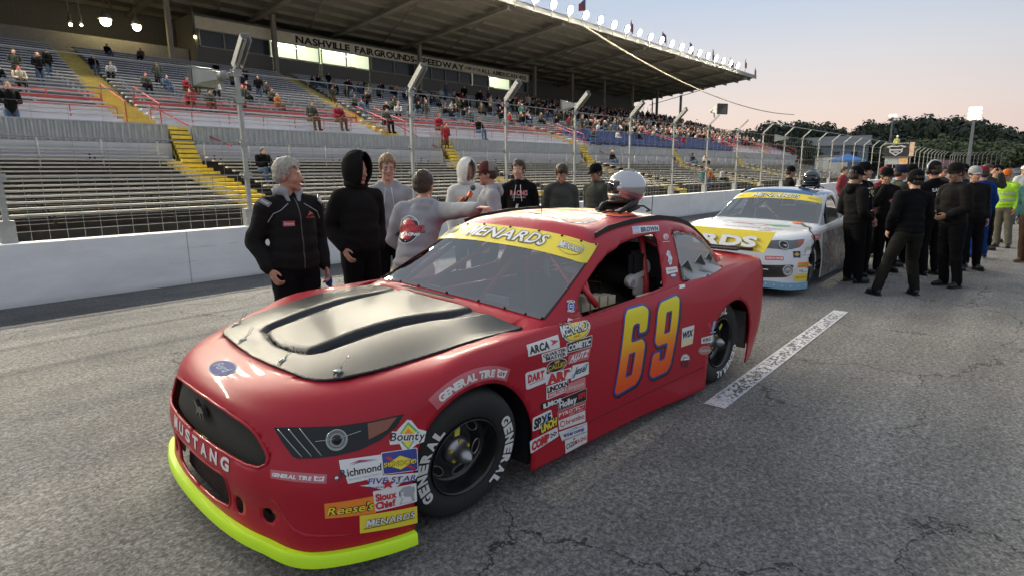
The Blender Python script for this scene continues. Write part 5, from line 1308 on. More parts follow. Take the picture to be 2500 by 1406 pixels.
b = MB()
for z0, z1, x0, x1 in ((.250, .235, -.50, -2.44),):
    b.tube([skin.snap((x0+(x1-x0)*k/14, 1.0, z0+(z1-z0)*k/14), .0005) for k in range(15)], .0022, 5)
b.build('skirt_seam', M_dark, car)
b = MB(); b.box(-3.60, -3.42, -.62, .12, 1.035, 1.05); b.beam((-3.55, -.60, 1.09), (-3.55, .10, 1.10), .02, .09); b.box(-3.50, -3.30, -.50, -.05, 1.03, 1.12); b.add([(-3.50, -.74, 1.04), (-3.50, .30, 1.03), (-3.53, .26, 1.115), (-3.54, -.74, 1.165), (-3.52, -.74, 1.04), (-3.52, .30, 1.03), (-3.55, .26, 1.115), (-3.56, -.74, 1.165)], [(0, 1, 2, 3), (7, 6, 5, 4), (0, 4, 5, 1), (1, 5, 6, 2), (2, 6, 7, 3), (3, 7, 4, 0)]); b.build('deck_flap', M_rubber, car)
b = MB(); b.box(-3.52, -3.46, -.30, -.22, 1.12, 1.16); b.build('orange_tape', V_O, car)
for s_ in (1, -1):
    for P_, r_c in (([(.873, .669, .383), (.863, .695, .368), (.854, .714, .331), (.845, .741, .291), (.831, .778, .263), (.804, .822, .248), (.756, .866, .24), (.689, .904, .228), (.617, .935, .22)], .011),):
        L_ = [skin.snap((x, y*s_, z), -.004) for x, y, z in P_]; n_ = len(L_); b = MB(); b.tube(L_, [r_c*math.sin(PI*(i+.5)/n_)**.5 for i in range(n_)], 8); b.build('bumper_crease', M_red, car, smooth=True)
# ------------------------------------------------------------------ stickers: corners measured on the bodywork, in car coordinates
QD = {
 'mustang': [(0.943, -0.337, 0.495), (0.931, 0.417, 0.496), (0.940, 0.414, 0.439), (0.951, -0.327, 0.441)],
 'gt_front': [(0.857, 0.653, 0.511), (0.702, 0.855, 0.503), (0.713, 0.862, 0.466), (0.864, 0.664, 0.477)],
 'richmond': [(0.649, 0.863, 0.550), (0.482, 0.938, 0.543), (0.497, 0.957, 0.452), (0.655, 0.896, 0.451)],
 'sunoco': [(0.486, 0.934, 0.550), (0.329, 0.987, 0.538), (0.340, 1.002, 0.436), (0.494, 0.957, 0.457)],
 'bounty': [(0.431, 0.912, 0.680), (0.266, 0.979, 0.651), (0.289, 1.001, 0.513), (0.459, 0.945, 0.543)],
 'fivestar': [(0.592, 0.918, 0.472), (0.339, 1.003, 0.425), (0.350, 1.005, 0.362), (0.593, 0.931, 0.401)],
 'sioux': [(0.546, 0.949, 0.396), (0.354, 1.003, 0.380), (0.356, 1.006, 0.290), (0.543, 0.957, 0.301)],
 'reese': [(0.732, 0.868, 0.384), (0.537, 0.954, 0.374), (0.541, 0.958, 0.295), (0.735, 0.872, 0.318)],
 'menards_f': [(0.608, 0.934, 0.301), (0.357, 1.006, 0.267), (0.357, 1.004, 0.182), (0.613, 0.936, 0.219)],
 'ford': [(0.794, -0.175, 0.801), (0.714, -0.028, 0.813), (0.794, 0.175, 0.793), (0.860, 0.016, 0.772)],
 'gt_side': [(0.177, 0.984, 0.757), (-0.253, 0.989, 0.796), (-0.260, 0.992, 0.746), (0.156, 0.995, 0.706), (-0.016, 0.996, 0.807), (-0.028, 1.003, 0.765)],
 'm_oval': [(-0.765, 0.875, 0.886), (-1.031, 0.925, 0.865), (-0.995, 0.957, 0.763), (-0.675, 0.961, 0.813)],
 'arca': [(-0.421, 0.960, 0.848), (-0.698, 0.947, 0.847), (-0.695, 0.966, 0.775), (-0.417, 0.979, 0.788)],
 'quarter': [(-0.527, 0.974, 0.777), (-0.752, 0.964, 0.769), (-0.756, 0.970, 0.714), (-0.534, 0.977, 0.727)],
 'cometic': [(-0.757, 0.961, 0.786), (-1.013, 0.954, 0.782), (-0.995, 0.964, 0.716), (-0.757, 0.968, 0.728)],
 'alutz': [(-0.768, 0.969, 0.714), (-0.989, 0.964, 0.715), (-0.955, 0.973, 0.647), (-0.753, 0.975, 0.662)],
 'callies': [(-0.573, 0.976, 0.721), (-0.752, 0.970, 0.708), (-0.742, 0.976, 0.645), (-0.561, 0.980, 0.653)],
 'dart': [(-0.386, 0.984, 0.708), (-0.564, 0.977, 0.697), (-0.562, 0.983, 0.609), (-0.390, 0.988, 0.610)],
 'arp': [(-0.556, 0.980, 0.654), (-0.787, 0.976, 0.638), (-0.788, 0.981, 0.575), (-0.553, 0.984, 0.594)],
 'jesel': [(-0.798, 0.975, 0.646), (-0.954, 0.974, 0.632), (-0.948, 0.981, 0.558), (-0.775, 0.983, 0.558)],
 'lincoln': [(-0.557, 0.984, 0.585), (-0.752, 0.982, 0.576), (-0.750, 0.987, 0.507), (-0.552, 0.991, 0.509)],
 'pink': [(-0.735, 0.984, 0.550), (-0.915, 0.982, 0.549), (-0.912, 0.987, 0.479), (-0.718, 0.988, 0.498)],
 'ilmor': [(-0.500, 0.993, 0.502), (-0.702, 0.989, 0.491), (-0.699, 0.991, 0.456), (-0.502, 0.995, 0.463)],
 'holley': [(-0.647, 0.991, 0.482), (-0.923, 0.987, 0.477), (-0.917, 0.990, 0.402), (-0.651, 0.994, 0.417)],
 'pyro': [(-0.644, 0.994, 0.411), (-0.910, 0.991, 0.397), (-0.905, 0.991, 0.340), (-0.645, 0.995, 0.355)],
 'spxe': [(-0.428, 0.999, 0.443), (-0.588, 0.994, 0.445), (-0.605, 0.996, 0.357), (-0.425, 1.000, 0.366)],
 'brembo': [(-0.648, 0.995, 0.361), (-0.905, 0.991, 0.348), (-0.914, 0.988, 0.268), (-0.661, 0.993, 0.295)],
 'unoh': [(-0.490, 0.999, 0.390), (-0.639, 0.995, 0.392), (-0.640, 0.995, 0.336), (-0.492, 0.997, 0.328)],
 'comp': [(-0.405, 0.999, 0.317), (-0.644, 0.994, 0.321), (-0.658, 0.991, 0.257), (-0.416, 0.995, 0.237)],
 'inter': [(-0.657, 0.992, 0.284), (-0.932, 0.987, 0.256), (-0.942, 0.983, 0.187), (-0.695, 0.988, 0.213)],
 'cgs': [(-0.720, 0.988, 0.207), (-0.942, 0.983, 0.191), (-0.950, 0.976, 0.115), (-0.737, 0.981, 0.117)],
 'six': [(-1.207, 0.987, 0.388), (-1.215, 0.986, 0.425), (-1.379, 0.940, 0.832), (-1.407, 0.935, 0.847), (-1.463, 0.930, 0.857), (-1.631, 0.929, 0.862), (-1.680, 0.935, 0.851), (-1.706, 0.943, 0.828), (-1.694, 0.951, 0.789), (-1.657, 0.962, 0.706), (-1.565, 0.962, 0.703), (-1.585, 0.953, 0.769), (-1.567, 0.952, 0.776), (-1.500, 0.952, 0.774), (-1.475, 0.953, 0.767), (-1.430, 0.967, 0.653), (-1.582, 0.968, 0.649), (-1.614, 0.970, 0.625), (-1.618, 0.973, 0.593), (-1.560, 0.984, 0.428), (-1.533, 0.985, 0.403), (-1.472, 0.985, 0.387), (-1.279, 0.987, 0.350), (-1.229, 0.987, 0.352)],
 'sixh': [(-1.380, 0.975, 0.574), (-1.470, 0.973, 0.583), (-1.420, 0.984, 0.436), (-1.331, 0.984, 0.442)],
 'nine': [(-1.803, 0.933, 0.857), (-1.859, 0.922, 0.876), (-2.025, 0.924, 0.877), (-2.066, 0.936, 0.857), (-2.070, 0.951, 0.810), (-2.043, 0.961, 0.750), (-1.909, 0.985, 0.389), (-1.869, 0.985, 0.349), (-1.642, 0.985, 0.349), (-1.592, 0.985, 0.372), (-1.581, 0.985, 0.403), (-1.608, 0.980, 0.497), (-1.715, 0.980, 0.506), (-1.707, 0.983, 0.456), (-1.763, 0.983, 0.454), (-1.804, 0.983, 0.463), (-1.835, 0.978, 0.563), (-1.728, 0.977, 0.560), (-1.688, 0.974, 0.585), (-1.688, 0.972, 0.610), (-1.759, 0.944, 0.824)],
 'nineh': [(-1.857, 0.955, 0.774), (-1.948, 0.954, 0.781), (-1.895, 0.970, 0.663), (-1.816, 0.968, 0.667)],
 'brown': [(-1.866, 0.655, 1.356), (-2.209, 0.669, 1.343), (-2.160, 0.705, 1.304), (-1.802, 0.708, 1.310)],
 'tag': [(-2.153, 0.892, 0.915), (-2.227, 0.901, 0.913), (-2.209, 0.916, 0.895), (-2.130, 0.913, 0.896)],
 'wix': [(-2.072, 0.979, 0.618), (-2.247, 0.985, 0.614), (-2.229, 0.988, 0.472), (-2.062, 0.984, 0.478)],
 'half': [(-2.043, 0.985, 0.432), (-2.206, 0.988, 0.404), (-2.208, 0.986, 0.285), (-2.060, 0.985, 0.307)],
 'valv': [(-2.427, 0.997, 0.591), (-2.560, 1.009, 0.593), (-2.571, 1.010, 0.496), (-2.467, 1.001, 0.504)],
 'krc': [(-2.358, 0.993, 0.490), (-2.522, 1.005, 0.483), (-2.524, 1.004, 0.423), (-2.359, 0.993, 0.443)],
 'ovr': [(-2.316, 0.991, 0.433), (-2.507, 1.002, 0.405), (-2.524, 1.000, 0.320), (-2.321, 0.990, 0.359)],
 'nascar': [(-0.910, 0.825, 0.998), (-0.994, 0.842, 0.984), (-0.960, 0.867, 0.913), (-0.868, 0.860, 0.928)],
 'bp1': [(-2.188, 0.716, 1.285), (-2.310, 0.712, 1.277), (-2.257, 0.743, 1.219), (-2.147, 0.746, 1.225)],
 'bp2': [(-2.156, 0.769, 1.167), (-2.247, 0.770, 1.152), (-2.203, 0.806, 1.049), (-2.106, 0.805, 1.065)],
 'bp3': [(-2.091, 0.812, 1.045), (-2.264, 0.807, 1.034), (-2.265, 0.820, 0.994), (-2.086, 0.827, 0.999)],
 'bp4': [(-2.130, 0.826, 0.999), (-2.237, 0.822, 0.995), (-2.224, 0.835, 0.957), (-2.120, 0.836, 0.969)],
 'bannert': [(-1.201, -0.341, 1.300), (-1.203, 0.346, 1.283), (-1.155, 0.381, 1.248), (-1.149, -0.312, 1.267)],
 'banovR': [(-1.181, 0.416, 1.260), (-1.242, 0.641, 1.250), (-1.212, 0.672, 1.223), (-1.157, 0.436, 1.243)],
 'banovL': [(-1.255, -0.663, 1.283), (-1.201, -0.380, 1.298), (-1.169, -0.363, 1.278), (-1.185, -0.586, 1.265)],
}

TW, TK = V_W, V_K
BG = lambda m, r=.04: sh_rect(0, 1, 0, 1, m, 0, r)
def T(s, m, x0=.06, x1=.94, y0=.2, y1=.8, bold=.03, shear=0., ex=.0012, **k): return sh_text(s, x0, x1, y0, y1, m, ex, bold, shear, **k)
def outlined(s, x0, x1, y0, y1, fill, edge, shear=.25, slope=0., e=.05, arc=0.): return [sh_text(s, x0, x1, y0, y1, edge, .0020, .015+e, shear, arc, slope), sh_text(s, x0, x1, y0, y1, fill, .0028, .016, shear, arc, slope)]
ST = {
 'gt_front': [BG(V_PR), T('GENERAL TIRE', TW, .04, .76, .28, .68, .05, .2), sh_poly([(.79, .25), (.95, .25), (.96, .78), (.87, .70), (.79, .78)], TW, .0012), sh_text('GT', .82, .93, .38, .62, V_R, .002, .05)],
 'richmond': [sh_poly([(0, 1), (1, 1), (1, 0), (.12, 0), (.09, .34), (.0, .62)], V_W), T('Richmond', TK, -.02, .97, .30, .62, .02), T('The Water Heater Experts', V_G, .14, .95, .12, .20, 0), sh_poly([(.2, .78), (.45, .9), (.9, .82), (.45, .84)], V_R, .001), sh_poly([(.24, .72), (.45, .84), (.9, .78), (.45, .79)], V_B, .001)],
 'sunoco': [sh_rect(0, 1, 0, 1, V_W, 0, .05), sh_rect(.02, .98, .03, .97, V_B, .0006, .05), sh_poly([(.10, .42), (.5, .14), (.92, .46), (.5, .76)], V_Y, .0012), sh_poly([(.08, .78), (.2, .78), (.34, .62), (.22, .58)], V_R, .0012), sh_poly([(.64, .25), (.78, .28), (.92, .1), (.80, .12)], V_R, .0012)]+outlined('SUNOCO', .03, .95, .34, .54, V_Y, V_K, .15),
 'bounty': [sh_poly([(.05, .38), (.28, .72), (.50, 1.), (.60, .98), (.78, .70), (1., .62), (.93, .28), (.74, .22), (.50, 0), (.38, .05), (.30, .26), (.06, .24)], V_W), sh_poly([(.52, .93), (.82, .58), (.52, .06), (.24, .44)], V_GR, .0006), sh_poly([(.52, .85), (.76, .56), (.52, .12), (.29, .46)], V_Y, .001), sh_poly([(.52, .72), (.66, .55), (.52, .30), (.38, .50)], V_O, .0014)]+outlined('Bounty', .06, .96, .36, .62, V_K, V_W, .2, .0, .10),
 'fivestar': [sh_poly([(0, .45), (.15, .50), (.12, 1), (1, 1), (.96, .55), (.7, .4), (.55, .0), (.35, .1), (.2, .3)], V_W)]+outlined('FIVE STAR', .13, .95, .52, .88, V_B, V_W, .2)+[sh_poly([(.46+.13*math.cos(PI/2+2*PI*i/10)*(1 if i % 2 == 0 else .42), .42+.36*math.sin(PI/2+2*PI*i/10)*(1 if i % 2 == 0 else .42)) for i in range(10)], V_R, .0022), T('RaceCar', V_B, .14, .40, .22, .38, .01), T('Bodies', V_B, .60, .86, .36, .50, .01)],
 'sioux': [BG(V_W), T('Sioux', V_R, .04, .52, .50, .84, .05), T('Chief', V_R, .02, .48, .10, .44, .05), sh_poly([(.56, .08), (.95, .08), (.92, .4), (.96, .7), (.85, .92), (.68, .92), (.58, .74), (.62, .6), (.58, .48), (.64, .34)], V_G, .001), sh_poly([(.60, .1), (.88, .1), (.84, .36), (.70, .42), (.66, .56), (.70, .7), (.62, .66), (.64, .5), (.60, .46), (.66, .34)], V_W, .0015)],
 'reese': [BG(V_O, .02)]+outlined("Reese's", .04, .96, .24, .74, V_Y, V_K, .25),
 'menards_f': [BG(V_Y, .02)]+outlined('MENARDS', .10, .95, .34, .68, V_W, V_K, .15, .08)+[sh_poly([(.06, .20), (.95, .34), (.95, .37), (.06, .24)], V_K, .001)],
 'arca': [BG(V_W, .02), T('ARCA', TK, .05, .66, .20, .78, .05), sh_poly([(.70, .80), (.98, .56), (.72, .32), (.78, .56)], V_R, .001)],
 'quarter': [BG(V_W, .06), T('QUARTER', TK, .05, .97, .54, .90, .03), T('MASTER', TK, .14, .95, .10, .46, .03)],
 'cometic': [BG(V_W, .04), sh_rect(.02, .98, .06, .94, V_K, .0006, .04), T('COMETIC', TW, .05, .95, .22, .76, .05, .15)],
 'alutz': [BG(V_PR), T('ALUTZ', TW, .08, .95, .30, .86, .05, .2)]+[sh_rect(.06+.06*i, .12+.06*i, .06+.1*(i % 2), .16+.1*(i % 2), TW, .001) for i in range(6)],
 'callies': [sh_ell(.5, .5, .52, .55, V_W), sh_ell(.5, .5, .49, .50, V_K, .0006)]+[T('CALLIES', V_GD, .06, .95, .26, .66, .04)]+[sh_ell(.5, .80, .14, .12, V_GD, .001)],
 'dart': [BG(V_W, .12), sh_rect(.06, .94, .14, .86, V_W, .0006), T('DART', V_R, .10, .90, .38, .82, .07, .1), sh_poly([(.15, .22), (.9, .26), (.9, .30), (.15, .26)], V_R, .001)],
 'arp': [BG(V_W, .05), T('ARP', V_R, .05, .95, .12, .88, .10)],
 'jesel': [BG(V_W, .02), sh_poly([(.0, .2), (.95, .86), (1, .98), (.05, .40)], V_LB, .0006)]+[T('Jesel', TK, .08, .92, .32, .84, .02, .4, slope=.02)],
 'lincoln': [BG(V_W), T('LINCOLN', TK, .04, .98, .50, .90, .05), sh_rect(.06, .92, .08, .42, V_R, .0008), T('WELDERS', TW, .08, .90, .13, .37, .03, ex=.0018)],
 'pink': [BG(V_PK, .1), T('Simpson', V_W, .10, .90, .30, .72, .0, .3)],
 'ilmor': [BG(V_K, .0), T('ILMOR', TW, .10, .95, .18, .84, .05)],
 'holley': [BG(V_W, .0), sh_rect(.01, .99, .03, .97, V_K, .0006), T('Holley', TW, .04, .64, .18, .74, .04), T('EFI', V_R, .70, .94, .35, .78, .05)],
 'pyro': [BG(V_W), sh_rect(.01, .99, .03, .97, V_R, .0006), T('PYROTECT', TW, .04, .96, .42, .82, .03), T('SAFETY GEAR', TW, .40, .92, .14, .30, .01)],
 'spxe': [BG(V_W, .1), T('SPXE', TK, .06, .94, .16, .84, .05, .1), sh_poly([(.55, .2), (.62, .2), (.82, .84), (.72, .84)], V_LB, .0022)],
 'brembo': [BG(V_W, .0), sh_ell(.14, .5, .09, .30, V_R, .001), sh_ell(.14, .5, .065, .21, V_W, .0015), T('brembo', V_R, .27, .95, .30, .76, .01)],
 'unoh': [BG(V_K, .0), T('UNOH', V_Y, .04, .96, .08, .9, .06)],
 'comp': [BG(V_W, .08), T('COMP', V_R, .05, .68, .18, .82, .07, .15)]+[sh_rect(.72+.06*(i % 4), .78+.06*(i % 4), .3+.13*(i//4), .43+.13*(i//4), V_K, .001) for i in range(0, 12) if (i+i//4) % 2 == 0],
 'inter': [BG(V_W, .0), T('intercomp', V_B, .12, .88, .30, .68, .03), sh_poly([(.2, .76), (.55, .92), (.9, .70), (.55, .80)], V_LB, .001), sh_poly([(0, 0), (.98, 0), (.96, .12), (.05, .12)], V_G, .001)],
 'cgs': [BG(V_W, .0), T('CGS', TK, .04, .38, .30, .70, .02), T('IMAGING', V_R, .40, .97, .32, .68, .0), sh_ell(.4, .84, .05, .07, V_R, .001)],
 'wix': [BG(V_W, .02), sh_poly([(.02, .02), (.98, .02), (.98, .30), (.02, .44)], vinyl('pale_yellow', (.75, .68, .40)), .0005), T('WIX', TK, .05, .95, .46, .78, .06, .15)],
 'half': [sh_poly([(.04, .55)]+[(.5+.46*math.cos(PI-PI*i/14), .55+.42*math.sin(PI-PI*i/14)) for i in range(15)], V_G), sh_poly([(.10, .58)]+[(.5+.38*math.cos(PI-PI*i/14), .58+.33*math.sin(PI-PI*i/14)) for i in range(15)], V_W, .0006)]+[sh_rect(.16+.2*i, .26+.2*i, .05+.06*(i % 2), .52, vinyl('maroon', (.10, .03, .03)), .0004) for i in range(4)]+[T('CRC', TK, .25, .75, .66, .78, .02)],
 'valv': [sh_poly([(0, 1), (.3, 1), (.52, .35), (.46, .16), (.34, .16)], V_R), sh_poly([(.98, 1), (.68, 1), (.46, .35), (.46, .16), (.62, .16)], V_LB, .0004), sh_rect(.18, .92, .0, .12, V_LB, .0004)],
 'krc': [BG(V_W, .02), T('KRC', TK, .14, .86, .36, .76, .05), sh_rect(.15, .7, .18, .22, TK, .001)],
 'ovr': [sh_ell(.5, .5, .5, .46, V_PK), sh_ell(.5, .5, .44, .38, vinyl('brownish', (.38, .20, .17)), .0006), T('Champion', V_W, .12, .88, .36, .66, .0, .3)],
 'tag': [BG(V_W, .0)],
 'brown': [BG(vinyl('pale_sticker', (.62, .58, .62)), .0), sh_rect(.02, .24, .5, .96, V_LB, .0006), sh_rect(.02, .24, .08, .16, V_PK, .0006), sh_rect(.02, .24, .26, .34, V_PK, .0006), T('BROWN', vinyl('navy', (.02, .04, .10)), .29, .96, .14, .76, .06)],
 'nascar': [sh_ell(.5, .5, .40, .46, V_B), sh_ell(.5, .5, .30, .34, V_W, .0006), sh_ell(.5, .5, .24, .27, V_B, .001), sh_rect(.36, .66, .40, .46, V_W, .0015), sh_rect(.36, .66, .54, .60, V_W, .0015), sh_rect(.36, .44, .40, .60, V_W, .0015)]+[sh_text('NASCAR', .12, .88, .76, .92, V_W, .002, .05, 0, .06), sh_text('OFFICIAL', .14, .86, .10, .24, V_W, .002, .05, 0, -.04)],
 'bp1': [sh_ell(.45, .6, .42, .40, V_PK), sh_ell(.45, .6, .3, .28, V_W, .0006), sh_ell(.5, .55, .24, .24, V_PK, .001), sh_rect(.0, 1., .0, .06, V_W, .0006)],
 'bp2': [sh_poly([(.3, 1), (.65, .95), (.8, .7), (1, .5), (.85, .1), (.6, 0), (.3, .25), (.4, .5), (.05, .7)], V_W), sh_poly([(.38, .88), (.6, .86), (.68, .64), (.5, .6)], V_LB, .0008), sh_poly([(.55, .42), (.82, .38), (.74, .14), (.5, .2)], V_LB, .0008)],
 'bp3': [BG(V_W, .05), sh_rect(.15, .9, .35, .6, V_G, .0006)],
 'bp4': [sh_ell(.5, .5, .5, .45, V_B), sh_ell(.5, .5, .38, .25, V_W, .0006)],
}
for k_, q in QD.items():
    if k_ in ST:
        if k_ in ('richmond',): pass
        decal(skin, ST[k_], q, 'sticker', car, .0022)
# tyre brand strip curving over the front wheel arch
def arc_strip(z_mid, pts0, pts1, n=22): pass
q = QD['gt_side']
b_sh = []
def arch_pt(u, w_, r0=.445, r1=.50):
    a = math.radians(122-92*u+0); R_ = r0+(r1-r0)*w_; return (-.03+R_*math.cos(a)*1.0, 1.1, .335+R_*math.sin(a))
def arch_decal(shapes, name, lift=.0022):
    b = MB(); mats = []
    for vs, fs, m, ex in shapes:
        if m not in mats: mats.append(m)
        v2, f2 = densify([(v[0]*.75, v[1]*.055, 0) for v in vs], fs, .03); o = []
        for x, y, _ in v2:
            X, Y, Z = arch_pt(1-x/.75, y/.055); h = skin.t.ray_cast(Vector((X, 1.3, Z)), Vector((0, -1, 0))); o.append((X, (h[0].y if h[0] else .95)+lift+ex, Z))
        b.add(o, f2, mats.index(m))
    return b.build(name, mats, car, smooth=True)
def flipx(sh): return (([(1-v[0], v[1]) for v in sh[0]]), sh[1], sh[2], sh[3])
def arch_pt(u, w_, r0=.432, r1=.478):
    # u: 0 at the nose end of the strip, 1 at the door end
    a = math.radians(60+57*(u)); R_ = r0+(r1-r0)*w_; return (-.03+R_*math.cos(a), 1.1, .335+R_*math.sin(a))
def arch_decal(shapes, name, lift=.0022):
    b = MB(); mats = []
    for vs, fs, m, ex in shapes:
        if m not in mats: mats.append(m)
        v2, f2 = densify([(v[0]*.75, v[1]*.07, 0) for v in vs], fs, .03); o = []
        for x, y, _ in v2:
            X, Y, Z = arch_pt(x/.75, y/.07); h = skin.t.ray_cast(Vector((X, 1.3, Z)), Vector((0, -1, 0))); o.append((X, (h[0].y if h[0] else .95)+lift+ex, Z))
        b.add(o, f2, mats.index(m))
    return b.build(name, mats, car, smooth=True)
arch_decal([sh_rect(-.08, 1.04, -.25, 1.2, V_PR, 0), sh_text('GENERAL TIRE', .0, .80, .06, .82, V_W, .0012, .06, .1), sh_poly([(.84, .0), (.98, .0), (1., .95), (.92, .78), (.83, .95)], V_W, .0012), sh_text('GT', .86, .97, .24, .60, V_R, .002, .05)], 'sticker')
# blue oval badge, letters across the nose
def top_decal(shapes, quad, name): return decal(skin, shapes, quad, name, car, .0025)
top_decal([sh_ell(.5, .5, .5, .5, mat('badge_silver', (.36, .40, .52), .6, spec=.2)), sh_ell(.5, .5, .47, .45, mat('badge_blue', (.02, .04, .20), .6, spec=.2), .0005), sh_text('Ford', .16, .84, .32, .72, mat('badge_silver', (.36, .40, .52), .6, spec=.2), .001, .01, .35)], [(.735, -.115, .81), (.735, .115, .81), (.845, .115, .78), (.845, -.115, .78)], 'oval_badge')
ms = 'MUSTANG'; 
for i, ch in enumerate(ms):
    y0 = -.335+.110*i; vs, fs, w_ = text_mesh(ch, bold=.045); b = MB(); v2, f2 = densify([(v[0]/w_*.074, v[1]*.060, 0) for v in vs], fs, .03); o_ = []
    for x, y, _ in v2:
        Y = y0+x; Z = .437+y; h = skin.t.ray_cast(Vector((1.6, Y, Z)), Vector((-1, 0, 0))); o_.append((h[0].x+.0025, Y, Z))
    b.add(o_, f2); b.build('letter', V_W, car)
# windshield banner lettering
def ws_decal(shapes, c0, c1, r0, r1, name):
    b = MB(); mats = []
    for vs, fs, m, ex in shapes:
        if m not in mats: mats.append(m)
        v2, f2 = densify([(v[0]*abs(c1-c0)*.15, v[1]*.1, 0) for v in vs], fs, .02); o = []
        for x, y, _ in v2:
            u = x/(abs(c1-c0)*.15); w_ = y/.1
            o.append((u, w_))
        P = [body.surf([c0+(c1-c0)*u], [r0+(r1-r0)*w_])[0, 0] for u, w_ in o]
        b.add([skin.snap(p, .0085+ex) for p in P], f2, mats.index(m))
    return b.build(name, mats, ws, smooth=True)
ws_decal(outlined('MENARDS', 0, 1, 0, 1, V_W, vinyl('slate', (.06, .07, .09)), .2, e=.045), -1.85, 2.1, 8.765, 8.925, 'lettering')
for c0, c1 in ((2.75, 4.55), (-4.7, -2.9)):
    ws_decal([sh_ell(.5, .5, .5, .9, V_GD), sh_ell(.5, .5, .47, .84, V_Y, .0005)]+outlined('MENARDS', .02, .98, .12, .86, V_W, V_K, .2, e=.055), c0, c1, 8.785, 8.89, 'lettering')
m_ = [sh_ell(.5, .48, .5, .52, V_W), sh_ell(.5, .48, .48, .49, V_GD, .0004), sh_ell(.5, .48, .45, .42, V_Y, .0008)]+outlined('MENARDS', .0, 1.0, .30, .68, V_W, V_K, .15, .06, .08)+[sh_text('SERIES', .38, .62, .14, .22, V_R, .001, .02)]
decal(skin, m_, [(-.74, .89, .905), (-1.02, .89, .905), (-1.0, .95, .775), (-.72, .95, .785)], 'sticker', car, .0022)

# racing number: outline, gradient fill
def grad_mat(name, z0, z1, cols, axis='Z'):
    m = bpy.data.materials.new(name); m.use_nodes = True; N, Lk, b = nodes_of(m); tc = N.new('ShaderNodeTexCoord'); sp = N.new('ShaderNodeSeparateXYZ'); Lk.new(tc.outputs['Object'], sp.inputs[0])
    mr = N.new('ShaderNodeMapRange'); mr.inputs[1].default_value = z0; mr.inputs[2].default_value = z1; Lk.new(sp.outputs[axis], mr.inputs[0])
    r = N.new('ShaderNodeValToRGB'); e = r.color_ramp.elements; e[0].color = (*cols[0], 1); e[1].color = (*cols[-1], 1)
    for i, c_ in enumerate(cols[1:-1]): x = e.new((i+1)/(len(cols)-1)); x.color = (*c_, 1)
    Lk.new(mr.outputs[0], r.inputs[0]); Lk.new(r.outputs[0], b.inputs['Base Color']); b.inputs['Roughness'].default_value = .45; b.inputs['Specular IOR Level'].default_value = .25; b.inputs['Coat Weight'].default_value = .15; b.inputs['Coat Roughness'].default_value = .07; return m
M_num = grad_mat('number_gradient', .35, .88, [(.80, .085, .015), (.83, .13, .015), (.86, .24, .02), (.84, .50, .02), (.80, .66, .03), (.78, .70, .04)])
from mathutils.geometry import tessellate_polygon
def round_poly(P, r=.02):
    out = []; n = len(P)
    for i in range(n):
        a, b_, c_ = (np.array(P[(i+k) % n]) for k in (-1, 0, 1)); d1, d2 = a-b_, c_-b_; l1, l2 = np.linalg.norm(d1), np.linalg.norm(d2); t = min(r, l1*.4, l2*.4)
        p, q = b_+d1/l1*t, b_+d2/l2*t
        for k in range(4): u = k/3; out.append(tuple(p*(1-u)**2+b_*2*u*(1-u)+q*u*u))
    return out
def offset_poly(P, d):
    n = len(P); A = sum(P[i][0]*P[(i+1) % n][1]-P[(i+1) % n][0]*P[i][1] for i in range(n)); sg = 1 if A > 0 else -1; out = []
    for i in range(n):
        p0, p1, p2 = (np.array(P[(i+k) % n], float) for k in (-1, 0, 1)); e1 = p1-p0; e2 = p2-p1
        n1 = np.array([e1[1], -e1[0]])/max(np.linalg.norm(e1), 1e-6); n2 = np.array([e2[1], -e2[0]])/max(np.linalg.norm(e2), 1e-6)
        m = n1+n2; L = np.linalg.norm(m); m = m/max(L, .5)*2/max(L, 1.0) if L > 1e-6 else n1; out.append(tuple(p1+m*d*sg*.5*1.0))
    return out
SIX = [(.000, .00), (.010, .08), (.165, .955), (.205, 1.), (.455, 1.02), (.50, .96), (.455, .66), (.340, .66), (.365, .80), (.295, .815), (.235, .56), (.385, .565), (.42, .50), (.36, .095), (.31, .03), (.05, -.03)]
SIX = [(.0, .02), (.185, .93), (.235, 1.), (.455, 1.), (.505, .93), (.450, .66), (.345, .66), (.372, .80), (.275, .80), (.225, .575), (.385, .575), (.42, .50), (.345, .09), (.285, 0.), (.03, -.03)]
SIXH = [(.195, .44), (.285, .44), (.225, .15), (.135, .15)]
NINE = [(.98-x, .97-y) for x, y in SIX]; NINEH = [(.98-x, .97-y) for x, y in SIXH]
def number_on(proj, name, mfill, par, W_=.86, H_=.52, lift=0.):
    grp = []
    for P, Hh in ((SIX, SIXH), (NINE, NINEH)):
        for m, off, ex in ((V_K, .050, .0), (V_B, .034, .0008), (mfill, .0, .0016)):
            o = offset_poly([(x, y*H_/W_) for x, y in P], off*1.) if off else [(x, y*H_/W_) for x, y in P]; h = offset_poly([(x, y*H_/W_) for x, y in Hh], -off*.8) if off else [(x, y*H_/W_) for x, y in Hh]
            o = round_poly(o, .035); h = round_poly(h, .012)
            if m is V_K: o = [(x+.012, y-.012) for x, y in o]
            tri = tessellate_polygon([[Vector((x, y, 0)) for x, y in o], [Vector((x, y, 0)) for x, y in h]]); pts = o+h
            v2, f2 = densify([(x*W_, y*W_, 0) for x, y in pts], [tuple(t) for t in tri], .05)
            grp.append((m, [proj(x/W_, y/H_, lift+ex) for x, y, _ in v2], f2))
    b = MB(); mats = []
    for m, v, f in grp:
        if m not in mats: mats.append(m)
        b.add(v, f, mats.index(m))
    return b.build(name, mats, par, smooth=True)
def door_pt(u, w_, l):
    X = -1.215-.875*u; Z = .358+.505*w_
    h = skin.t.ray_cast(Vector((X, 1.4, Z)), Vector((0, -1, 0))); return (X, h[0].y+.0025+l, Z)
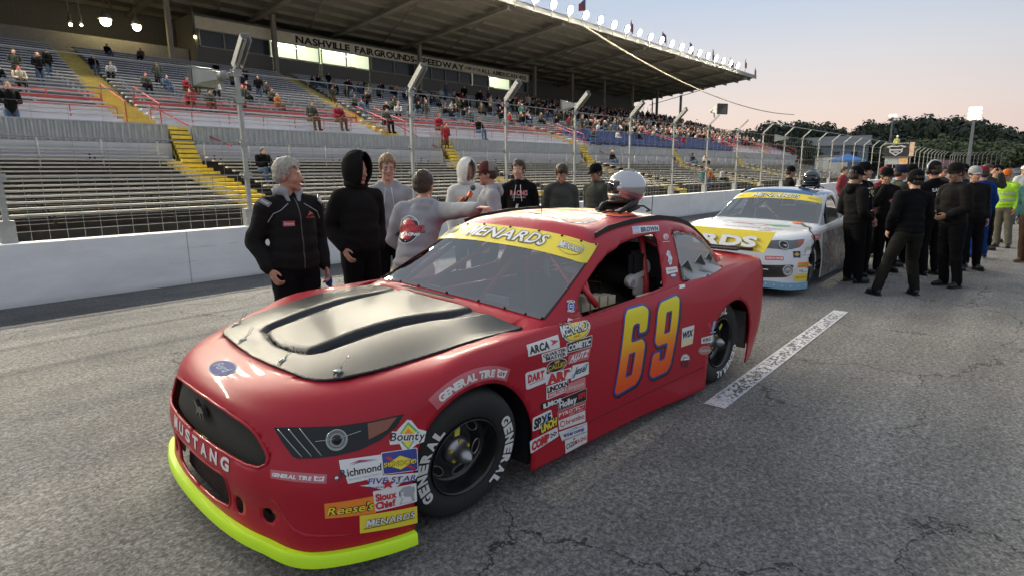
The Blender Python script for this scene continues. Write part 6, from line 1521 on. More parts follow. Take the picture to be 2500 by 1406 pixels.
number_on(door_pt, 'door_number', M_num, car)
M_numr = grad_mat('roof_number_gradient', -.50, .45, [(.78, .66, .03), (.80, .55, .03), (.80, .30, .03), (.80, .16, .04), (.75, .12, .05)], 'Y')
def roof_pt(u, w_, l):
    X = -1.50-1.02*u; Y = .40-.86*w_; h = skin.t.ray_cast(Vector((X, Y, 2)), Vector((0, 0, -1))); return (X, Y, h[0].z+.002+l)
number_on(roof_pt, 'roof_number', M_numr, car, 1.02, .86)
# ------------------------------------------------------------------ people
def skin_mat(name, c_): return mat('skin_'+name, c_, .55, spec=.35, var=.08, vscale=30)
SK = [skin_mat('light', (.52, .30, .22)), skin_mat('ruddy', (.47, .24, .17)), skin_mat('tan', (.34, .19, .12)), skin_mat('brown', (.16, .085, .055))]
def cloth(name, c_, r=.9, b_=.25, sc=180): return mat('cloth_'+name, c_, r, spec=.10, var=.12, vscale=9, bump=b_, bscale=sc)
C_BLK = cloth('black', (.007, .007, .008)); C_BLK2 = cloth('soft_black', (.013, .012, .012)); C_GREY = cloth('heather_grey', (.34, .34, .36)); C_WHT = cloth('white', (.62, .61, .58)); C_OLV = cloth('charcoal_olive', (.062, .066, .058)); C_DGR = cloth('dark_green_grey', (.05, .054, .045)); C_NAVY = cloth('navy', (.02, .024, .05)); C_BLUE = cloth('royal_blue', (.012, .042, .19)); C_TEAL = cloth('teal', (.05, .13, .12)); C_HV = cloth('high_visibility', (.36, .66, .05), .7); C_TAN = cloth('camouflage_tan', (.13, .12, .09)); C_RED = cloth('dark_red', (.20, .02, .03)); C_BEI = cloth('beige', (.42, .36, .28)); C_BRN = cloth('brown', (.09, .055, .035)); C_SUIT = cloth('quilted_firesuit', (.015, .0145, .0145), .8, .5, 55); C_LBL = cloth('pale_blue', (.28, .38, .46)); C_ORG = cloth('orange', (.60, .16, .03)); C_JEAN = cloth('denim', (.06, .09, .15)); C_YEL = cloth('pale_yellow', (.60, .58, .20))
H_GREY = mat('hair_silver', (.38, .35, .30), .6, var=.35, vscale=60, bump=.5, bscale=120); H_BLD = mat('hair_blond', (.26, .16, .075), .6, var=.3, vscale=60, bump=.5, bscale=120); H_BRN = mat('hair_dark_brown', (.045, .028, .018), .55, var=.3, vscale=60, bump=.5, bscale=120)
M_eye = mat('eye_white', (.45, .42, .40), .3); M_iris = mat('eye_iris', (.03, .02, .015), .2); M_lip = mat('lips', (.36, .15, .12), .5); M_shoe = mat('black_shoe', (.015, .015, .015), .5); M_sole = mat('pale_sole', (.25, .24, .22), .6)
def caps(b, a, c, ra, rc, n=12):
    a, c = Vector(a), Vector(c); d = c-a; L = d.length
    if L < 1e-5: b.ball(a, ra, n, 8); return
    d.normalize(); R_ = frame(a, (1, 0, 0) if abs(d.x) < .9 else (0, 1, 0), d); prof = []
    for k in range(4): t = PI/2*k/4; prof.append((ra*math.sin(t)+1e-5, -ra*math.cos(t)))
    prof.append((ra, 0)); prof.append((rc, L))
    for k in range(1, 5): t = PI/2*k/4; prof.append((rc*math.cos(t)+1e-5, L+rc*math.sin(t)))
    b.lathe(prof, n, R_)
def ell(b, c, r, M=None, n=16, m=10): b.ball(c, r, n, m, 0, M)
def chain(b, pts, rs):
    for i in range(len(pts)-1): caps(b, pts[i], pts[i+1], rs[i], rs[i+1])
def fuse(b, name, mats, parent, voxel=.012, sm=4, wr=0., seed=0, flat=None):
    """fuse the overlapping pieces into one continuous skin, relax it, add folds"""
    me = bpy.data.meshes.new(name); me.from_pydata(b.v, [], b.f); o = bpy.data.objects.new(name, me); COL.objects.link(o)
    r = o.modifiers.new('r', 'REMESH'); r.mode = 'VOXEL'; r.voxel_size = voxel
    if sm: s = o.modifiers.new('s', 'SMOOTH'); s.factor = .6; s.iterations = sm
    dg = bpy.context.evaluated_depsgraph_get(); m2 = bpy.data.meshes.new_from_object(o.evaluated_get(dg)); bpy.data.objects.remove(o); bpy.data.meshes.remove(me)
    m2.name = name; n = len(m2.vertices)
    if wr:
        co = np.empty(n*3); m2.vertices.foreach_get('co', co); no = np.empty(n*3); m2.vertices.foreach_get('normal', no); co = co.reshape(-1, 3); no = no.reshape(-1, 3); d = np.empty(n)
        for i in range(n):
            x, y, z = co[i]; a = noise.noise(Vector((x*5+seed+z*2, y*5+z*3, z*7))); c_ = noise.noise(Vector((x*8-z*4, y*8+seed, z*6+3)))
            d[i] = wr*(1-2*abs(a))*.8+wr*.6*c_
        co += no*d[:, None]; m2.vertices.foreach_set('co', co.ravel())
    m2.materials.clear()
    for x in (mats if isinstance(mats, (list, tuple)) else [mats]): m2.materials.append(x)
    m2.polygons.foreach_set('use_smooth', [True]*len(m2.polygons)); m2.polygons.foreach_set('material_index', [0]*len(m2.polygons)); m2.update()
    o = bpy.data.objects.new(name, m2); COL.objects.link(o)
    if parent is not None: o.parent = parent
    return o
def head_parts(b, HM, s=1.):
    def E(c, r): 
        M_ = HM @ Matrix.Scale(s, 4); b.ball(c, r, 16, 12, 0, M_)
    def Cp(a, c, ra, rc):
        t = MB(); caps(t, a, c, ra, rc, 10); M_ = HM @ Matrix.Scale(s, 4); b.add(t.v, t.f, 0, M_)
    E((-.014, 0, .045), (.094, .075, .086)); E((.024, 0, -.005), (.066, .062, .085)); E((.026, 0, -.062), (.052, .052, .040)); E((.066, 0, -.088), (.022, .026, .019))
    Cp((.072, -.030, .030), (.072, .030, .030), .013, .013); Cp((.082, 0, .020), (.104, 0, -.022), .0085, .0125); E((.094, .011, -.026), (.010, .009, .008)); E((.094, -.011, -.026), (.010, .009, .008))
    for y in (.036, -.036): E((.052, y, -.022), (.028, .024, .030))
    Cp((.083, -.016, -.050), (.083, .016, -.050), .0065, .0065); Cp((.081, -.013, -.062), (.081, .013, -.062), .008, .008)
    for y in (.076, -.076): E((-.006, y, -.004), (.018, .010, .031))
    Cp((-.018, 0, -.05), (-.030, 0, -.150), .056, .060)
def hand_parts(b, W_, side, curl=.35, s=1.):
    """W_: matrix at the wrist, x along the forearm, z out of the back of the hand, y towards the thumb"""
    M_ = W_ @ Matrix.Scale(s, 4)
    def tp(p): return M_ @ Vector(p)
    t = MB(); t.ball((.048, 0, 0), (.050, .040, .016), 12, 8); t.ball((.02, 0, 0), (.03, .030, .019), 12, 8); b.add(t.v, t.f, 0, M_)
    for y, L, r in ((.030, .072, .0088), (.010, .080, .0090), (-.010, .074, .0086), (-.029, .058, .0078)):
        p = Vector((.088, y, 0)); a = curl*.4; pts = [Vector((.05, y*.8, 0)), p]
        for k, f in enumerate((.45, .32, .23)):
            pts.append(pts[-1]+Vector((math.cos(a), 0, -math.sin(a)))*L*f*1.0); a += curl*(1.1 if k == 0 else .9)
        pts = [tp(q) for q in pts]; chain(b, pts, [r*1.1*s, r*1.05*s, r*s, r*.95*s, r*.85*s][:len(pts)])
    chain(b, [tp(q) for q in ((.018, .020, -.004), (.040, .046, -.012), (.064, .056, -.020), (.086, .056, -.026))], [.014*s, .0115*s, .0105*s, .009*s])
J0 = dict(pel=(0, 0, .97), bel=(.012, 0, 1.13), che=(.0, 0, 1.32), nek=(-.020, 0, 1.50), hed=(.012, 0, 1.655), shL=(-.01, .168, 1.415), shR=(-.01, -.168, 1.415), elL=(-.06, .222, 1.14), elR=(-.06, -.222, 1.14), wrL=(.05, .205, .905), wrR=(.05, -.205, .905),
    hiL=(0, .085, .93), hiR=(0, -.085, .93), knL=(.025, .10, .50), knR=(.025, -.10, .50), anL=(-.01, .115, .09), anR=(-.01, -.115, .09))
def person(label, x, y, yaw, height=1.8, top=None, legs=None, skin=0, hair=None, hat=None, hood=0, head=(0., 0., 0.), pose=None, jacket='hoodie', detail=1, extras=(), z=0., group=None, curl=.45, hands=(1, 1), shoe=None, bulk=1., facing_hands=None):
    J = {k: Vector(v) for k, v in J0.items()}
    for k, v in (pose or {}).items():
        J[k] = Vector(v)
    root = empty('person', (x, y, z), math.radians(yaw)); k_ = height/1.785; root.scale = (k_, k_, k_); tag(root, label, 'person', group)
    hy, hp, hr = (math.radians(a) for a in head)
    HM = Matrix.Translation(J['hed']) @ Matrix.Rotation(hy, 4, 'Z') @ Matrix.Rotation(hp, 4, 'Y') @ Matrix.Rotation(hr, 4, 'X')
    vx = {0: .016, 1: .0085, 2: .0068}[detail]
    # body: head, neck, trunk, arms and hands as one skin
    b = MB(); head_parts(b, HM, 1.03)
    caps(b, J['nek']+Vector((0, 0, .04)), J['che'], .058, .10); ell(b, J['che'], (.095, .14, .15)); caps(b, J['che'], J['pel'], .11, .11)
    for sd, s in (('L', 1), ('R', -1)):
        chain(b, [J['sh'+sd], J['el'+sd], J['wr'+sd]], [.045, .036, .026]); caps(b, J['che']+Vector((0, 0, .06)), J['sh'+sd], .05, .045)
        if hands[0 if s > 0 else 1]:
            f = (J['wr'+sd]-J['el'+sd]).normalized()
            back = Vector((0, s, 0)) if facing_hands is None else Vector(facing_hands[0 if s > 0 else 1])
            zz = (back-f*back.dot(f)).normalized(); yy = zz.cross(f)
            if yy.dot(Vector((1, 0, .2))) < 0: yy = -yy
            Wm = Matrix(((f.x, yy.x, zz.x, J['wr'+sd].x), (f.y, yy.y, zz.y, J['wr'+sd].y), (f.z, yy.z, zz.z, J['wr'+sd].z), (0, 0, 0, 1)))
            hand_parts(b, Wm, s, curl, 1.02)
        chain(b, [J['hi'+sd], J['kn'+sd], J['an'+sd]], [.08, .05, .038])
    bo = fuse(b, 'body', SK[skin], root, vx, 3)
    HS = HM @ Matrix.Scale(1.03, 4)
    for s in (1, -1):
        e = MB(); e.ball((.066, .030*s, .008), (.012, .013, .0095), 10, 8, 0, HS); e.ball((.0745, .030*s, .008), (.0045, .0055, .0055), 8, 6, 1, HS); e.build('eye', [M_eye, M_iris], bo, smooth=True)
    e = MB(); t = MB(); caps(t, (.0865, -.017, -.056), (.0865, .017, -.056), .0045, .0045, 8); e.add(t.v, t.f, 0, HS); e.build('lips', M_lip, bo, smooth=True)
    hm = hair or H_BRN
    e = MB()
    for s in (1, -1): t = MB(); caps(t, (.083, .016*s, .031), (.074, .042*s, .033), .0040, .0028, 8); e.add(t.v, t.f, 0, HS)
    e.build('eyebrows', hm, bo, smooth=True)
    if (hair is not None or hat) and hood != 2:
        b = MB(); M_ = HS
        b.ball((-.018, 0, .055), (.106, .090, .098), 20, 14, 0, M_); b.ball((-.045, 0, .004), (.078, .083, .062), 16, 12, 0, M_)
        if hair is not None and not hat:
            rnd = random.Random(len(label)); 
            for i in range(60):
                a = rnd.uniform(-1.25, 1.25) if rnd.random() < .6 else rnd.uniform(-3.1, 3.1); q = rnd.uniform(.2, 1.25); p = Vector((-.018+.104*math.cos(a)*math.sin(q), .088*math.sin(a)*math.sin(q), .055+.097*math.cos(q))); t = MB(); d = Vector((rnd.uniform(-.01, .025)*math.cos(a), rnd.uniform(-.012, .012), -rnd.uniform(.0, .022))); caps(t, p, p+d, rnd.uniform(.006, .009), .004, 6); b.add(t.v, t.f, 0, M_)
        ho = fuse(b, 'hair', hm, bo, .008 if detail else .016, 1, 0, 2)
        for v in ho.data.vertices:
            q_ = v.co*38; v.co += v.normal*(.004*noise.noise(Vector((q_.x, q_.y, q_.z*.45)))+.003*noise.noise(q_*2.1))
        # clear the face: drop hair lower than the brow at the front
        me = ho.data; bm = bmesh.new(); bm.from_mesh(me); inv = M_.inverted()
        kill = [v for v in bm.verts if (lambda q: (q.x > .040 and q.z < (.064+.012*math.sin(q.y*90) if not hat else .02)) or (q.x > -.012 and q.z < -.005) or (q.z < -.062))(inv @ v.co)]
        bmesh.ops.delete(bm, geom=kill, context='VERTS'); bm.to_mesh(me); bm.free()
    if hat:
        kind, hmat, hmat2 = hat
        b = MB(); prof = [(.0005, .158), (.045, .152), (.078, .130), (.094, .095), (.099, .060), (.099, .040)]
        if kind == 'beanie': prof = [(.0005, .160), (.045, .154), (.080, .130), (.098, .090), (.102, .040), (.100, -.002), (.094, -.004)]
        vs = []; n = 28
        for r, h in prof:
            for k in range(n): a = 2*PI*k/n; vs.append((-.012+r*1.04*math.cos(a), r*.90*math.sin(a), h))
        fs = [(i*n+k, i*n+(k+1) % n, (i+1)*n+(k+1) % n, (i+1)*n+k) for i in range(len(prof)-1) for k in range(n)]
        mi = [1 if (hmat2 and math.cos(2*PI*((f[0] % n)+.5)/n) < .1) else 0 for f in fs]
        M_ = HS
        vs = [tuple(M_ @ Vector(v)) for v in vs]; me = mesh_obj('cap' if kind != 'beanie' else 'beanie', np.array(vs), fs, [hmat, hmat2 or hmat], bo, mi=mi, solid=.004)
        if kind in ('cap', 'brim'):
            b = MB(); rr = []; n2 = 16
            rng = (-1.15, 1.15) if kind == 'cap' else (-PI, PI)
            for j, (d, dz) in enumerate(((0, .0), (.035, -.004), (.068 if kind == 'cap' else .045, -.018))):
                for k in range(n2+1):
                    a = rng[0]+(rng[1]-rng[0])*k/n2; ex = d*(math.cos(a*1.25) if kind == 'cap' else 1) if kind == 'cap' else d
                    r = .098+max(0, ex); rr.append((-.012+r*1.04*math.cos(a), r*.90*math.sin(a) if kind != 'cap' else .098*.90*math.sin(a)*(1-.05*j), .045+dz*(1 if kind == 'cap' else .4)))
            fs = [(j*(n2+1)+k, j*(n2+1)+k+1, (j+1)*(n2+1)+k+1, (j+1)*(n2+1)+k) for j in range(2) for k in range(n2)]
            mesh_obj('visor', np.array([tuple(M_ @ Vector(v)) for v in rr]), fs, hmat, me, solid=.004)
    # clothes
    tm, lm = top or C_BLK, legs or C_BLK
    b = MB(); B = bulk
    ell(b, J['che'], (.125*B, .168*B, .17)); ell(b, (J['che']+J['bel'])/2, (.128*B, .165*B, .16)); ell(b, J['bel'], (.132*B, .162*B, .15)); ell(b, (J['bel']+J['pel'])/2+Vector((0, 0, -.02)), (.134*B, .170*B, .12)); ell(b, J['pel']+Vector((0, 0, -.01)), (.132*B, .172*B, .07))
    caps(b, J['nek']+Vector((0, 0, .0)), J['che'], .072, .11)
    for sd, s in (('L', 1), ('R', -1)):
        caps(b, J['nek']+Vector((0, s*.03, -.02)), J['sh'+sd], .060, .076*B); E_ = J['el'+sd]; W_ = J['wr'+sd]; S_ = J['sh'+sd]
        chain(b, [S_, S_.lerp(E_, .5), E_, E_.lerp(W_, .6), W_.lerp(E_, .06)], [.078*B, .070*B, .060*B, .054*B, .046])
        caps(b, J['che']+Vector((0, s*.06, .02)), S_, .11, .075)
        if jacket == 'hoodie': caps(b, W_.lerp(E_, .10), W_.lerp(E_, .06), .042, .040)
    if hood == 1 or jacket == 'hoodie' and hood == 0:
        n0 = J['nek']
        for k in range(9):
            a = math.radians(70+220*k/8); p = n0+Vector((.080*math.cos(a)-.012, .088*math.sin(a), .012+.018*math.cos(a*1.0)*-1)); b.ball(p, (.036, .036, .030), 10, 7)
        b.ball(n0+Vector((-.105, 0, -.035)), (.045, .085, .060), 12, 8)
    jk = fuse(b, {'hoodie': 'hoodie', 'coat': 'jacket', 'suit': 'firesuit_jacket', 'shirt': 'shirt', 'vest': 'safety_vest'}[jacket], tm, root, .014 if detail else .02, 3, .011 if jacket != 'shirt' else .006, hash(label) % 50 if False else len(label))
    if hood == 2:
        vs = []; nu, nv = 36, 22
        for i in range(nv+1):
            q = PI*(.02+.90*i/nv)
            for k in range(nu+1):
                oa = math.radians(40 if i > 5 else 30); a = oa+(2*PI-2*oa)*k/nu
                rx, ry, rz_ = .130, .108, .140
                zc = .040; fx_ = math.cos(a); X = -.018+rx*fx_*math.sin(q)*(1.10 if fx_ > 0 else 1.02); Y = ry*math.sin(a)*math.sin(q)
                X += .022*max(0, fx_)
                if q < .9: X += .035*(1-q/.9)
                Z = zc+rz_*math.cos(q)*(1.10 if q < PI/2 else 1.35); Z += .006*math.sin(a*5+i*.6)
                vs.append(tuple(HS @ Vector((X, Y, Z))))
        fs = [(i*(nu+1)+k, i*(nu+1)+k+1, (i+1)*(nu+1)+k+1, (i+1)*(nu+1)+k) for i in range(nv) for k in range(nu)]
        hd = mesh_obj('hood', np.array(vs), fs, tm, jk, solid=-.012)
        b = MB()
        for k in range(0, nu+1): b.ball(vs[k+0*(nu+1)] if 0 else vs[k], .001, 4, 3)
        L = [vs[i*(nu+1)] for i in range(2, nv+1)]+[vs[i*(nu+1)+nu] for i in range(nv, 1, -1)]; b = MB(); b.tube(L, .011, 8); b.build('hood_hem', tm, hd, smooth=True)
        n0 = J['nek']; b = MB()
        for k in range(14):
            a = 2*PI*k/14; b.ball(n0+Vector((.070*math.cos(a)-.005, .082*math.sin(a), .035+.02*(math.cos(a) < 0))), (.034, .034, .045), 10, 7)
        fuse(b, 'collar', tm, hd, .016, 3, .006)
    # trousers and shoes
    b = MB(); ell(b, J['pel']+Vector((0, 0, -.03)), (.118*B, .158*B, .13))
    for sd, s in (('L', 1), ('R', -1)):
        hi_, kn_, an_ = J['hi'+sd], J['kn'+sd], J['an'+sd]
        chain(b, [hi_+Vector((0, 0, -.02)), hi_.lerp(kn_, .5), kn_, kn_.lerp(an_, .55), an_+Vector((0, 0, .0))], [.098*B, .086*B, .068*B, .068, .062])
    fuse(b, 'trousers', lm, root, .015 if detail else .02, 3, .009, 7+len(label))
    for sd, s in (('L', 1), ('R', -1)):
        an_ = J['an'+sd]; fd = Vector((1, s*.18, 0)).normalized(); M_ = frame((an_.x, an_.y, an_.z-.09), fd)
        b = MB(); t = MB(); t.ball((.085, 0, .045), (.105, .046, .040), 14, 8); t.ball((-.02, 0, .055), (.060, .042, .050), 12, 8); t.ball((0.02, 0, .085), (.055, .040, .035), 12, 8); b.add(t.v, t.f, 0, M_)
        so = fuse(b, 'shoe', shoe or M_shoe, root, .012, 2)
        b = MB(); P = [(-.085, 0), (-.06, .042), (.03, .040), (.11, .050), (.17, .036), (.195, 0), (.17, -.036), (.11, -.050), (.03, -.040), (-.06, -.042)]; b.prism(P, 0, .022, M_); b.build('sole', M_sole if shoe else M_shoe, so)
    # extras: patches and gear
    for e in extras: e(root, J, HM, HS, jk, bo)
    return root
def surf_skin(o):
    me = o.data; return BVHTree.FromPolygons([v.co.copy() for v in me.vertices], [tuple(p.vertices) for p in me.polygons])
def patch_on(shapes, cen, nrm, upv, w_, h_, name='patch', lift=.004):
    """flat artwork laid on the jacket where a line along nrm meets it"""
    def f(root, J, HM, HS, jk, bo):
        t = surf_skin(jk); c_ = Vector(cen); n = Vector(nrm).normalized(); u = Vector(upv); u = (u-n*u.dot(n)).normalized(); r = u.cross(n)
        b = MB(); mats = []
        for vs, fs, m, ex in shapes:
            if m not in mats: mats.append(m)
            v2, f2 = densify([(v[0]*w_, v[1]*h_, 0) for v in vs], fs, .03); o = []
            for x, y, _ in v2:
                p = c_+r*(x-w_/2)+u*(y-h_/2); h = t.ray_cast(p+n*.5, -n)
                o.append(h[0]+n*(lift+ex) if h[0] is not None else p+n*.12)
            b.add(o, f2, mats.index(m))
        b.build(name, mats, jk, smooth=True)
    return f
def glasses(root, J, HM, HS, jk, bo):
    b = MB()
    for s in (1, -1):
        b.tube([tuple(HS @ Vector((.088, .030*s+.019*math.cos(a), .010+.015*math.sin(a)))) for a in [2*PI*k/12 for k in range(12)]], .0020, 5, closed=True); b.tube([HS @ Vector((.086, .049*s, .014)), HS @ Vector((.03, .074*s, .012)), HS @ Vector((-.01, .080*s, .006))], .0018, 5)
    b.tube([HS @ Vector((.089, -.011, .012)), HS @ Vector((.089, .011, .012))], .002, 5); b.build('glasses', M_rubber, bo)
def headphones(root, J, HM, HS, jk, bo):
    b = MB(); b.tube([HS @ Vector((-.01, .112*math.sin(a), .055+.115*math.cos(a))) for a in np.linspace(-1.7, 1.7, 15)], .011, 8); 
    b.build('headphones_band', V_W, bo, smooth=True); b = MB()
    for s in (1, -1): b.ball(tuple((-.005, .098*s, .0)), (.036, .024, .042), 12, 8, 0, HS)
    b.build('ear_cup', M_rubber, bo, smooth=True)
WHT = V_W
def txt_patch(s, m, bold=.03): return [sh_text(s, 0, 1, 0, 1, m, 0, bold)]
zz = (0, 0, 1)
def strings(root, J, HM, HS, jk, bo):
    t = surf_skin(jk)
    for s in (1, -1):
        L = []
        for k in range(7):
            z = 1.47-.035*k; h = t.ray_cast(Vector((.6, s*(.030+.004*k), z)), Vector((-1, 0, 0)))
            if h[0] is not None: L.append(h[0]+Vector((.004, 0, 0)))
        if len(L) > 1: b = MB(); b.tube(L, .0035, 5); b.build('drawstring', V_W, jk)
    L = []
    for y, z in ((-.15, 1.02), (-.10, 1.16), (.10, 1.16), (.15, 1.02)):
        h = t.ray_cast(Vector((.6, y, z)), Vector((-1, 0, 0)))
        if h[0] is not None: L.append(h[0]+Vector((.002, 0, 0)))
    if len(L) > 1: b = MB(); b.tube(L, .0028, 5); b.build('pocket_seam', C_OLV, jk)
def zipper(root, J, HM, HS, jk, bo):
    t = surf_skin(jk); L = []
    for k in range(14):
        h = t.ray_cast(Vector((.6, .004, 1.49-.042*k)), Vector((-1, 0, 0)))
        if h[0] is not None: L.append(h[0]+Vector((.003, 0, 0)))
    b = MB(); b.tube(L, .0045, 5); b.build('zipper', mat('zip_grey', (.10, .10, .10), .4, .5), jk)
# --- the group beyond the red car
def blue_rag(root, J, HM, HS, jk, bo):
    b = MB(); b.ball(J['wrL']+Vector((.02, .01, -.12)), (.05, .022, .05), 12, 8); b.beam(J['wrL']+Vector((.02, .01, -.12)), J['wrL']+Vector((.07, .04, -.24)), .03, .012)
    o = fuse(b, 'rag', cloth('blue_rag', (.03, .10, .40)), None, .012, 2, .012, 3); w_ = root.matrix_basis; o.location = root.location; o.rotation_euler = root.rotation_euler; o.scale = root.scale
    tag(o, 'crumpled blue rag held in the hand of the silver haired man', 'rag')
def hoodie_collar(root, J, HM, HS, jk, bo):
    b = MB(); n0 = J['nek']
    for k in range(11):
        a = math.radians(35+290*k/10); b.ball(n0+Vector((.078*math.cos(a)-.010, .088*math.sin(a), .042)), (.032, .032, .042), 10, 7)
    b.ball(n0+Vector((-.10, 0, .02)), (.040, .080, .055), 12, 8)
    for s in (1, -1): caps(b, n0+Vector((.060, s*.055, .02)), n0+Vector((.118, s*.014, -.13)), .020, .012)
    fuse(b, 'grey_hood', C_GREY, jk, .012, 3, .006)
    for s in (1, -1):
        b = MB(); L = []
        t = surf_skin(jk)
        for p in ((.12, .075*s, 1.47), (.12, .14*s, 1.42), (.10, .185*s, 1.37), (.02, .21*s, 1.33)):
            h = t.find_nearest(Vector(p)); L.append(h[0]+h[1]*.004)
        b.tube(L, .0035, 5); b.build('piping', V_G, jk)
        h = t.find_nearest(Vector((.02, .20*s, 1.44))); fr = frame(h[0]+h[1]*.003, (1, 0, 0), h[1]); b = MB(); b.box(-.050, .050, -.020, .020, 0, .004, 0, fr); b.box(-.046, .046, -.016, .016, .004, .006, 1, fr); b.box(-.038, .038, -.010, .010, .006, .007, 0, fr); b.build('shoulder_badge', [V_G, mat('plum_patch', (.16, .08, .10), .7)], jk)
person('silver haired man in black quilted racing jacket over a grey hood, looking right', 2.50, 4.66, -92, 1.86, C_SUIT, C_BLK, 1, H_GREY, head=(42, 0, 0), jacket='suit', detail=2, bulk=1.17, curl=.8,
    pose=dict(elL=(-.09, .265, 1.15), wrL=(.03, .25, .91), elR=(-.11, -.265, 1.16), wrR=(.05, -.23, .94), shL=(-.01, .182, 1.42), shR=(-.01, -.182, 1.42)),
    extras=[hoodie_collar, zipper, blue_rag, patch_on([sh_rect(m=V_PR), sh_text('Simpson', .1, .9, .3, .7, V_W, .001, .02)], (.1, -.085, 1.30), (1, -.1, 0), zz, .085, .040, 'chest_patch'), patch_on([sh_poly([(.1, .35), (.5, .95), (.9, .5), (.6, .55)], V_R), sh_text('RACING', 0, 1, .05, .28, V_R, .0, .02)], (.1, .095, 1.36), (1, .1, 0), zz, .085, .06, 'chest_logo')])
person('man in a black hoodie with the hood up and hands in his pockets', 3.47, 5.12, -100, 1.90, C_BLK2, C_BLK, 1, None, hood=2, head=(28, 6, 0), detail=2, bulk=1.14, hands=(0, 1),
    pose=dict(elR=(-.11, -.25, 1.16), wrR=(.06, -.195, .95), elL=(-.12, .25, 1.16), wrL=(.04, .20, .95)))
person('young man with blond hair and glasses in a pale grey hoodie', 4.14, 5.5, -128, 1.93, C_GREY, C_BLK, 0, H_BLD, head=(8, 4, 0), detail=2, bulk=.94, extras=[glasses, strings])
# leaning man: his right arm lies along the roof, the wrist resting at a measured point of it
LX_, LY_, LYAW, LH_ = 3.50, 4.28, 34, 1.84
_k = LH_/1.785; _a = math.radians(LYAW); _d = Vector((3.58-LX_, 3.54-LY_, 1.452))
LWR = ((_d.x*math.cos(_a)+_d.y*math.sin(_a))/_k, (-_d.x*math.sin(_a)+_d.y*math.cos(_a))/_k, _d.z/_k)
LP = dict(pel=(-.10, 0, .93), bel=(-.03, -.02, 1.08), che=(.05, -.05, 1.25), nek=(.11, -.06, 1.42), hed=(.17, -.05, 1.57), shL=(.06, .13, 1.36), shR=(.07, -.235, 1.35), elR=(.06, -.50, 1.36), wrR=(.05, -.76, 1.43), elL=(.10, .24, 1.10), wrL=(.25, .16, .98), hiL=(-.10, .085, .90), hiR=(-.10, -.085, .90))
badge = [sh_ell(.5, .5, .40, .5, V_W), sh_ell(.5, .5, .375, .47, V_K, .0006), sh_ell(.5, .5, .28, .36, V_R, .0012)]+[sh_text('KIMMEL', .12, 1.06, .42, .64, V_K, .003, .09, .25), sh_text('KIMMEL', .12, 1.06, .42, .64, V_R, .004, .03, .25), sh_text('RACING', .30, .94, .29, .39, V_W, .004, .06, .25), sh_text('3 GENERATIONS', .22, .78, .80, .88, V_W, .002, .03, 0, .05)]+[sh_rect(-.06+.045*i, -.015+.045*i, .30+.06*((i) % 2), .36+.06*(i % 2), V_K, .004) for i in range(5)]
LP['wrR'] = LWR; LP['elR'] = (LP['shR'][0]*.45+LWR[0]*.55, LP['shR'][1]*.45+LWR[1]*.55, (LP['shR'][2]+LWR[2])/2+.0)
lean_man = person('dark haired man in grey hoodie with round red back logo, leaning on the roof', LX_, LY_, LYAW, LH_, C_GREY, C_BEI, 1, H_BRN, head=(-12, 0, 0), detail=2, bulk=1.06, pose=LP, curl=.5, facing_hands=((0, 1, 0), (0, 0, 1)),
    extras=[patch_on(badge, (-.05, .03, 1.20), (-1, .12, .15), zz, .29, .25, 'back_print')])
person('man in a white hoodie with the hood up, looking down', 5.75, 5.9, -122, 1.88, C_WHT, C_BLK, 2, None, hood=2, head=(22, 16, 0), detail=2, extras=[strings])
def mic(root, J, HM, HS, jk, bo):
    r = empty('microphone', tuple(root.matrix_basis @ Vector((.20, .02, 1.42)))) 
    w_ = root.matrix_basis
    def P(q): return Vector(w_ @ Vector(q))-Vector(r.location)
    b = MB(); b.tube([P((.20, -.02, 1.47)), P((.27, -.08, 1.34)), P((.34, -.14, 1.20))], .016, 10); b.build('handle', M_rubber, r, smooth=True)
    b = MB(); b.ball(P((.185, .0, 1.51)), .034, 14, 10); b.build('foam_head', mat('grey_foam', (.10, .10, .10), .9), r, smooth=True)
    b = MB(); b.tube([P((.20, -.02, 1.46)), P((.225, -.045, 1.41))], .034, 4); b.build('flag', mat('orange_mic_flag', (.85, .17, .04), .5), r)
    tag(r, 'handheld microphone with an orange flag near the man in the two tone cap', 'microphone')
def glove(root, J, HM, HS, jk, bo):
    b = MB(); c_ = J['wrR']+Vector((.03, .0, .0)); b.ball(c_+Vector((.01, 0, -.02)), (.055, .05, .085), 14, 10); b.ball(c_+Vector((.03, 0, .06)), (.04, .035, .045), 12, 8)
    b2 = fuse(b, 'glove', mat('black_glove', (.012, .012, .012), .6), bo, .010, 2)
    b = MB(); b.tube([c_+Vector((.02, 0, .05)), c_+Vector((.03, 0, .10))], [.048, .052], 14); b.build('orange_cuff', C_ORG, b2, smooth=True)
person('man in a maroon and grey cap, glasses and grey hoodie talking into a microphone', 5.22, 4.98, 148, 1.85, C_GREY, C_BLK, 1, H_BRN, hat=('cap', cloth('maroon_cap', (.10, .035, .035)), cloth('cap_grey', (.26, .25, .23))), head=(-10, 2, 0), detail=2, extras=[glasses, mic, glove, patch_on([sh_rect(m=V_W, x0=.1, x1=.9, y0=.3, y1=.7)], (.12, .1, 1.30), (1, 0, 0), zz, .05, .05, 'chest_patch')],
    pose=dict(elR=(.03, -.27, 1.16), wrR=(.22, -.16, 1.30), elL=(-.03, .25, 1.15)))
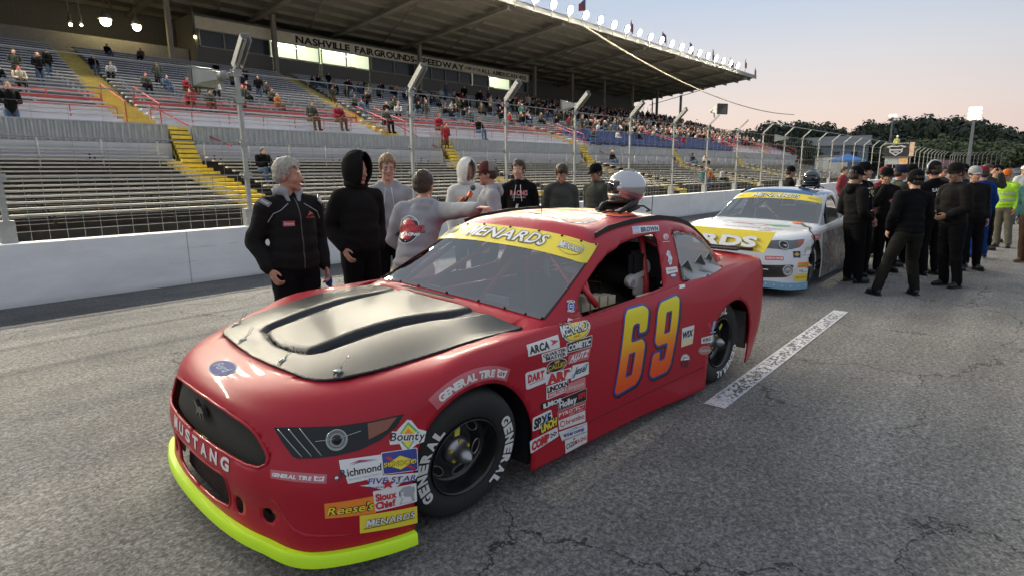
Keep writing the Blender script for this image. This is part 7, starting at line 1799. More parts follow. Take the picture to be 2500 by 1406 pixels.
person('brown haired young man in a black hoodie with lettering on the chest', 6.50, 5.6, -146, 1.90, C_BLK, C_BLK, 0, H_BRN, head=(-14, 2, 0), detail=2, jacket='hoodie', bulk=.98,
    extras=[strings, patch_on([sh_text('RACING', 0, 1, .46, 1, V_PK, 0, .04), sh_text('CHASSIS', .1, .9, .16, .34, V_G, 0, .02)], (.1, .01, 1.34), (1, 0, 0), zz, .23, .12, 'chest_print'), patch_on([sh_text('E', 0, 1, 0, 1, V_W, 0, .06, .3)], (.1, -.01, 1.20), (1, 0, 0), zz, .045, .045, 'chest_letter')])
person('man in an olive grey sweatshirt with his head bowed', 7.30, 5.45, -134, 1.86, C_OLV, C_BLK, 1, H_BRN, head=(-6, 34, 0), detail=2, jacket='coat', bulk=1.10, pose=dict(hed=(.055, 0, 1.635)))
person('man in a dark green jacket and black cap, facing left', 8.25, 5.45, 172, 1.84, C_DGR, C_BLK, 2, H_BRN, hat=('cap', C_BLK, None), head=(-6, 10, 0), detail=2, bulk=1.06)

# --- the group by the white car
def suit_marks(root, J, HM, HS, jk, bo):
    P = [((-.0, 1.40, .075, .018), .055), ((.0, 1.40, .075, .018), -.055), ((.0, 1.34, .085, .045), .085), ((.0, 1.34, .070, .035), -.085), ((.0, 1.275, .12, .018), -.01), ((.0, 1.05, .10, .014), 0)]
    t = surf_skin(jk); b = MB()
    for (x, z, w_, h), y in P:
        v = []
        for dy, dz in ((-1, -1), (1, -1), (1, 1), (-1, 1)):
            q = t.ray_cast(Vector((.6, y+dy*w_/2, z+dz*h/2)), Vector((-1, 0, 0))); v.append((q[0] if q[0] else Vector((.13, y, z)))+Vector((.005, 0, 0)))
        b.add(v, [(0, 1, 2, 3)])
    b.build('sponsor_patches', V_W, jk)['kind'] = 'stuff'
    b = MB(); v = [t.ray_cast(Vector((.6, y, z)), Vector((-1, 0, 0)))[0] for y, z in ((-.03, 1.37), (.03, 1.37), (.025, 1.31), (0, 1.285), (-.025, 1.31))]; b.add([(q or Vector((.13, 0, 1.3)))+Vector((.006, 0, 0)) for q in v], [(0, 1, 2, 3, 4)]); b.build('crest', V_GD, jk)
    for s in (1, -1):
        b = MB(); h = t.find_nearest(Vector((.0, .19*s, 1.50))); fr = frame(h[0]+h[1]*.003, (1, 0, 0), h[1]); b.box(-.06, .06, -.03, .03, 0, .004, 0, fr); b.build('shoulder_badge', V_G, jk)
person('man in black hooded jacket and cap, back to us, beside the white car', 10.45, 2.05, -38, 1.77, C_BLK2, C_BLK, 2, H_BRN, hat=('cap', C_BLK, None), head=(-4, 10, 0), bulk=1.08, pose=dict(wrL=(.16, .16, 1.0), wrR=(.16, -.16, 1.0)))
person('young driver in a black racing suit with white patches and a black cap', 11.25, 2.10, -104, 1.84, C_BLK, C_BLK, 0, H_BRN, hat=('cap', C_BLK, None), head=(24, -2, 0), jacket='suit', extras=[suit_marks, zipper], pose=dict(elR=(-.06, -.26, 1.16), wrR=(.02, -.24, .95)))
person('driver in a black racing suit rubbing his face with one hand', 11.85, 1.88, -136, 1.75, C_BLK2, C_BLK, 2, H_BRN, hat=('cap', C_BLK, None), head=(-8, 6, 0), jacket='suit', extras=[glasses, patch_on([sh_ell(.5, .5, .5, .4, V_PR), sh_text('RACING', .1, .9, .35, .65, V_PK, .001, .03)], (.1, .05, 1.25), (1, 0, 0), zz, .17, .09, 'chest_print')],
    pose=dict(elR=(.10, -.24, 1.22), wrR=(.14, -.10, 1.52)), facing_hands=((0, 1, 0), (1, 0, 0)), curl=.9)
person('man in a black cap and patched jacket half hidden behind the others, facing left', 13.08, 1.70, 150, 1.80, C_BLK, C_BLK, 1, H_BRN, hat=('cap', C_BLK, None), jacket='suit', detail=1)
BP = dict(pel=(-.05, .02, .93), bel=(-.02, .0, 1.09), che=(.02, -.02, 1.27), nek=(.03, -.04, 1.45), hed=(.06, -.05, 1.60), shL=(.0, .165, 1.39), shR=(.0, -.20, 1.37), elL=(-.04, .27, 1.13), wrL=(.07, .24, .93), elR=(.02, -.29, 1.12), wrR=(.14, -.22, .93), hiL=(-.05, .10, .89), hiR=(-.05, -.07, .89), knL=(-.02, .26, .49), anL=(-.06, .40, .09), knR=(.0, -.10, .48), anR=(-.08, -.14, .09))
person('man in a black beanie, sweater and loose trousers, legs apart, back to us', 9.88, 1.32, 42, 1.76, C_BLK, cloth('faded_black', (.016, .015, .013)), 0, H_BRN, hat=('beanie', C_BLK, None), jacket='coat', pose=BP, detail=2, bulk=1.10)
person('man with white banded headphones and white print on his black jacket back', 11.96, 1.24, 50, 1.84, C_BLK, C_BLK, 1, H_BRN, hat=('cap', C_BLK2, None), jacket='coat', bulk=1.08, extras=[headphones, patch_on([sh_text('SAFETY', 0, 1, .58, 1, V_W, 0, .04), sh_text('CREW', .2, .8, .0, .4, V_W, 0, .03)], (-.1, -.0, 1.34), (-1, 0, 0), zz, .22, .12, 'back_print')])
person('man in a wide brimmed dark hat and black coat, facing left', 10.97, .86, 140, 1.81, C_BLK2, C_BLK, 2, H_BRN, hat=('brim', C_BLK2, None), head=(0, 6, 0), jacket='coat', bulk=1.14, extras=[glasses], pose=dict(elL=(.02, .24, 1.16), wrL=(.20, .10, 1.08), elR=(.02, -.24, 1.16), wrR=(.20, -.10, 1.10)))
person('man in a bright blue one piece suit with a white emblem on its back', 14.8, .78, 44, 1.76, C_BLUE, C_BLUE, 1, H_BRN, hat=('cap', C_RED, None), jacket='suit', detail=1, shoe=M_shoe, bulk=1.12, extras=[patch_on([sh_text('C', 0, 1, .5, 1, V_G, 0, .03), sh_rect(0, 1, 0, .12, V_G)], (-.1, 0, 1.34), (-1, 0, 0), zz, .12, .16, 'back_emblem')])
person('man in a black cap and black shirt with beige sleeves facing the camera', 18.3, .75, -140, 1.80, C_BEI, C_BLK, 0, H_BRN, hat=('cap', C_BLK, None), jacket='shirt', detail=0, extras=[lambda root, J, HM, HS, jk, bo: fuse((lambda b: (ell(b, J['che'], (.133, .150, .19)), ell(b, J['bel'], (.139, .150, .18)), b)[-1])(MB()), 'black_front', C_BLK, jk, .02, 2)])
def hv(root, J, HM, HS, jk, bo):
    t = surf_skin(jk)
    for z in (1.12, 1.26):
        b = MB(); L = []
        for k in range(24):
            a = 2*PI*k/24; q = t.ray_cast(Vector((math.cos(a)*.6, math.sin(a)*.6, z)), Vector((-math.cos(a), -math.sin(a), 0)))
            if q[0] is None or abs(q[0].y) > .19: q = (Vector((math.cos(a)*.14, math.sin(a)*.17, z)),)
            L.append(q[0]*1.0+Vector((math.cos(a), math.sin(a), 0))*.004)
        n = len(L); vs = [p+Vector((0, 0, -.022)) for p in L]+[p+Vector((0, 0, .022)) for p in L]; b.add(vs, [(i, (i+1) % n, n+(i+1) % n, n+i) for i in range(n)]); b.build('reflective_band', mat('silver_band', (.5, .5, .52), .35, .3), jk)
person('man in a yellow green safety vest and orange cap with camouflage trousers', 17.2, .50, 165, 1.70, C_HV, C_TAN, 1, H_GREY, hat=('cap', C_ORG, None), jacket='vest', detail=1, extras=[hv], bulk=1.12)
person('person in a teal jacket at the right border of the view with tan boots', 14.6, .02, 150, 1.72, C_TEAL, C_BRN, 0, H_BRN, jacket='coat', detail=0, shoe=mat('tan_boot', (.16, .08, .05), .7))
person('man in a red and black cap standing between the beanie man and the white car', 13.8, 2.35, -120, 1.76, C_RED, C_BLK, 0, H_BRN, hat=('cap', C_RED, None), jacket='coat', detail=0)
person('man with a black cap whose head shows above the white car roof', 15.6, 4.65, -60, 1.80, C_BLK, C_BLK, 2, H_BRN, hat=('cap', C_BLK, None), jacket='coat', detail=0)
person('person in grey and red standing farther down the track near the wall', 22.0, 4.9, -100, 1.80, cloth('muted_red', (.25, .05, .06)), C_BLK, 0, H_BRN, jacket='coat', detail=0)
person('distant man in black with a dark cap beyond the safety vest man', 22.5, .95, -150, 1.78, C_BLK, C_BLK, 1, H_BRN, hat=('cap', C_BLK, None), jacket='coat', detail=0)
person('distant man in a white cap and pale jacket at the far right', 24.5, .45, -150, 1.78, C_WHT, C_JEAN, 0, H_BRN, hat=('cap', C_WHT, None), jacket='coat', detail=0)
person('man in a dark green coat half hidden behind the beanie man', 12.7, 1.92, -60, 1.79, C_DGR, C_BLK, 1, H_BRN, hat=('cap', C_NAVY, None), jacket='coat', detail=0, bulk=1.12)
person('stocky man in navy jacket between the headphones man and the wide brimmed hat', 13.4, .98, 170, 1.80, C_NAVY, C_BLK, 2, H_BRN, hat=('cap', C_BLK, None), jacket='coat', detail=0, bulk=1.15)
person('man in a black jacket and grey cap just beyond the wide brimmed hat', 13.0, .78, -150, 1.76, C_BLK2, C_BLK, 0, H_BRN, hat=('cap', C_GREY, None), jacket='coat', detail=0, bulk=1.12)
person('man in dark clothes holding up a camera behind the blue suited man', 16.4, .80, -140, 1.82, C_OLV, C_BLK, 1, H_BRN, jacket='coat', detail=0, bulk=1.1, pose=dict(elR=(.14, -.22, 1.34), wrR=(.22, -.10, 1.60), elL=(.14, .22, 1.34), wrL=(.22, .10, 1.60)))
person('man in a brown jacket farther down the track behind the crew', 19.5, 2.0, -120, 1.78, C_BRN, C_BLK, 1, H_BRN, jacket='coat', detail=0)
person('person in a pale top farther down the track, near the flag stand', 27.0, 3.2, -120, 1.75, C_GREY, C_JEAN, 0, H_BLD, jacket='coat', detail=0)
# starter on the flag stand
person('starter in pale yellow jacket and white helmet on the flag stand', 62.0, 9.9, -140, 1.75, C_YEL, C_BLK, 0, H_BRN, hat=('beanie', C_WHT, None), jacket='coat', detail=0, z=height_for(2193, 382, math.hypot(62, 9.4)))

# the crew by the white car lean a little as they stand talking
Fh = Vector((cF.x, cF.y, 0)).normalized()
for o in list(COL.objects):
    if o.name.startswith('person') and o.parent is None and o.type == 'EMPTY' and 9 < o.location.x < 19 and o.location.y < 2.6 and 'beanie' not in o['label']:
        q = Matrix.Rotation(-.075, 3, Fh) @ o.rotation_euler.to_matrix(); o.rotation_euler = q.to_euler()
# ------------------------------------------------------------------ the white stock car behind
S2 = .96943; H2 = 1.00449
car2 = empty('stock_car', (9.37947, 3.33535, 0), PI+.018691); car2.scale = (S2, S2, H2)
tag(car2, 'white stock car with a blue roof and yellow windshield banner, parked behind the red car', 'race car')
V2 = body.surf(CS, RS).reshape(-1, 3).copy(); F2 = grid_faces(NRr, NCc, True)
F2 = [f for f in F2 if not is_open(*face_cr(f))]
F2 = cut(V2, F2, (0, 2), DWIN, gls); F2 = cut(V2, F2, (0, 2), QWIN, gls)
F2 = cut(V2, F2, (0, 2), arch(-.03, .335, .40), both); F2 = cut(V2, F2, (0, 2), arch(-2.86, .335, .375), both)
GR2 = sym([(0, .262), (.59, .264), (.84, .278), (.875, .35), (.892, .45), (.58, .44), (0, .44)])
M_w2 = mat('white_race_paint', (.64, .65, .67), .30, coat=.5, coat_r=.1); M_b2 = mat('blue_race_paint', (.025, .12, .30), .30, coat=.5, coat_r=.1)
C2 = np.array([V2[list(f)].mean(0) for f in F2]); mi2 = [1 if (c_[2] > 1.325 and c_[0] < -1.3) or (c_[0] < -.55 and c_[2] < .42) else 0 for c_ in C2]
mesh_obj('body', V2, F2, [M_w2, M_b2], car2, solid=.010, mi=mi2)
_car = car; car = car2
M_ws2 = make_glass('dusky_windshield', (.30, .32, .36), .16)
ws2 = patch('windshield', -5.46, 5.46, 8.05, 8.965, M_ws2, 60, 16, .004, parent=car2)
patch('banner', -5.46, 5.46, 8.74, 8.985, V_Y, 60, 6, .006, parent=ws2)
_ws = ws; ws = ws2
ws_decal(outlined('MENARDS', 0, 1, 0, 1, V_W, V_K, .2, e=.055), -1.9, 2.0, 8.785, 8.925, 'lettering')
for c0, c1 in ((2.9, 4.5), (-4.7, -3.1)): ws_decal([sh_text('MENARDS', 0, 1, .2, .8, V_GD, .001, .03)], c0, c1, 8.81, 8.89, 'lettering')
ws = _ws
for s_ in (1, -1):
    poly_patch('quarter_window', QWIN, s_, M_side, car2, .004)
b = MB()
g2 = [(y, z) for y, z in GR2 if y >= 0]
def front_poly(poly, m, name, par, lift, res=.025):
    ys = [p[0] for p in poly]; zs = [p[1] for p in poly]; Y = np.arange(min(ys)-res, max(ys)+res, res); Z = np.arange(min(zs)-res, max(zs)+res, res)
    V = np.array([(0., y, z) for z in Z for y in Y]); F = grid_faces(len(Z), len(Y)); C = np.array([V[list(f)].mean(0) for f in F]); k = in_poly(C[:, 1:], poly); keep = [f for f, q in zip(F, k) if q]; gone = set(i for f, q in zip(F, k) if not q for i in f)
    for i in gone & set(i for f in keep for i in f): q = near_poly(V[i][[1, 2]], poly); V[i][1], V[i][2] = q
    for i in set(i for f in keep for i in f): h = skin.t.ray_cast(Vector((1.6, V[i][1], V[i][2])), Vector((-1, 0, 0))); V[i][0] = (h[0].x if h[0] else .4)+lift
    return mesh_obj(name, V, keep, m, par)
gg = front_poly(GR2, mat('dark_printed_grille', (.018, .018, .018), .35, coat=.4), 'grille', car2, .004)
for s_ in (1, -1):
    mir = lambda L: [(x, y*s_, z) for x, y, z in L]
    hl = face_poly(mir([(.873, .477, .654), (.855, .468, .704), (.786, .51, .754), (.675, .631, .768), (.527, .784, .76), (.32, .911, .77), (.395, .916, .71), (.478, .895, .667), (.631, .822, .646), (.756, .703, .652), (.832, .57, .664)]), 'headlight', mat('grey_lens', (.09, .09, .10), .15, .2, coat=.8), car2, .003)
    face_poly(mir([(.471, .847, .743), (.323, .912, .767), (.412, .911, .703), (.525, .868, .673)]), 'amber_lens', mat('red_amber_lens', (.38, .06, .03), .25, coat=.6), hl, .006)
    c_ = Vector((.682, .73*s_, .705)); nn = (skin.snap(c_, .1)-skin.snap(c_, 0)).normalized(); q = skin.snap(c_, .004)
    b = MB(); b.lathe([(.078, .001), (.078, .004), (.066, .006), (.058, .002), (.046, .003), (.020, .004), (.0005, .005)], 26, frame(q, (0, 0, 1), nn)); b.build('projector', M_hls, hl, smooth=True)
    b = MB(); b.lathe([(.057, .006), (.047, .007), (.0005, .007)], 26, frame(q, (0, 0, 1), nn)); b.build('lens', M_hlb, hl)
    b = MB(); b.beam(q+nn*.010+Vector((.01, -.03*s_, -.012)), q+nn*.010+Vector((-.01, .03*s_, -.012)), .014, .022); b.build('lamp_core', V_W, hl)
    c_ = Vector((.778, .834*s_, .370)); nn = (skin.snap(c_, .1)-skin.snap(c_, 0)).normalized(); q = skin.snap(c_, .006)
    b = MB(); b.lathe([(.078, 0), (.078, .006), (.062, .010), (.056, .004), (.030, .012), (.0005, .016)], 26, frame(q, (0, 0, 1), nn)); b.build('fog_lamp', M_hls, gg, smooth=True)
b = MB(); b.beam((.955, .2, .385), (.945, .62, .385), .004, .012); b.build('grille_bar', V_W, gg)
def d2(shapes, quad, name='sticker'): return decal(skin, shapes, quad, name, car2, .0025)
d2([BG(V_R), sh_rect(.03, .97, .16, .84, V_PK, .0006), sh_text('GENERAL TIRE', .06, .8, .34, .66, V_W, .0015, .03), sh_rect(.84, .94, .3, .7, V_W, .0015)], [(.884, .541, .561), (.769, .768, .555), (.791, .776, .506), (.899, .551, .507)])
d2([BG(V_K, 0), sh_poly([(.08, .5), (.5, .18), (.92, .5), (.5, .82)], V_GD, .001)], [(.619, .844, .621), (.486, .91, .616), (.523, .928, .527), (.65, .863, .533)])
d2([sh_ell(.5, .55, .45, .42, vinyl('mint', (.40, .48, .36))), sh_ell(.5, .35, .3, .25, V_W, .001)], [(.399, .931, .670), (.194, .992, .674), (.239, 1.006, .534), (.446, .954, .528)])
d2([sh_rect(0, 1, .1, .9, V_W), sh_text('FIVE STAR', .05, .95, .35, .7, vinyl('violet', (.25, .15, .45)), .001, .03)], [(.481, .923, .587), (.296, .986, .574), (.309, .996, .516), (.502, .934, .532)])
d2([BG(V_O, 0)]+outlined("Reese's", .06, .94, .25, .72, V_Y, V_K, .25), [(.595, .918, .468), (.33, 1.002, .455), (.344, 1.005, .385), (.612, .923, .403)])
d2([BG(V_W, 0), sh_rect(.1, .5, .4, .7, V_G, .001), sh_rect(.3, .9, .2, .35, V_G, .001)], [(.608, .927, .385), (.359, 1.003, .369), (.368, 1.003, .296), (.613, .931, .316)])
d2([BG(V_Y, 0), sh_text('MENARDS', .1, .9, .4, .7, V_GD, .001, .03)], [(.683, .902, .305), (.37, 1.003, .296), (.382, 1.0, .192), (.691, .904, .219)])
d2([BG(V_R, .05), sh_rect(.06, .94, .15, .85, V_PK, .0006), sh_text('GENERAL', .1, .9, .3, .7, V_W, .001, .03)], [(.168, .957, .804), (-.26, .988, .802), (-.30, .99, .749), (.168, .985, .745)])
# hood artwork: pink clouded shapes, green patch, words
V_PK2 = vinyl('hot_pink', (.62, .16, .24))
def hood2(shapes): return decal(skin, shapes, [(-.50, -.45, .92), (-.50, .55, .91), (.35, .55, .85), (.35, -.45, .86)], 'hood_artwork', car2, .003, .05)
hood2([sh_ell(.30, .72, .20, .10, V_PK2), sh_ell(.52, .66, .16, .10, V_PK2, .0004), sh_ell(.36, .72, .12, .05, V_W, .0008), sh_ell(.55, .58, .10, .06, V_W, .0008), sh_poly([(.60, .70), (.78, .92), (.95, .95), (.99, .66), (.80, .55)], V_GR, .0002), sh_text('Convenience Store', .02, .98, .26, .38, vinyl('slate', (.06, .07, .09)), .001, .0, .2), sh_text('.com', .66, .86, .10, .19, vinyl('brown', (.3, .08, .04)), .001, .02)])
decal(skin, [sh_rect(0, 1, 0, 1, V_O, 0, .1)], [(-.644, .47, .927), (-.652, .617, .92), (-.60, .625, .90), (-.59, .48, .905)], 'orange_tag', car2, .012)
b = MB(); L = [skin.snap(p, .012) for p in [(-.6, .62, .91), (-.45, .72, .90), (-.2, .84, .89), (.05, .90, .86), (.12, .97, .78), (.1, 1.0, .6)]]; b.tube(L, .012, 7); b.build('hose', M_rubber, car2, smooth=True)
# blue skirt with rivets
cs2 = np.linspace(-4.02, 4.02, 100); base2 = body.surf(cs2, [0.])[0]; vs = []; n_ = len(base2)
for i in range(n_):
    t = base2[min(i+1, n_-1)]-base2[max(i-1, 0)]; nrm = np.array([t[1], -t[0], 0]); nrm /= np.linalg.norm(nrm)
    for d_, z in ((-.02, base2[i][2]+.035), (.016, base2[i][2]+.035), (.022, base2[i][2]-.06), (-.02, base2[i][2]-.06)): vs.append(tuple(base2[i][:2]+nrm[:2]*d_*(1 if nrm[0]+nrm[1]*base2[i][1] > 0 else -1))+(z,))
b = MB(); b.add(vs, [(i*4+k, i*4+(k+1) % 4, (i+1)*4+(k+1) % 4, (i+1)*4+k) for i in range(n_-1) for k in range(4)]+[(0, 1, 2, 3), tuple((n_-1)*4+k for k in (3, 2, 1, 0))]); sk2 = b.build('skirt', mat('pale_blue_skirt', (.20, .38, .52), .4), car2, sharp=40)
b = MB()
for c_ in np.linspace(.6, 3.9, 9): p = body.surf([c_], [0.])[0, 0]; b.ball((p[0]+.016, p[1]+.014, p[2]-.01), .010, 8, 5)
b.build('rivets', V_W, sk2)['kind'] = 'stuff'
# cockpit and underbody
b = MB(); b.box(-3.5, .80, -.60, .60, .13, .19); b.box(-.62, -.58, -.68, .68, .19, .86); b.box(-.44, .5, -.60, -.585, .19, .70); b.box(-.44, .5, .585, .60, .19, .70); b.box(-1.06, -.66, -.78, .78, .80, .86); b.box(-2.4, -2.3, -.6, .6, .19, 1.0); b.build('chassis', M_intblack, car2)
M_cg2 = mat('pale_roll_cage', (.32, .34, .36), .4)
for L in (bars[0], bars[1], bars[2], bars[3], bars[4], bars[5], bars[6], [(-.85, -.3, .85), (-1.44, -.45, 1.27)]): b = MB(); b.tube(L, .021, 8); b.build('roll_cage_bar', M_cg2, car2, smooth=True)
b = MB(); rbox(b, -2.1, -1.9, .1, .6, .5, 1.15, .05); b.build('seat', M_seat, car2, sharp=40)
L = [skin.snap((x, -y, z), .008) for x, y, z in [(-1.43, .655, 1.32), (-1.6, .635, 1.36), (-1.9, .62, 1.38), (-2.3, .60, 1.38), (-2.6, .59, 1.36)]]
b = MB()
for i in range(len(L)-1): b.beam(L[i]+Vector((0, 0, .010)), L[i+1]+Vector((0, 0, .010)), .012, .034)
b.build('roof_rail', M_rubber, car2)
for (x, y, sy) in ((0, .94, 1), (-2.79, .94, 1), (0, -.94, -1), (-2.79, -.94, -1)):
    w_ = copy_tree(wl_, car2); w_.location = (x, y, .35); w_.scale = (1, sy, 1); w_.rotation_euler = (0, .5, 0)
# camouflage-like patterned wrap along the left side
b = MB(); vs = []; X = np.linspace(-.46, -2.4, 40); Z = np.linspace(.13, .80, 14)
for z in Z:
    for x in X: h = skin.t.ray_cast(Vector((x, 1.4, z)), Vector((0, -1, 0))); vs.append((x, h[0].y+.003, z))
def wrap_mat():
    m = bpy.data.materials.new('patterned_wrap'); m.use_nodes = True; N, Lk, b_ = nodes_of(m); tc = N.new('ShaderNodeTexCoord'); n = N.new('ShaderNodeTexNoise'); n.inputs['Scale'].default_value = 5; n.inputs['Detail'].default_value = 5; n.inputs['Distortion'].default_value = 1.5; Lk.new(tc.outputs['Object'], n.inputs[0])
    r = N.new('ShaderNodeValToRGB'); e = r.color_ramp.elements; e[0].position = .35; e[0].color = (.05, .10, .16, 1); e[1].position = .7; e[1].color = (.50, .50, .50, 1)
    for p, c_ in ((.45, (.20, .22, .22)), (.52, (.30, .16, .12)), (.58, (.35, .36, .36))): x = e.new(p); x.color = (*c_, 1)
    Lk.new(n.outputs[0], r.inputs[0]); Lk.new(r.outputs[0], b_.inputs['Base Color']); b_.inputs['Roughness'].default_value = .2; return m
b.add(vs, grid_faces(14, 40)); b.build('side_wrap', wrap_mat(), car2, smooth=True)
car = _car

# ------------------------------------------------------------------ helmets and neck restraints on the roofs
def helmet(label, loc, rz_, shellm, label2, visor_up=False, s=1.):
    r = empty('helmet', loc, rz_); r.scale = (s, s, s)
    vs = []; nu, nv = 40, 26
    for i in range(nv+1):
        q = PI*i/nv
        for k in range(nu):
            a = 2*PI*k/nu; ca, sa = math.cos(a), math.sin(a); rx = .142+.014*max(0, ca); X = rx*ca*math.sin(q); Y = .122*sa*math.sin(q); Z = .132*math.cos(q)
            if q > PI*.62: Z = max(Z, -.118); X *= 1+.10*(q/PI-.62)
            if ca > .2 and Z < 0: X += .018*ca*min(1, -Z/.08)
            vs.append((X, Y, Z+.128))
    fs = [(i*nu+k, i*nu+(k+1) % nu, (i+1)*nu+(k+1) % nu, (i+1)*nu+k) for i in range(nv) for k in range(nu)]
    C = [np.mean([vs[j] for j in f], 0) for f in fs]; port = [c_[0] > .05 and .075 < c_[2] < .175 and abs(c_[1]) < .115 for c_ in C]
    base = [c_[2] < .016 for c_ in C]
    V = np.array(vs); sh = mesh_obj('shell', V, [f for f, p, q in zip(fs, port, base) if not p and not q], shellm, r, solid=.008)
    mesh_obj('visor', V*np.array([1.012, 1.012, 1.0]), [f for f, p in zip(fs, port) if p], mat('smoked_visor', (.01, .01, .012), .05, coat=1.), r, solid=.003)
    b = MB(); b.tube([(.045+.10*math.cos(a), .115*math.sin(a), .020) for a in [2*PI*k/28 for k in range(28)]], .012, 8, closed=True); b.build('edge_trim', M_rubber, r, smooth=True)
    for s_ in (1, -1): b = MB(); b.lathe([(.020, 0), (.020, .010), (.0005, .013)], 14, frame((.045, .118*s_, .125), (1, 0, 0), (0, s_, 0))); b.build('visor_pivot', M_chrome, sh)
    b = MB(); b.beam((-.06, 0, .262), (.03, 0, .268), .05, .016); b.build('air_vent', shellm, sh, sharp=40)
    tag(r, label, 'helmet')
    return r
rp = lambda x, y: skin.t.ray_cast(Vector((x, y, 2)), Vector((0, 0, -1)))[0].z
def car_world(p, root, k=(1, 1, 1)):
    a = root.rotation_euler[2]; return (root.location[0]+p[0]*k[0]*math.cos(a)-p[1]*k[1]*math.sin(a), root.location[1]+p[0]*k[0]*math.sin(a)+p[1]*k[1]*math.cos(a), p[2]*k[2])
hx1, hy1 = -2.42, .24
z1 = rp(hx1, hy1)
def harness(label, root, x, y, k=(1, 1, 1), hgt=.075):
    z = rp(x, y); w_ = car_world((x, y, z), root, k); r = empty('neck_restraint', w_, root.rotation_euler[2])
    b = MB(); b.tube([(.20, .10, .010), (.10, .13, .055), (-.02, .11, .085), (-.09, .0, .095), (-.02, -.11, .085), (.10, -.13, .055), (.20, -.10, .012)], [.016, .024, .026, .028, .026, .024, .016], 10)
    b.tube([(.12, .14, .02), (-.05, .12, .045), (-.14, .03, .05), (-.05, -.10, .045), (.16, -.15, .02)], .018, 8); b.build('yoke', M_rubber, r, smooth=True)
    for s_ in (1, -1):
        b = MB(); L = [(.19, .10*s_, .012), (.26, .07*s_, .022), (.30, .02*s_, .014), (.25, -.02*s_, .010), (.18, .02*s_, .014)]; b.tube(L, .006, 6); b.build('tether', M_rubber, r, smooth=True); b = MB()
        L = [(-.09, .03*s_, .05), (-.16, .10*s_, .045), (-.15, .17*s_, .012), (-.08, .18*s_, .010)]; b.tube(L, .008, 6); b.build('tether', M_rubber, r, smooth=True)
    b = MB()
    b.box(.20, .24, .03, .06, .012, .03); b.build('buckle', M_chrome, r)
    tag(r, label, 'neck restraint'); return r
M_silver = mat('silver_helmet_paint', (.46, .46, .48), .22, .8, coat=.6)
harness('black neck restraint yoke under the silver helmet on the red car roof', car, hx1+.06, hy1)
w_ = car_world((hx1, hy1, z1+.070), car); helmet('silver racing helmet sitting on the roof of the red car', w_, math.radians(112), M_silver, '', s=1.03)
for i in range(3):
    pass
kk = (S2, S2, H2); x2, y2 = -1.95, .38
harness('tangle of black straps and neck restraint on the white car roof', car2, x2, y2, kk)
w_ = car_world((x2, y2, rp(x2, y2)*1.0+.05), car2, kk); helmet('dark helmet with a pale blue visor lying on the white car roof', w_, car2.rotation_euler[2]-.5, mat('dark_helmet', (.03, .05, .05), .2, coat=.8), '', s=1.0)
# ------------------------------------------------------------------ spectators on the benches
def spect(kind, top, legs, hairm):
    b = MB(); r_ = random.Random(kind)
    if kind % 4 != 3:      # seated, leaning a little forward
        caps(b, (0, 0, .12), (.06, 0, .46), .15, .17, 10)
        for s in (1, -1):
            chain(b, [(.05, .19*s, .50), (.14, .24*s, .26), (.32, .12*s, .24)], [.075, .06, .05])
        t0 = len(b.f); b.m = [0]*t0
        for s in (1, -1): chain(b, [(0, .10*s, .06), (.42, .12*s, .10), (.46, .12*s, -.34)], [.10, .075, .055])
        for s in (1, -1): caps(b, (.46, .12*s, -.38), (.60, .14*s, -.39), .05, .045, 8)
        hz_ = .66; hx_ = .10
    else:                   # standing
        caps(b, (0, 0, .92), (.01, 0, 1.32), .15, .17, 10)
        for s in (1, -1): chain(b, [(0, .20*s, 1.38), (.0, .25*s, 1.12), (.18, .14*s, 1.08)], [.075, .06, .05])
        t0 = len(b.f); b.m = [0]*t0
        for s in (1, -1): chain(b, [(0, .09*s, .85), (.02, .10*s, .48), (0, .11*s, .06)], [.10, .075, .06])
        hz_ = 1.58; hx_ = .02
    b.m = b.m[:t0]+[1]*(len(b.f)-t0)
    n0 = len(b.f); caps(b, (hx_-.03, 0, hz_-.12), (hx_, 0, hz_), .055, .06, 8); b.ball((hx_+.015, 0, hz_), (.09, .075, .115), 10, 8); b.m = b.m[:n0]+[2]*(len(b.f)-n0)
    n0 = len(b.f); b.ball((hx_-.015, 0, hz_+.035), (.105, .092, .105), 10, 8); b.m = b.m[:n0]+[3]*(len(b.f)-n0)
    o = b.build('person', [top, legs, SK[kind % 3], hairm], smooth=True); return o
cl = [('black', C_BLK), ('charcoal', C_OLV), ('dark green', C_DGR), ('navy', C_NAVY), ('grey', C_GREY), ('red', C_RED), ('blue', C_JEAN), ('beige', C_BEI), ('orange', cloth('dull_orange', (.30, .10, .03))), ('teal', C_TEAL), ('brown', C_BRN)]
hats_ = [('dark hair', H_BRN), ('a black cap', C_BLK), ('fair hair', H_BLD), ('a red cap', C_RED)]
SP = {}
def spectator(ci, pose, x, y, z, yaw, where, s=1.):
    hi_ = (ci*7+pose*3+int(x*3)) % 4
    key = (ci, pose, hi_)
    if key not in SP: SP[key] = spect(pose, cl[ci][1], (C_JEAN, C_BLK, C_BRN)[ci % 3], hats_[hi_][1]); o = SP[key]
    else: o = SP[key].copy(); COL.objects.link(o)
    o.location = (x, y, z); o.rotation_euler = (0, 0, math.radians(yaw)); o.scale = (s, s, s)
    tag(o, f"{'standing' if pose % 4 == 3 else 'seated'} spectator in {cl[ci][0]}, {hats_[hi_][0]}, {where}", 'spectator', 'spectators in the stands'); return o
rc = random.Random(11)
def cidx(): 
    q = rc.random(); return 0 if q < .36 else 1 if q < .54 else 2 if q < .66 else 3 if q < .76 else 4 if q < .84 else 5 if q < .87 else 6 if q < .92 else 7 if q < .94 else 10 if q < .98 else 9 if q < .995 else 8
taken = []
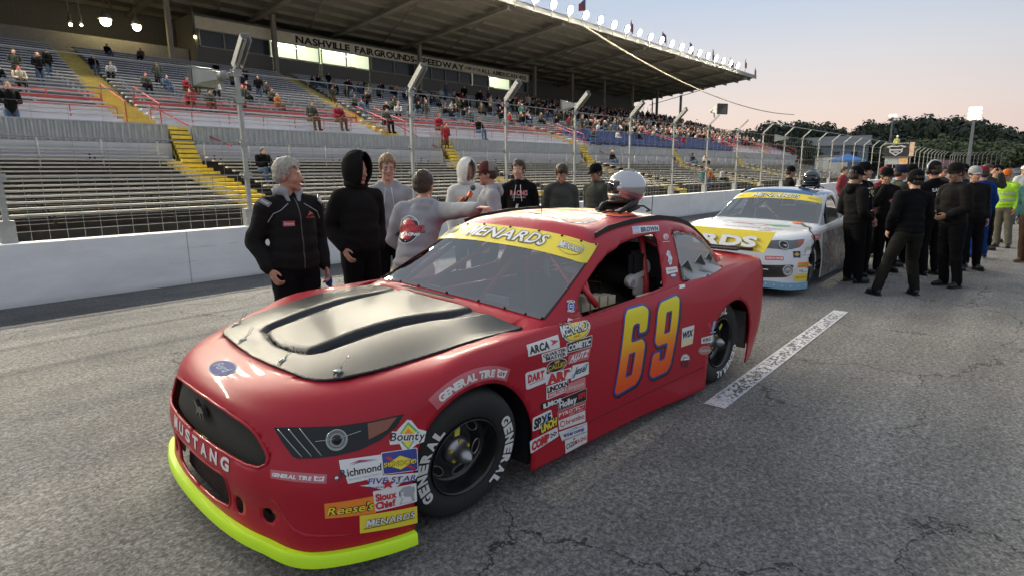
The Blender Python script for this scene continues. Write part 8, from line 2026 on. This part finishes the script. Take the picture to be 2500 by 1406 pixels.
def seat_row(x, k, where, pose=None, ci=None):
    y = UY0+UR*k; z = UZ0+US*k
    if any(abs(x-a) < .5 and k == b_ for a, b_ in taken): return
    taken.append((x, k)); p = rc.choice((0, 1, 2, 0, 1, 2, 3)) if pose is None else pose
    spectator(cidx() if ci is None else ci, p, x, y+.10, z+(0 if p % 4 != 3 else -.36), -90+rc.uniform(-40, 40), where, .80-.008*k if x < 30 else .92)
# left block: the groups one can make out
for x, k, p, ci in [(5.2, 4, 3, 2), (5.9, 4, 3, 0), (6.5, 6, 3, 0), (4.4, 2, 0, 0), (5.0, 2, 1, 7), (8.6, 9, 0, 0), (8.9, 7, 0, 4), (9.5, 4, 0, 1), (9.9, 4, 1, 0), (10.3, 4, 0, 6), (10.7, 4, 1, 4), (11.1, 4, 0, 5), (11.6, 4, 1, 2), (12.0, 4, 0, 2), (12.4, 4, 1, 4), (10.5, 6, 3, 1), (13.4, 3, 0, 1), (10.6, 16, 0, 0), (12.2, 16, 1, 1), (13.0, 9, 0, 1), (13.7, 9, 1, 0), (14.5, 8, 0, 1), (15.0, 8, 1, 3), (14.2, 5, 0, 0), (14.8, 5, 3, 0), (15.5, 6, 0, 1), (16.0, 12, 0, 0), (16.5, 12, 1, 1), (15.2, 13, 0, 0), (10.2, 0, 0, 5), (10.9, 0, 1, 2), (12.3, 0, 3, 2), (14.2, 1, 0, 8), (14.7, 3, 0, 1)]:
    seat_row(x, k, 'near the left yellow stairs', p, ci)
# block between the second stairs and the press box windows
for i in range(84):
    x = 18.6+rc.random()**1.1*12.5; k = rc.choice([2, 3, 4, 5, 6, 7, 8, 9, 10, 11, 12, 13, 14]); x += .16*k*(1 if x < 20 else .4); seat_row(x, k, 'below the lit press box windows')
for i in range(92):
    x = 32+rc.random()*14; k = int(rc.random()**.8*15)+1; seat_row(x, k, 'below the press box end')
for i in range(110):
    x = 46+rc.random()*28; k = int(rc.random()*18)+1; seat_row(x, k, 'in the dense far crowd')
# along the front rows and walkway
for x, y, z, p, ci, lab in [(3.95, 23.62, 2.80, 3, 0, 'on the walkway above the grey front'), (14.2, 24.1, 3.95, 0, 2, 'behind the lower red rail'), (15.6, 24.2, 4.0, 1, 5, 'behind the lower red rail'), (18.2, 24.2, 4.0, 0, 1, 'behind the lower red rail'), (21.5, 24.1, 3.9, 0, 5, 'behind the lower red rail'), (24.6, 24.2, 3.9, 1, 0, 'behind the lower red rail'), (21.2, 23.2, 2.5, 3, 5, 'on the crosswalk stairs'), (36.2, 24.3, 3.9, 0, 1, 'among the blue folding seats'), (39.5, 24.3, 3.9, 1, 4, 'among the blue folding seats'), (43.5, 24.8, 4.0, 0, 0, 'among the blue folding seats'), (47.5, 24.8, 4.0, 1, 1, 'among the blue folding seats'), (51, 24.6, 4., 0, 5, 'among the blue folding seats')]:
    spectator(ci, p, x, y, z, -90, lab)
spectator(0, 0, 9.55, 19.4, 1.78, -90, 'alone on the lower benches')
for x, k, ci, p, lab in [(27.8, 1, 7, 0, 'low on the lower bleacher'), (28.8, 1, 4, 1, 'low on the lower bleacher'), (37.5, 1, 9, 0, 'low on the distant lower bleacher'), (38.6, 1, 8, 1, 'low on the distant lower bleacher'), (39.4, 2, 0, 0, 'low on the distant lower bleacher'), (40.6, 1, 4, 1, 'low on the distant lower bleacher'), (35.5, 12, 0, 0, 'in the top rows of the lower bleacher'), (48, 12, 3, 0, 'in the top rows of the lower bleacher'), (50.5, 12, 7, 1, 'in the top rows of the lower bleacher')]:
    spectator(ci, p, x, LY0+LRUN*k+.1, LZ0+LRISE*k, -90, lab)

# the far end of the stand holds more people than can be told apart
b = MB(); mt = [C_BLK, C_OLV, C_NAVY, C_DGR, C_RED, C_JEAN, SK[0], H_BRN, C_GREY]; rq = random.Random(5)
for i in range(620):
    x = 40+rq.random()**.8*37; k = rq.random()*18.5; ki = int(k); y = UY0+UR*ki+.1; z = UZ0+US*ki; m_ = rq.choice((0, 0, 0, 1, 1, 2, 3, 4, 5, 8)); a = rq.uniform(-.6, .6)
    n0 = len(b.f); caps(b, (x, y, z+.10), (x+.05*a, y-.05, z+.42), .15, .17, 7); b.m = b.m[:n0]+[m_]*(len(b.f)-n0)
    n0 = len(b.f); caps(b, (x-.1, y-.08, z+.05), (x-.12, y-.42, z+.08), .09, .07, 6); caps(b, (x+.1, y-.08, z+.05), (x+.12, y-.42, z+.08), .09, .07, 6); b.m = b.m[:n0]+[rq.choice((0, 5, 1))]*(len(b.f)-n0)
    n0 = len(b.f); b.ball((x+.05*a, y-.07, z+.62), (.085, .09, .115), 8, 6); b.m = b.m[:n0]+[6]*(len(b.f)-n0)
    n0 = len(b.f); b.ball((x+.05*a, y-.045, z+.655), (.095, .10, .10), 8, 6); b.m = b.m[:n0]+[rq.choice((7, 7, 0, 8))]*(len(b.f)-n0)
cw = b.build('crowd', mt, smooth=True); tag(cw, 'dense seated crowd filling the far end of the upper grandstand', 'crowd', kind='stuff')
